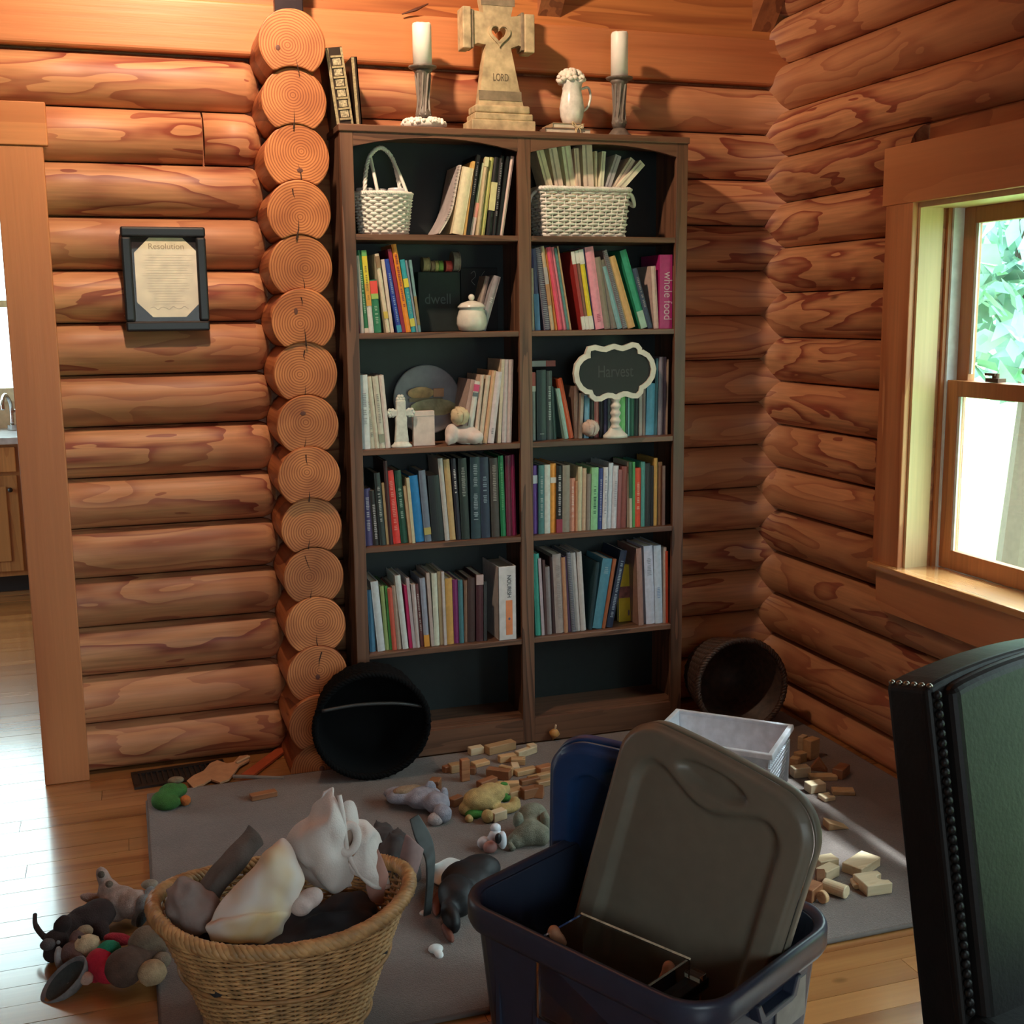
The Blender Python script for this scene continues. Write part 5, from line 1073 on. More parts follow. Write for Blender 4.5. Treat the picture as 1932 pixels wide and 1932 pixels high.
# ---------------- laundry basket
LC = Vector((-.102, -1.735, 0)); LA = .272; LB = .205; laxis = Vector((1, -.12, 0)).normalized(); lperp = Vector((.12, 1, 0)).normalized()
def lpt(f, a):   # f 0 foot .. 1 rim
    fl_ = .60+.40*f**1.15; x = LA*fl_*math.cos(a); yv = LB*fl_*math.sin(a); end = .028*(abs(math.cos(a))**3)*f; return LC+laxis*x+lperp*yv+Vector((0, 0, .006+(.285+end)*f))
M_WK = plain((.52, .30, .125), .5, .35, 35); M_WKD = plain((.42, .22, .085), .55, .3, 35)
lb = T('laundry_basket', 'oval honey-coloured wicker laundry basket heaped with cloths', 'basket', LC)
rows, stk, seg = 44, 46, 3; parts = []
for j in range(rows):
    f = (j+.3)/rows*.94; path = []
    for i in range(stk*seg):
        a = 2*math.pi*i/(stk*seg); p = lpt(f, a); d = (p-LC); d.z = 0; d.normalize(); path.append(p+d*(.0042*math.cos(math.pi*i/seg+math.pi*j)))
    parts.append(tube(path, .0037, 4, closed=True))
O('weave', cat(*parts), M_WK, lb, smooth=True, kind='stuff')
O('stakes', cat(*[tube([lpt(k/7*.97, 2*math.pi*i/stk) for k in range(8)], .0034, 4) for i in range(stk)]), M_WKD, lb, smooth=True, kind='stuff')
rim = [lpt(1.0, 2*math.pi*i/220) for i in range(220)]; O('rim', rope(rim, .017, 5, 26, sr=.0085), M_WK, lb, smooth=True); O('base', lathe([(LA*.60, .004), (LA*.60, .010)], LC, n=48, ell=LB/LA, ex=laxis), M_WKD, lb)
for f in (.10, .55): O('band', tube([lpt(f, 2*math.pi*i/120)+(lpt(f, 2*math.pi*i/120)-LC-Vector((0, 0, lpt(f, 0).z))).normalized()*.008 for i in range(120)], .005, 5, closed=True), M_WKD, lb, smooth=True)
# cloths in the basket
def P3(px, py, y): return PX(px, py, 1, y)
clW = plain((.76, .69, .64), .85, .08, 12, bump=.3, bscale=260)
def stained():
    mt, nt, b = nodes('stained_cotton'); L = nt.links; tc = N(nt, 'ShaderNodeTexCoord'); nz = N(nt, 'ShaderNodeTexNoise', i_Scale=7, i_Detail=2); L.new(tc.outputs['Object'], nz.inputs['Vector'])
    r = ramp(nt, [(.45, (.76, .68, .61)), (.62, (.68, .50, .26)), (.8, (.70, .58, .42))]); L.new(nz.outputs['Fac'], r.inputs['Fac']); L.new(r.outputs['Color'], b.inputs['Base Color']); b.inputs['Roughness'].default_value = .9; return mt
M_STAIN = stained()
dk = blob('dark_laundry', [ell(LC+Vector((0, .0, .17)), (.21, .15, .085), wob=.3, seed=1), ell(LC+Vector((.10, -.05, .20)), (.11, .08, .06), wob=.4, seed=2), ell(LC+Vector((.14, .04, .215)), (.07, .06, .05), wob=.4, seed=3), ell(LC+Vector((-.12, .03, .22)), (.09, .08, .06), wob=.4, seed=4)], plain((.028, .026, .032), .9, .4, 18, bump=.5, bscale=25), None, LC+Vector((0, 0, .02)), vox=.009)
tag(dk, 'dark crumpled clothes filling the laundry basket', 'clothes')
y = -1.80
sA = sheet('stained_cloth', [[P3(492, 1640, y+.05), P3(512, 1600, y+.06), P3(530, 1584, y+.06), P3(542, 1592, y+.06), P3(552, 1615, y+.06)], [P3(446, 1672, y+.02), P3(482, 1640, y+.01), P3(515, 1625, y), P3(545, 1632, y+.005), P3(572, 1655, y+.02)], [P3(410, 1712, y), P3(450, 1700, y-.02), P3(500, 1690, y-.03), P3(540, 1690, y-.02), P3(562, 1690, y)], [P3(395, 1738, y-.01), P3(440, 1728, y-.035), P3(490, 1724, y-.04), P3(525, 1722, y-.03), P3(550, 1716, y-.005)], [P3(386, 1752, y-.02), P3(435, 1738, y-.05), P3(490, 1734, y-.055), P3(522, 1732, y-.045), P3(545, 1730, y-.01)], [P3(398, 1772, y), P3(440, 1776, y-.035), P3(480, 1780, y-.04), P3(508, 1776, y-.03), P3(528, 1760, y)]], M_STAIN, None, P3(470, 1740, y), th=.008, sub=6, wr=.007, wf=26)
tag(sA, 'white cotton cloth with yellowish stains slung over the laundry heap', 'cloth')
y = -1.70
sB = sheet('white_cloth', [[P3(610, 1490, y), P3(627, 1484, y), P3(634, 1500, y-.02), P3(640, 1520, y-.03)], [P3(588, 1530, y+.02), P3(612, 1540, y-.04), P3(630, 1550, y-.06), P3(650, 1570, y-.05)], [P3(540, 1578, y+.04), P3(585, 1600, y-.05), P3(625, 1610, y-.07), P3(655, 1622, y-.05)], [P3(548, 1610, y+.03), P3(590, 1650, y-.03), P3(630, 1665, y-.06), P3(665, 1652, y-.03)], [P3(570, 1650, y+.05), P3(605, 1672, y+.01), P3(635, 1680, y-.01), P3(660, 1670, y+.02)]], clW, None, P3(600, 1600, y), th=.007, sub=8, wr=.011, wf=22, seed=2)
tag(sB, 'white soft cloth with a tall pointed fold atop the laundry heap', 'cloth')
wc2 = T('white_cloth_ring', 'white gathered cloth with a round opening at the right of the laundry heap', 'cloth', P3(690, 1620, y))
cR = P3(657, 1583, y-.045); O('opening', tube([cR+Vector((.020*math.cos(a), .012*math.sin(a), .026*math.sin(a+.3))) for a in [i*math.pi/12 for i in range(24)]], .010, 8, closed=True), clW, wc2, smooth=True)
O('inner_lining', ell(cR+Vector((0, .012, 0)), (.018, .008, .024)), plain((.38, .28, .22), .9), wc2, smooth=True)
sheet('upright_flap', [[P3(641, 1528, y+.0), P3(652, 1512, y), P3(664, 1512, y+.0), P3(670, 1524, y+.01)], [P3(645, 1552, y-.01), P3(656, 1545, y-.02), P3(667, 1545, y-.015), P3(675, 1550, y)], [P3(648, 1585, y-.02), P3(660, 1585, y-.02), P3(672, 1580, y-.02), P3(682, 1572, y)]], clW, wc2, th=.006, sub=5, wr=.004, wf=24)
sheet('gathered_cloth', [[P3(668, 1548, y+.01), P3(690, 1546, y+.01), P3(708, 1562, y+.01), P3(716, 1590, y+.02)], [P3(672, 1572, y-.025), P3(690, 1568, y-.035), P3(702, 1580, y-.03), P3(712, 1600, y-.005)], [P3(675, 1598, y-.04), P3(690, 1600, y-.05), P3(704, 1608, y-.04), P3(716, 1622, y-.01)], [P3(664, 1622, y-.045), P3(685, 1632, y-.06), P3(708, 1638, y-.05), P3(728, 1650, y-.02)], [P3(660, 1640, y-.04), P3(684, 1658, y-.05), P3(712, 1672, y-.045), P3(735, 1668, y-.02)]], clW, wc2, th=.008, sub=7, wr=.009, wf=34, seed=4)
O('hem', tube(crpath([P3(640, 1500, y-.025), P3(648, 1545, y-.045), P3(655, 1600, y-.055), P3(672, 1640, y-.055), P3(705, 1672, y-.055), P3(734, 1672, y-.03)], 8), .0055, 6), clW, wc2, smooth=True)
pk_ = sheet('pink_lining_cloth', [[P3(712, 1600, y-.03), P3(722, 1620, y-.04), P3(733, 1650, y-.04)], [P3(700, 1640, y-.04), P3(712, 1660, y-.05), P3(728, 1672, y-.05)], [P3(690, 1670, y-.02), P3(700, 1700, y-.03), P3(722, 1706, y-.03)]], plain((.50, .27, .22), .8), None, P3(712, 1660, y-.04), th=.006, sub=5, wr=.003)
tag(pk_, 'dull pink cloth lining drooping toward the basket rim', 'cloth')
gm_ = plain((.115, .095, .085), .9, .25, 20, bump=.3)
y = -1.70
g1 = sheet('grey_sleeve', [[P3(470, 1558, y+.12), P3(487, 1572, y+.10), P3(492, 1596, y+.08)], [P3(425, 1610, y+.06), P3(445, 1620, y+.02), P3(462, 1632, y+.02)], [P3(375, 1670, y+.03), P3(395, 1680, y-.02), P3(422, 1690, y-.02)], [P3(350, 1700, y+.04), P3(372, 1722, y-.01), P3(395, 1740, y-.01)]], gm_, None, P3(420, 1650, y), th=.008, sub=7, wr=.010, wf=20)
tag(g1, 'dark grey-brown sleeve poking up at the left of the laundry heap', 'clothes')
g2 = blob('taupe_garment', [ell(P3(352, 1700, y-.02), (.045, .045, .05), wob=.4, seed=9), ell(P3(375, 1722, y-.03), (.05, .05, .05), wob=.4, seed=10)], plain((.30, .23, .21), .9, .15, 20, bump=.4, bscale=60), None, P3(360, 1730, y-.02), vox=.006); tag(g2, 'taupe garment bunched at the left end of the laundry basket', 'clothes')
g3 = blob('pale_sock', [ell(P3(585, 1695, -1.79), (.030, .024, .022), RY(-.35)), ell(P3(568, 1708, -1.80), (.026, .026, .022))], plain((.60, .48, .44), .9, bump=.3), None, P3(580, 1700, -1.79), vox=.004); tag(g3, 'rolled pale sock lying on the dark clothes in the basket', 'sock')
y = -1.66
g4 = sheet('grey_pink_garment', [[P3(765, 1572, y), P3(778, 1580, y-.01), P3(800, 1602, y+.0)], [P3(755, 1620, y-.01), P3(772, 1625, y-.03), P3(793, 1628, y-.02)], [P3(742, 1668, y-.01), P3(760, 1672, y-.04), P3(782, 1655, y-.03)], [P3(725, 1705, y), P3(742, 1700, y-.03), P3(765, 1680, y-.03)]], plain((.30, .19, .18), .85, .4, 14), None, P3(765, 1640, y), th=.008, sub=6, wr=.004)
tag(g4, 'greyish pink garment corner standing over the right basket rim', 'clothes')
y = -1.52; pl_ = lambda a, b, z: PX(a, b, 2, z)
g5 = sheet('charcoal_garment', [[P3(790, 1535, y+.05), P3(805, 1560, y+.04), P3(816, 1590, y+.02), P3(820, 1640, y), pl_(812, 1725, RUGZ+.01)], [P3(772, 1545, y+.05), P3(783, 1580, y+.02), P3(797, 1610, y), P3(805, 1650, y-.02), pl_(798, 1730, RUGZ+.01)]], plain((.05, .055, .055), .7, .3, 20), None, FL(800, 1700, RUGZ), th=.006, sub=6, wr=.003); tag(g5, 'charcoal garment flap draped behind the laundry basket', 'clothes')
g6 = blob('brown_jacket', [ell(FL(735, 1640, .05), (.09, .09, .05), wob=.4, seed=11), ell(FL(750, 1620, .10), (.06, .06, .07), wob=.5, seed=12), ell(FL(725, 1600, .07), (.05, .06, .07), wob=.5, seed=13)], plain((.055, .045, .045), .85, .4, 16, bump=.5, bscale=40), None, FL(740, 1660, RUGZ), vox=.008); tag(g6, 'dark grey-brown jacket crumpled behind the laundry basket', 'clothes')

# ---------------- blue tote with two lids and acrylic boxes
TU = Vector((.465, -.885, 0)).normalized(); TV = Vector((.885, .465, 0)).normalized(); TL0 = Vector((.19, -2.03, 0)); TW, TD, TH = .615, .46, .405
TC = TL0+TU*TW/2+TV*TD/2
def rr_loop(w, d, r, z, n=7):
    return [TC+TU*a+TV*b+Vector((0, 0, z)) for a, b in rpath(-w/2, w/2, -d/2, d/2, r, n)]
def loft(loops, cap0=True, cap1=False):
    n = len(loops[0]); V = [p for l in loops for p in l]; Fc = []
    for j in range(len(loops)-1):
        for i in range(n): k = (i+1) % n; Fc.append((j*n+i, j*n+k, (j+1)*n+k, (j+1)*n+i))
    if cap0: Fc.append(tuple(range(n-1, -1, -1)))
    if cap1: b = (len(loops)-1)*n; Fc.append(tuple(range(b, b+n)))
    return V, Fc
M_TOTE = plain((.028, .036, .064), .38, .08); M_TOTEB = plain((.020, .055, .16), .35, .08)
tt = T('storage_tote', 'large navy plastic storage tote in front, lids and acrylic boxes inside', 'tote', TC)
O('body', loft([rr_loop(.50, .355, .06, .008), rr_loop(.52, .375, .065, .03), rr_loop(.575, .425, .075, TH-.05), rr_loop(.578, .428, .075, TH-.012), rr_loop(.568, .418, .072, TH-.012), rr_loop(.512, .367, .062, .035), rr_loop(.48, .335, .055, .013)], True, True), M_TOTE, tt, smooth=False, bev=.002)
O('rim', loft([rr_loop(.576, .426, .075, TH-.06), rr_loop(.604, .452, .085, TH-.056), rr_loop(.616, .462, .09, TH-.044), rr_loop(.616, .462, .09, TH-.010), rr_loop(.610, .456, .088, TH-.002), rr_loop(.600, .446, .084, TH), rr_loop(.586, .432, .078, TH-.002), rr_loop(.572, .420, .074, TH-.010)], False), M_TOTE, tt, smooth=True)
for s in (-1, 1):
    e = TC+TU*(s*.296)+Vector((0, 0, TH-.075)); ex_, ey_ = TV, Vector((0, 0, 1))
    O('grip', prism([(-.075, .02), (-.06, -.018), (-.045, -.022), (.045, -.022), (.06, -.018), (.075, .02), (.06, .02), (.045, -.008), (-.045, -.008), (-.06, .02)], e, ex_, ey_, TU, -.012, .012), M_TOTE, tt, bev=.003)
for i in range(5):
    q = TC+TU*(-.20+.10*i)-TV*(.205)+Vector((0, 0, .17)); O('side_rib', box(q+TV*.006, (.010, .012, .26), Matrix((TU, TV, Vector((0, 0, 1)))).transposed().to_3x3()), M_TOTE, tt)
e = TC+TU*(.292)+TV*.08+Vector((0, 0, TH-.13)); O('paper_label', prism([(-.05, -.04), (.05, -.04), (.05, .04), (-.05, .04)], e-TU*.010, TV, Vector((0, 0, 1)), TU, -.0, .003), plain((.28, .26, .24), .6), tt)
def lid_thing(TLp, e1, e2, w, L, mt, name, label, gutter=True):
    e1, e2 = Vector(e1).normalized(), Vector(e2); e2 = (e2-e1*e2.dot(e1)).normalized(); nz = e2.cross(e1)   # face normal, towards the photographer
    if nz.dot(CAM-TLp) < 0: nz = -nz
    cen = TLp+e1*w/2+e2*L/2; NS, NT = 72, 88; V, Fc = [], []; rc = .085
    def edge(ang_x, ang_y, w_, L_):
        return 1
    def bnd(sx, sy):  # map unit square to a rounded rectangle with slightly bowed ends
        hx_, hy_ = w/2, L/2; x, y_ = sx*hx_, sy*hy_
        m_ = max(abs(sx), abs(sy))
        if m_ < 1e-6: return x, y_
        bx_, by_ = sx/m_*hx_, sy/m_*hy_
        qx, qy = abs(bx_)-(hx_-rc), abs(by_)-(hy_-rc)
        if qx > 0 and qy > 0:
            l = math.hypot(qx, qy); bx_ = math.copysign(hx_-rc+qx/l*rc*1.0, bx_); by_ = math.copysign(hy_-rc+qy/l*rc, by_)
        return bx_*m_, by_*m_
    def sm(a, b, t): t = max(0, min(1, (t-a)/(b-a))); return t*t*(3-2*t)
    def hgt(x, y_):
        hx_, hy_ = w/2-.058, L/2-.058; r2 = .055
        top = hy_-(.050*math.exp(-(x/.095)**2))
        qx, qy = abs(x)-(hx_-r2), (abs(y_) if y_ > 0 else (-y_+ (hy_-top)))-(hy_-r2)
        d = math.hypot(max(qx, 0), max(qy, 0))+min(max(qx, qy), 0)-r2
        h = .018*sm(-.007, .007, d)
        ed = math.hypot(max(abs(x)-(w/2-rc), 0), max(abs(y_)-(L/2-rc), 0))+min(max(abs(x)-(w/2-rc), abs(y_)-(L/2-rc)), 0)-rc
        h -= .016*sm(-.014, -.002, ed)
        g = (x/.085)**2+((y_+L/2-.052)/.024)**2
        h -= .020*(1-sm(.50, 1.0, g))
        if y_ > 0:
            g2 = (x/.085)**2+((y_-L/2+.052)/.024)**2; h -= .020*(1-sm(.50, 1.0, g2))
        return h
    for i in range(NS+1):
        for j in range(NT+1):
            sx, sy = -1+2*i/NS, -1+2*j/NT; sx = math.sin(sx*math.pi/2)*.35+sx*.65; sy = math.sin(sy*math.pi/2)*.35+sy*.65
            x, y_ = bnd(sx, sy); bow = .010*(1-(2*x/w)**2)*(sy*abs(sy)); V.append(cen+e1*x+e2*(y_+bow)+nz*hgt(x, y_))
    for i in range(NS):
        for j in range(NT): a = i*(NT+1)+j; Fc.append((a, a+1, a+NT+2, a+NT+1))
    t = T(name, label, 'lid', cen+e2*L/2, 'tote lids')
    o = O('panel', (V, Fc), mt, t, smooth=True); s_ = o.modifiers.new('thickness', 'SOLIDIFY'); s_.thickness = .004; s_.offset = -1
    # turned-down skirt round the edge
    P = [];
    for k in range(160):
        a = 2*math.pi*k/160; sx, sy = math.cos(a), math.sin(a); m_ = max(abs(sx), abs(sy)); P.append((sx/m_, sy/m_))
    ring_ = []
    for sx, sy in P:
        x, y_ = bnd(sx, sy); bow = .010*(1-(2*x/w)**2)*(sy*abs(sy)); ring_.append(cen+e1*x+e2*(y_+bow))
    O('skirt', loft([[p-nz*.030 for p in ring_], [p+nz*(-.012) for p in ring_], [cen+(p-cen)*.985-nz*.010 for p in ring_], [cen+(p-cen)*.985-nz*.030 for p in ring_]], False), mt, t, smooth=True)
    O('clip', box(cen-e2*(L/2-.060)+e1*.075-nz*.008+nz*.004, (.012, .010, .006), Matrix((e1, e2, nz)).transposed()), plain((.45, .42, .35), .3), t)
    lg = cen+e2*.14+e1*(w*.2)+nz*.0015
    return t, cen, e1, e2, nz
M_TAUPE = plain((.185, .160, .120), .42, .06); TLb = PX(1190, 1340, 2, .76); TRb = PX(1558, 1535, 2, .67); e1 = TRb-TLb; wl_ = e1.length; e1.normalize()
d_ = ray(1092, 1700); t_ = ((TLb-CAM).dot(e1))/d_.dot(e1); e2 = (CAM+d_*t_-TLb).normalized()
tl, lc_, le1, le2, lnz = lid_thing(TLb, e1, e2, wl_, .60, M_TAUPE, 'tote_lid', 'taupe tote lid standing on end in the navy tote')
q = lc_+le2*.145+le1*(wl_*.19)+lnz*.0005
O('embossed_mark', cat(*[box(q+le1*a+le2*b, s_, Matrix((le1, le2, lnz)).transposed()) for a, b, s_ in ((-.012, 0, (.0016, .07, .0016)), (.012, 0, (.0016, .07, .0016)), (0, .035, (.024, .0016, .0016)), (0, -.035, (.024, .0016, .0016)))]), M_TAUPE, tl)
TLc = PX(1040, 1388, 2, .655); e1 = (TU*.42+TV*.15+Vector((0, 0, -.05))).normalized(); d_ = ray(1036, 1690); t_ = ((TLc-CAM).dot(e1))/d_.dot(e1); e2 = (CAM+d_*t_-TLc).normalized()
lid_thing(TLc, e1, e2, .415, .60, M_TOTEB, 'tote_lid', 'blue tote lid standing behind the taupe lid in the tote')
# acrylic tray and small stand inside the tote
def acryl(name, lab, A, B, C_, h, th=.005):
    A, B, C_ = Vector(A), Vector(B), Vector(C_); t = T(name, lab, 'acrylic box', A-Vector((0, 0, h))); u_, v_ = (B-A), (C_-A); dn = Vector((0, 0, -h))
    def panel(p, a, b, off): off = off.normalized()*th; V = [p, p+a, p+a+b, p+b]; return V+[x+off for x in V], [(0, 1, 2, 3), (7, 6, 5, 4), (0, 4, 5, 1), (1, 5, 6, 2), (2, 6, 7, 3), (3, 7, 4, 0)]
    O('side', panel(A, u_, dn, v_), M_ACRYL, t); O('side', panel(C_-v_.normalized()*th, u_, dn, v_), M_ACRYL, t); O('end', panel(A, v_, dn, u_), M_ACRYL, t); O('end', panel(B-u_.normalized()*th, v_, dn, u_), M_ACRYL, t)
    O('bottom', panel(A+dn, u_, v_, Vector((0, 0, 1))), M_ACRYL, t)
    em = plain((.55, .50, .36), .15, .3, 60); O('polished_edge', cat(tube([A+Vector((0, 0, .0005)), B+Vector((0, 0, .0005))], .0026, 4), tube([C_+Vector((0, 0, .0005)), C_+u_+Vector((0, 0, .0005))], .0026, 4)), em, t)
    return t
z_ = .385; A_ = PX(1097, 1724, 2, z_); B_ = PX(1302, 1810, 2, z_); C_ = A_-TV*.13; acryl('acrylic_tray', 'clear acrylic tray with bright polished edges inside the tote', A_, B_, C_, .16)
A_ = PX(1300, 1822, 2, .345); B_ = PX(1332, 1850, 2, .345); s2 = T('acrylic_stand', 'small black-based acrylic display stand in the tote corner', 'stand', A_-TV*.06-Vector((0, 0, .09)))
Rt = Matrix((TU, TV, Vector((0, 0, 1)))).transposed(); O('base', box(A_-TV*.05+TU*.01-Vector((0, 0, .015)), (.07, .10, .02), Rt), BLACK, s2, bev=.002); O('clear_top', box(A_-TV*.02+TU*.02+Vector((0, 0, .002)), (.05, .02, .012), Rt), M_ACRYL, s2); O('post', box(A_-TV*.05+TU*.01-Vector((0, 0, .06)), (.05, .08, .07), Rt), M_ACRYL, s2)
skm = plain((.42, .19, .10), .6, .3, 40)
for px, py, z, lab in ((1045, 1770, .37, 'small brown carved wooden figure at the left in the tote'), (1262, 1838, .345, 'small brown carved wooden figure beside the black stand in the tote')):
    c = PX(px, py, 2, z); f_ = blob('carved_figure', [ell(c+Vector((0, 0, .012)), (.013, .013, .015)), ell(c-Vector((0, 0, .02)), (.016, .014, .026)), ell(c+Vector((-.014, 0, -.005)), (.007, .007, .02), RY(.4)), ell(c+Vector((.013, -.004, .0)), (.008, .008, .022), RY(-.5)), ell(c-Vector((0, 0, .07)), (.012, .012, .04))], skm, None, c-Vector((0, 0, .11)), vox=.0035); tag(f_, lab, 'figurine', 'carved figures in the tote')

# ---------------- black leather chair
th_ = math.radians(10); cw = Vector((math.cos(th_), math.sin(th_), 0)); BLK = plain((.008, .007, .007), .48, .2, 25, bump=.10, bscale=120, spec=.25)
cB = PX(1732, 1895, 2, .405); d_ = ray(1668, 1288); cTp = CAM+d_*((cB-CAM).dot(cw)/d_.dot(cw)); cup = (cTp-cB).normalized(); HBk_ = (cTp-cB).length; cnn = cw.cross(cup)      # cnn: front face normal
if cnn.dot(CAM-cB) < 0: cnn = -cnn
cn = Vector((cnn.x, cnn.y, 0)).normalized(); CWD, THK = .56, .105; zseat = cB.z
ch = T('leather_chair', 'black leather high-back chair with braided trim at the right edge', 'chair', Vector((cB.x, cB.y, 0))+cw*.28+cn*.1)
def back_poly(x0=0, x1=None, dz=0):
    x1 = CWD if x1 is None else x1; P = [(x0, -.12), (x1, -.12)]; n = 16
    for i in range(n+1):
        s = 1-i/n; P.append((x0+(x1-x0)*s, HBk_+dz+.030*math.sin(math.pi*s)**.8))
    return P
O('backrest', prism(back_poly(), cB, cw, cup, cnn, 0, THK-.012), BLK, ch, bev=.012, seg=4)
O('back_cushion', prism(back_poly(.030, CWD-.03, -.006), cB, cw, cup, cnn, THK-.04, THK+.010), BLK, ch, bev=.018, seg=4)
Rc = Matrix((cw, -cn, Vector((0, 0, 1)))).transposed(); cF = cB+cnn*THK
O('seat_cushion', box(cF+cw*CWD/2+cn*.22-Vector((0, 0, .050)), (CWD*1.0, .52, .11), Rc), BLK, ch, bev=.035, seg=5)
O('seat_rail', box(cF+cw*CWD/2+cn*.20-Vector((0, 0, .145)), (CWD*.94, .50, .08), Rc), BLK, ch, bev=.01)
for a, b in ((.04, -.04), (CWD-.04, -.04), (.04, .40), (CWD-.04, .40)):
    q = cF+cw*a+cn*b; q.z = 0; O('leg', lathe([(.016, 0.001), (.024, zseat-.18)], q, n=4), plain((.03, .017, .012), .4), ch)
for i in range(34): O('braid_stud', ell(cB+cw*.014+cnn*(THK-.006)+cup*(.015+(HBk_-.03)*i/33), (.0075, .0062, .0075), RZ(th_) @ RY(.5), n=10, m=6), BLK, ch, smooth=True)
for i in range(6): O('nail_head', ell(cB+cw*.006+cnn*(.012+.016*i)+cup*(HBk_+.001), (.0055, .0055, .004), n=10, m=6), plain((.30, .27, .22), .3, metal=.9), ch, smooth=True)
O('welt', tube([cB+cw*.002+cnn*(THK-.028), cB+cw*.002+cnn*(THK-.028)+cup*(HBk_-.012)], .0025, 6), BLK, ch)

# ---------------- dark round baskets and white plastic basket
M_DW = plain((.022, .014, .012), .5, .5, 40); M_DWI = plain((.060, .030, .020), .5, .4, 40)
def round_basket(name, lab, c, ax, R, D, mt, rows=26, taper=.80, handle=False):
    ax = Vector(ax).normalized(); t = T(name, lab, 'basket', (c[0], c[1], RUGZ)); pf2 = lambda s: (R*(taper+(1-taper)*s), -D*(1-s))
    O('weave', weave(pf2, c, ax, rows=rows, stakes=44, r=D/rows*.48, amp=.003), mt, t, smooth=True, kind='stuff'); O('stakes', stakes_(pf2, c, ax, n=44, r=.003), mt, t, smooth=True, kind='stuff')
    O('shell', lathe([(R*taper-.004, -D), (R-.006, -.004), (R-.009, -.004), (R*taper-.008, -D+.004)], c, ax, n=44), mt, t, smooth=True); O('base', lathe([(R*taper, -D-.004), (R*taper, -D+.002)], c, ax, n=44), mt, t)
    O('rim', rope(ring(c, R, 140, axis=ax), .011, 3, 30), mt, t, smooth=True)
    return t
c1 = Vector((1.722, -.470, .192)); round_basket('round_wicker_basket', 'dark brown round wicker basket tipped on its side in the corner', c1, (-.13, -.985, .10), .168, .24, M_DWI)
c2 = PX(702, 1370, 1, -.475); c2.z = max(c2.z, .205); rb_ = round_basket('round_wicker_basket', 'black round wicker basket tipped on its side against the bookcase', c2, (-.10, -.97, -.12), .186, .135, plain((.003, .003, .0035), .85, spec=.15), rows=16, taper=.9)
O('handle', tube(crpath([c2+Vector((-.165, -.012, .075)), c2+Vector((-.05, -.02, .085)), c2+Vector((.08, -.02, .075)), c2+Vector((.178, -.012, .05))]), .006, 6), plain((.03, .03, .03), .5), rb_, smooth=True)
# white plastic basket
A = Vector((1.640, -.935, 0)); eb = Vector((-.72, .69, 0)).normalized(); er = Vector((-.69, -.72, 0)).normalized(); PWm = plain((.72, .74, .80), .35); wbk = T('plastic_basket', 'white perforated plastic basket behind the tote lid', 'basket', A+eb*.19+er*.14+Vector((0, 0, RUGZ)))
LBk, WBk, HBk = .38, .28, .205
def bwall(p, d, L, n_in):
    """thin wall with a raised lattice below the rim band"""
    parts = []; nb = int(L/.016)
    q = lambda a, z: p+d*a+Vector((0, 0, z))+n_in*(.02*(1-z/HBk))
    for i in range(nb+1): parts.append(tube([q(L*i/nb, RUGZ+.01)-n_in*.002, q(L*i/nb, HBk*.78)-n_in*.002], .0032, 4))
    for k in range(9): parts.append(tube([q(0, RUGZ+.012+k*.0165)-n_in*.002, q(L, RUGZ+.012+k*.0165)-n_in*.002], .0032, 4))
    V = [q(0, RUGZ+.004), q(L, RUGZ+.004), q(L, HBk), q(0, HBk)]; V += [v+n_in*.003 for v in V]; parts.append((V, [(0, 1, 2, 3), (7, 6, 5, 4), (0, 4, 5, 1), (1, 5, 6, 2), (2, 6, 7, 3), (3, 7, 4, 0)]))
    return cat(*parts)
O('wall', bwall(A, eb, LBk, er), PWm, wbk); O('wall', bwall(A+er*WBk, eb, LBk, -er), PWm, wbk); O('wall', bwall(A, er, WBk, eb), PWm, wbk); O('wall', bwall(A+eb*LBk, er, WBk, -eb), PWm, wbk)
V = [A+er*.02+eb*.02, A+er*.02+eb*(LBk-.02), A+er*(WBk-.02)+eb*(LBk-.02), A+er*(WBk-.02)+eb*.02]; O('floor_panel', ([v+Vector((0, 0, RUGZ+.004)) for v in V]+[v+Vector((0, 0, RUGZ+.008)) for v in V], BF), PWm, wbk)
def rimb(o_): return [A-er*o_-eb*o_, A-er*o_+eb*(LBk+o_), A+er*(WBk+o_)+eb*(LBk+o_), A+er*(WBk+o_)-eb*o_]
O('rim', loft([[v+Vector((0, 0, HBk-.012)) for v in rimb(.012)], [v+Vector((0, 0, HBk+.004)) for v in rimb(.010)], [v+Vector((0, 0, HBk+.004)) for v in rimb(-.006)], [v+Vector((0, 0, HBk-.010)) for v in rimb(-.004)]], False), PWm, wbk, bev=.003)
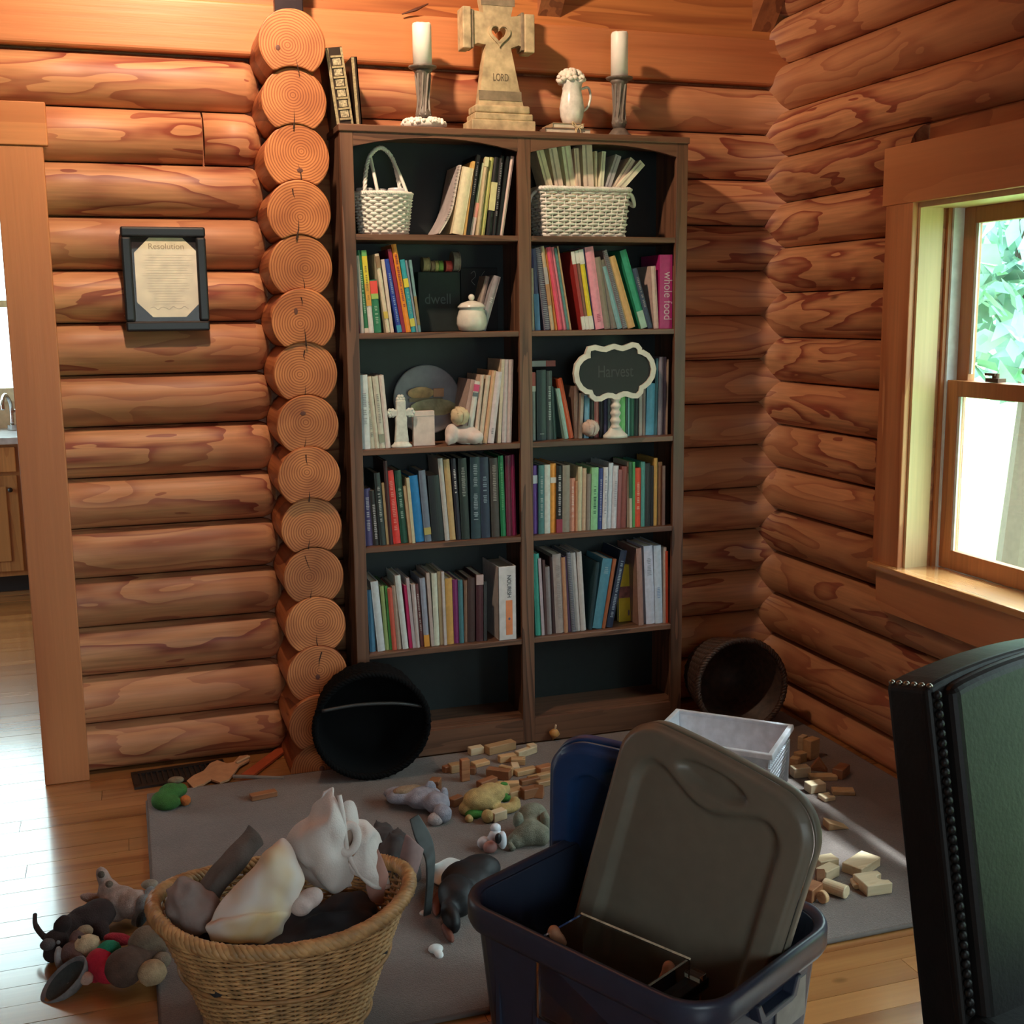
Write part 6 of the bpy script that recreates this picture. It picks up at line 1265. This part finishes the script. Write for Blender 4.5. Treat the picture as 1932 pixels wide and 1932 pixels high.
# ================================================================== TOYS
rk = random.Random(17)
def block(px, py, dim, ang, mt, lab, shape='box', z=RUGZ, up=0, grp='wooden toy blocks on the rug', tilt=0):
    c = PX(px, py, 2, z+dim[2]/2); base = Vector((c.x, c.y, z+.0005)); R = RZ(math.radians(ang)) @ RX(math.radians(tilt)); cc = base+Vector((0, 0, dim[2]/2+up))
    ex, ey, ez = R @ Vector((1, 0, 0)), R @ Vector((0, 1, 0)), R @ Vector((0, 0, 1)); L, W, H = dim
    if shape == 'box': g = box(cc, dim, R)
    elif shape == 'cyl': g = lathe([(W/2, -L/2), (W/2, L/2)], base+Vector((0, 0, W/2+up)), ex, n=20)
    elif shape == 'disc': g = lathe([(L/2, 0), (L/2, H)], base, (0, 0, 1), n=24)
    elif shape == 'tri': g = prism([(-L/2, -H/2), (L/2, -H/2), (-L/2, H/2)], cc, ex, ez, ey, -W/2, W/2)
    elif shape == 'roof': g = prism([(-L/2, -H/2), (L/2, -H/2), (0, H/2)], cc, ex, ez, ey, -W/2, W/2)
    elif shape == 'arch':
        P = [(-L/2, -W/2), (L/2, -W/2), (L/2, -.22*W)]+[(L/2-.30*W*math.sin(a), .0+.22*W*-math.cos(a)) for a in [math.pi*i/8 for i in range(1, 8)]]+[(L/2, .22*W), (L/2, W/2), (-L/2, W/2)]
        g = prism(P, cc, ex, ey, ez, -H/2, H/2)
    o = O('toy_block', g, mt, None, base, bev=.0018, seg=1); tag(o, lab, 'toy block', grp); return o
B_, D_, P_ = M_BLOCK, M_BLOCKD, M_BLOCKW
def lx(a): return 800+a/7.156
def ly(b): return 1370+b/7.156
GL = 'toy blocks scattered before the bookcase'
for a, b, dim, ang, mt, sh, desc in (
 (700, 325, (.052, .03, .026), 8, P_, 'box', 'short pale block at the upper left of the scatter'), (1030, 285, (.112, .036, .03), 14, B_, 'box', 'long tan block nearest the bookcase'), (1370, 350, (.085, .024, .024), 24, P_, 'box', 'pale stick-like block at the upper right of the scatter'),
 (1455, 300, (.03, .028, .03), 10, P_, 'box', 'little pale cube touching the stick-like block'), (1120, 430, (.062, .026, .024), 4, B_, 'box', 'pinkish tan block below the longest block'), (1270, 470, (.05, .03, .022), -20, B_, 'arch', 'small tan arch block in the middle of the scatter'),
 (550, 590, (.030, .022, .075), 4, D_, 'box', 'brown plank block standing upright'), (420, 560, (.042, .034, .028), 6, B_, 'box', 'tan cube left of the upright plank'), (300, 580, (.022, .022, .022), 20, D_, 'box', 'tiny dark cube at the far left of the scatter'), (650, 600, (.026, .022, .024), -30, D_, 'box', 'dark brown cube right of the upright plank'),
 (1010, 640, (.082, .030, .032), -38, D_, 'box', 'brown diagonal block in mid scatter'), (1110, 600, (.05, .018, .03), -50, B_, 'box', 'tan block leaning by the diagonal block'), (1370, 610, (.078, .030, .018), 10, B_, 'box', 'flat tan plank right of centre'), (1630, 580, (.056, .034, .024), 14, D_, 'box', 'orange-brown block near the blue lid'),
 (1580, 680, (.10, .022, .018), 12, B_, 'box', 'long tan plank beside the blue lid'), (1660, 760, (.075, .022, .018), 10, B_, 'box', 'short tan plank touching the blue lid'), (1430, 740, (.07, .022, .018), 8, D_, 'box', 'brown strip below the flat tan plank'), (1430, 890, (.058, .034, .032), 8, D_, 'box', 'dark brown block above the grey plush'),
 (1555, 870, (.034, .03, .042), 60, D_, 'roof', 'brown roof-shaped block beside the grey plush'), (1230, 900, (.062, .036, .024), 16, B_, 'box', 'tan block touching the green-gold plush'), (150, 790, (.034, .04, .038), -30, D_, 'box', 'reddish cube beside the blue-grey plush'), (850, 760, (.072, .028, .024), 25, D_, 'box', 'brown block above the green-gold plush'),
 (760, 500, (.06, .034, .014), 14, B_, 'box', 'flat dull block behind the upright plank'), (1230, 560, (.044, .026, .022), 80, P_, 'box', 'pale upright chip in mid scatter'), (1180, 790, (.05, .024, .02), -14, B_, 'box', 'small tan block above the gold plush head'), (1000, 1200, (.05, .03, .03), 20, P_, 'box', 'pale block between plush toys'), (430, 1010, (.046, .028, .026), 30, D_, 'box', 'dark red-brown block left of the gold plush')):
    block(lx(a), ly(b), dim, ang, mt, 'wooden toy block: '+desc, sh, grp=GL)
def gx(a): return 1480+a/5.52
def gy(b): return 1370+b/5.52
GR = 'toy blocks scattered beside the tote'
for a, b, dim, ang, mt, sh, desc in (
 (190, 170, (.034, .022, .05), 30, P_, 'box', 'pale upright block behind the white basket corner'), (280, 230, (.05, .034, .07), 20, B_, 'box', 'pinkish tall block nearest the log wall'), (165, 320, (.036, .03, .034), 10, B_, 'box', 'pinkish cube beside the white basket'), (110, 370, (.03, .03, .03), 40, B_, 'box', 'half-hidden cube touching the white basket'),
 (355, 390, (.062, .03, .045), -35, D_, 'roof', 'greyish roof-shaped block'), (165, 470, (.06, .036, .034), -6, P_, 'box', 'pale block behind the lid edge'), (400, 530, (.09, .034, .016), -18, B_, 'box', 'flat pinkish plank'), (320, 630, (.058, .04, .03), 0, P_, 'box', 'pale block with shaded end, above the rug light patch'),
 (590, 470, (.068, .036, .034), 35, D_, 'box', 'dark brown block farthest toward the chair'), (610, 680, (.07, .04, .014), -24, B_, 'box', 'flat lilac-lit plank'), (440, 740, (.04, .04, .014), 0, P_, 'arch', 'small low arch block on the lit rug'), (540, 1010, (.068, .042, .026), -8, B_, 'tri', 'wedge block alone on the lit rug'),
 (430, 1420, (.06, .04, .03), 0, P_, 'box', 'bright white-lit block at the lid edge'), (800, 1440, (.105, .06, .028), 26, P_, 'box', 'large pale slab block near the chair'), (915, 1640, (.075, .075, .030), -4, P_, 'arch', 'square block with half-round cut-out'), (730, 1640, (.04, .016, .016), 70, P_, 'cyl', 'small pale dowel against the cut-out block'),
 (370, 1590, (.05, .024, .058), 70, D_, 'roof', 'brown pointed block beside the lid'), (450, 1520, (.06, .036, .03), 20, P_, 'box', 'sunlit block behind the short cylinder'), (530, 1690, (.066, .036, .036), -62, P_, 'cyl', 'short pale cylinder lying on the rug'), (400, 1780, (.014, .034, .034), 20, B_, 'cyl', 'upright wooden disc'), (285, 1720, (.06, .034, .036), 30, D_, 'box', 'brown and white-lit block at the lid edge'), (620, 1720, (.024, .02, .018), 10, P_, 'box', 'small white chip beside the short cylinder')):
    block(gx(a), gy(b), dim, ang, mt, 'wooden toy block: '+desc, sh, grp=GR)
block(497, 1500, (.085, .03, .018), 10, D_, 'wooden toy block: reddish plank alone behind the laundry basket', 'box', grp='wooden toy block behind the basket')
# spinning top by the bookcase foot
c = FL(1043, 1397, RUGZ); sp_ = T('spinning_top', 'little wooden spinning top at the foot of the bookcase', 'toy', (c.x, c.y, RUGZ+.0005))
O('body', lathe([(.0015, 0), (.004, .008), (.016, .022), (.020, .03), (.013, .040), (.006, .046)], (c.x, c.y, RUGZ+.0005), (.15, -.2, 1), n=20), plain((.55, .27, .08), .4), sp_, smooth=True); O('stem', cyl((c.x+.006, c.y-.009, RUGZ+.045), (c.x+.008, c.y-.012, RUGZ+.062), .0035), plain((.70, .58, .40), .5), sp_)
# ---------------- plush toys
def plush(c, rough=.95, var=.2): return plain(c, rough, var, 60, bump=.6, bscale=300)
def pl3(px, py, z): return PX(px, py, 2, z)
def E_(px, py, z, r, R=None): return ell(pl3(px, py, z), r, R, n=14, m=9, wob=.08, seed=px)
# green frog-like plush with orange ball foot, by the vent
t = T('green_plush', 'green plush toy with an orange foot at the rug corner', 'plush toy', (*pl3(320, 1510, 0).xy, .006))
gp = plush((.045, .16, .035)); blob('body', [E_(305, 1510, .035, (.034, .034, .030)), E_(322, 1495, .045, (.040, .034, .030)), E_(340, 1490, .04, (.024, .024, .022)), E_(318, 1515, .03, (.04, .03, .022))], gp, t, vox=.005); O('foot', E_(350, 1510, .03, (.017, .017, .017)), plush((.55, .16, .04)), t, smooth=True); O('leg', E_(338, 1512, .024, (.024, .014, .012)), gp, t, smooth=True); O('cap', E_(332, 1472, .055, (.026, .018, .012)), plush((.22, .16, .10)), t, smooth=True)
# cut-out wooden doll lying between vent and wall
t = T('cutout_doll', 'flat peach cut-out doll shape lying by the log wall', 'toy', (*pl3(410, 1450, 0).xy, .008)); poly = [(352, 1473), (365, 1486), (385, 1478), (398, 1470), (415, 1476), (432, 1470), (442, 1458), (452, 1444), (470, 1434), (468, 1424), (452, 1426), (440, 1438), (428, 1440), (410, 1434), (396, 1440), (384, 1454), (366, 1462)]
pw = [pl3(a, b, .014) for a, b in poly]; n_ = len(pw); O('board', (pw+[p-Vector((0, 0, .006)) for p in pw], [tuple(range(n_)), tuple(range(2*n_-1, n_-1, -1))]+[(i, n_+i, n_+(i+1) % n_, (i+1) % n_) for i in range(n_)]), plain((.52, .29, .16), .6), t); O('arm', cat(tube([pl3(446, 1440, .016), pl3(470, 1428, .018)], .006, 6)), plain((.55, .40, .26), .6), t)
t = tag(O('grey_rod', tube([pl3(440, 1465, .012), pl3(536, 1468, .014)], .0065, 8), plain((.22, .20, .19), .5), None, pl3(490, 1467, .008)), 'grey plastic rod lying on the floor before the log ends', 'rod')
t = tag(O('orange_track', prism([(a.x, a.y) for a in [pl3(455, 1462, .01), pl3(478, 1463, .01), pl3(545, 1412, .01), pl3(528, 1408, .01)]], (0, 0, 0), (1, 0, 0), (0, 1, 0), (0, 0, 1), .004, .012), plain((.42, .075, .025), .5), None, pl3(500, 1440, .004)), 'orange-red toy strip slanting toward the wall corner', 'toy strip')
# blue-grey plush behind the basket
t = T('bluegrey_plush', 'shaggy blue-grey plush dog lying behind the laundry basket', 'plush toy', (*pl3(800, 1540, 0).xy, RUGZ)); bg_ = plush((.30, .30, .36)); blob('body', [E_(770, 1500, .05, (.075, .04, .028)), E_(800, 1505, .05, (.06, .045, .035)), E_(825, 1515, .05, (.042, .04, .035)), E_(835, 1535, .04, (.03, .03, .03)), E_(745, 1495, .045, (.04, .025, .018))], bg_, t, vox=.006); O('muzzle', E_(822, 1545, .03, (.026, .022, .020)), plush((.45, .38, .38)), t, smooth=True); O('back_patch', E_(770, 1490, .07, (.05, .025, .012)), plush((.32, .22, .14)), t, smooth=True); O('ear', E_(812, 1490, .07, (.02, .012, .03)), bg_, t, smooth=True); O('ear', E_(838, 1500, .07, (.014, .012, .026)), bg_, t, smooth=True)
for px, py in ((818, 1540), (830, 1542)): O('eye', E_(px, py-4, .045, (.004, .004, .004)), BLACK, t, smooth=True)
# gold and green dinosaur-like plush
t = T('gold_plush', 'gold plush creature with green belly sprawled on the rug', 'plush toy', (*pl3(920, 1535, 0).xy, RUGZ)); gd = plush((.50, .36, .15)); gn = plush((.05, .20, .035))
blob('body', [E_(905, 1508, .055, (.055, .045, .035)), E_(925, 1498, .06, (.05, .04, .035)), E_(945, 1490, .055, (.032, .03, .028)), E_(920, 1540, .03, (.020, .024, .022)), E_(880, 1525, .03, (.026, .028, .022)), E_(955, 1525, .028, (.05, .022, .016)), E_(972, 1515, .035, (.018, .02, .022)), E_(885, 1545, .02, (.014, .018, .014))], gd, t, vox=.005); O('belly', E_(895, 1535, .022, (.030, .022, .016)), gn, t, smooth=True); O('mouth', E_(952, 1505, .04, (.02, .016, .014)), gn, t, smooth=True); O('nose', E_(958, 1502, .045, (.007, .007, .007)), BLACK, t, smooth=True); O('crest', E_(950, 1480, .075, (.014, .01, .008)), gn, t, smooth=True)
# grey-green plush
t = T('greygreen_plush', 'grey-green plush elephant behind the tote beside the blocks', 'plush toy', (*pl3(1000, 1585, 0).xy, RUGZ)); gg = plush((.20, .20, .15)); blob('body', [E_(1005, 1545, .06, (.05, .045, .05)), E_(1000, 1570, .045, (.05, .04, .04)), E_(975, 1585, .03, (.03, .026, .026)), E_(1020, 1575, .04, (.03, .03, .035))], gg, t, vox=.006); O('ear', E_(1028, 1550, .07, (.016, .022, .03)), gg, t, smooth=True); O('ear', E_(978, 1548, .08, (.016, .018, .026)), gg, t, smooth=True); O('trunk', tube(crpath([pl3(972, 1575, .05), pl3(962, 1590, .03), pl3(968, 1602, .02)]), .009, 8), gg, t, smooth=True)
# shiny silvery toy
t = T('silver_toy', 'shiny white and black plush bird toy between plush animals and tote', 'toy', (*pl3(930, 1600, 0).xy, RUGZ)); sw = plain((.78, .82, .92), .25); blob('body', [E_(935, 1578, .05, (.022, .02, .026)), E_(948, 1585, .05, (.014, .014, .03)), E_(912, 1590, .03, (.020, .016, .020))], sw, t, vox=.004); O('head', E_(935, 1562, .075, (.016, .015, .014)), sw, t, smooth=True); O('wing', E_(940, 1582, .065, (.010, .008, .016)), BLACK, t, smooth=True); O('breast', E_(925, 1598, .03, (.022, .016, .018)), plain((.42, .20, .18), .6), t, smooth=True)
# white rag and black bag beside the tote
t = tag(sheet('white_rag', [[pl3(818, 1632, .06), pl3(845, 1620, .06), pl3(872, 1626, .05)], [pl3(815, 1650, .03), pl3(840, 1648, .035), pl3(870, 1640, .03)], [pl3(818, 1668, .014), pl3(830, 1672, .014), pl3(848, 1655, .014)]], plain((.82, .82, .80), .7), None, pl3(840, 1650, RUGZ), th=.006, sub=5, wr=.006), 'bright white rag on the rug beside the black bag', 'rag')
bb = blob('black_bag', [E_(880, 1660, .05, (.07, .08, .045)), E_(862, 1690, .05, (.05, .07, .05)), E_(850, 1730, .04, (.022, .06, .035)), E_(905, 1640, .06, (.06, .05, .04))], plain((.010, .010, .013), .6, .4, 20, bump=.4, bscale=40), None, pl3(870, 1700, RUGZ), vox=.007); tag(bb, 'black fabric bag slumped against the left side of the tote', 'bag')
t = tag(blob('pale_spot', [E_(822, 1790, .016, (.020, .018, .010)), E_(828, 1800, .014, (.012, .02, .008))], plain((.80, .82, .82), .7), None, pl3(825, 1795, RUGZ), vox=.003), 'white lump standing for a sun patch on the rug left of the tote', 'sun patch')  # white lump stands in for a patch of sun on the rug
t = tag(blob('pale_spot', [E_(803, 1722, .014, (.018, .013, .007))], plain((.66, .64, .60), .7), None, pl3(803, 1724, RUGZ), vox=.003), 'small pale lump on the rug beside the basket rim', 'sun patch')  # small flat pale lump
t = tag(blob('leather_belt', [E_(845, 1760, .02, (.012, .05, .012)), E_(825, 1705, .02, (.014, .07, .010), RZ(-.3))], plain((.16, .05, .03), .7), None, pl3(838, 1740, RUGZ), vox=.004), 'reddish brown belt end lying between basket and tote', 'belt')
# stuffed animals at the left
t = T('cream_plush', 'pinkish cream stuffed lamb on its back left of the laundry basket', 'plush toy', (*pl3(230, 1720, 0).xy, .004)); cp = plush((.40, .29, .25))
blob('body', [E_(225, 1700, .05, (.050, .042, .040)), E_(250, 1706, .05, (.040, .04, .038)), E_(205, 1680, .07, (.028, .028, .03)), E_(195, 1655, .10, (.018, .018, .032), RY(-.3)), E_(175, 1695, .05, (.036, .016, .014), RY(.4)), E_(212, 1725, .03, (.034, .02, .018), RY(.5)), E_(272, 1690, .06, (.026, .016, .014), RY(.6))], cp, t, vox=.0055); O('paw_pad', E_(191, 1650, .118, (.009, .008, .009)), plush((.10, .075, .055)), t, smooth=True); O('paw_pad', E_(206, 1668, .10, (.010, .008, .009)), plush((.16, .12, .09)), t, smooth=True); O('tuft', E_(282, 1668, .07, (.022, .016, .012)), plush((.34, .28, .22)), t, smooth=True)
t = T('grey_plush', 'grey and white plush half hidden behind the basket rim', 'plush toy', (*pl3(275, 1730, 0).xy, .004)); blob('body', [E_(275, 1712, .05, (.028, .03, .036)), E_(285, 1690, .06, (.020, .02, .026)), E_(262, 1730, .03, (.016, .02, .028), RY(.6))], plush((.24, .26, .27)), t, vox=.005); O('belly', E_(268, 1732, .045, (.012, .014, .026), RY(.5)), plush((.03, .035, .035)), t, smooth=True)
t = T('brown_plush_dog', 'dark brown stuffed dog with raised tail at the far left', 'plush toy', (*pl3(130, 1780, 0).xy, .004)); bd_ = plush((.030, .016, .015))
blob('body', [E_(185, 1725, .05, (.044, .040, .040)), E_(160, 1735, .05, (.046, .036, .036)), E_(130, 1752, .045, (.036, .034, .034)), E_(105, 1778, .04, (.032, .03, .034)), E_(190, 1755, .03, (.022, .03, .026)), E_(98, 1800, .02, (.022, .024, .02))], bd_, t, vox=.0055); O('tail', tube(crpath([pl3(96, 1775, .05), pl3(80, 1764, .055), pl3(67, 1745, .065), pl3(66, 1725, .075)]), [.008, .008, .008, .008, .008, .008, .007, .007, .007, .007, .007, .007, .006, .006, .006, .006, .006, .006, .005], 6), bd_, t, smooth=True); O('nose', E_(90, 1782, .055, (.018, .016, .014)), plush((.10, .08, .08)), t, smooth=True); O('eye', E_(110, 1778, .066, (.005, .004, .005)), plain((.2, .2, .2), .2), t, smooth=True); O('ear', E_(118, 1745, .08, (.02, .012, .026), RY(.6)), bd_, t, smooth=True)
t = T('cream_faced_plush', 'cream-faced plush with brown hood among the stuffed animals', 'plush toy', (*pl3(160, 1800, 0).xy, .004)); O('face', E_(165, 1785, .055, (.032, .028, .028)), plush((.60, .46, .29)), t, smooth=True); blob('hood', [E_(135, 1800, .04, (.026, .026, .03)), E_(148, 1775, .05, (.024, .022, .03)), E_(145, 1812, .035, (.022, .024, .024))], plush((.16, .10, .095)), t, vox=.005); O('ear', E_(160, 1757, .07, (.020, .012, .016)), plush((.34, .24, .15)), t, smooth=True); O('trim', E_(112, 1808, .03, (.012, .014, .030)), plush((.42, .42, .42)), t, smooth=True); O('eye', E_(150, 1768, .083, (.004, .004, .004)), BLACK, t, smooth=True)
t = T('festive_bear', 'brown teddy bear in red hat and green scarf lying left of the basket', 'plush toy', (*pl3(250, 1840, 0).xy, .004)); br = plush((.105, .062, .045)); cr_ = plush((.46, .34, .20))
blob('body', [E_(235, 1825, .055, (.046, .042, .046)), E_(260, 1812, .05, (.044, .04, .042)), E_(285, 1800, .05, (.036, .034, .036))], br, t, vox=.0055); blob('head', [E_(275, 1775, .085, (.038, .036, .036)), E_(300, 1785, .07, (.022, .022, .022)), E_(255, 1780, .08, (.018, .02, .022))], plush((.20, .15, .105)), t, vox=.005); O('paw', E_(287, 1835, .045, (.034, .028, .030)), cr_, t, smooth=True); O('paw', E_(305, 1812, .05, (.022, .02, .02)), plush((.28, .23, .17)), t, smooth=True); O('scarf', E_(205, 1795, .065, (.030, .024, .026)), plush((.015, .22, .12)), t, smooth=True); O('scarf_end', E_(222, 1772, .06, (.034, .020, .014), RY(.3)), plush((.33, .015, .03)), t, smooth=True)
blob('hat', [E_(190, 1815, .05, (.036, .032, .034)), E_(205, 1832, .04, (.034, .03, .03)), E_(180, 1835, .03, (.024, .026, .024))], plush((.46, .012, .035)), t, vox=.005); O('pompom', E_(163, 1846, .035, (.016, .015, .015)), plush((.52, .34, .27)), t, smooth=True)
t = T('plush_hat', 'grey plush hat with dark lining on the floor at the lower left', 'hat', (*pl3(125, 1870, 0).xy, .002)); cA = pl3(120, 1848, .035); axc = Vector((-.45, -.35, .75)).normalized(); O('crown', lathe([(.004, -.045), (.035, -.038), (.058, -.018), (.064, 0), (.060, .003), (.052, -.015), (.03, -.03), (.004, -.034)], cA, axc, n=28, ell=.62, ex=(1, .35, .5)), plush((.20, .19, .19)), t, smooth=True); O('lining', lathe([(.003, -.020), (.03, -.017), (.052, -.006)], cA+axc*.002, axc, n=28, ell=.62, ex=(1, .35, .5), cap=False), plush((.045, .055, .055)), t, smooth=True)
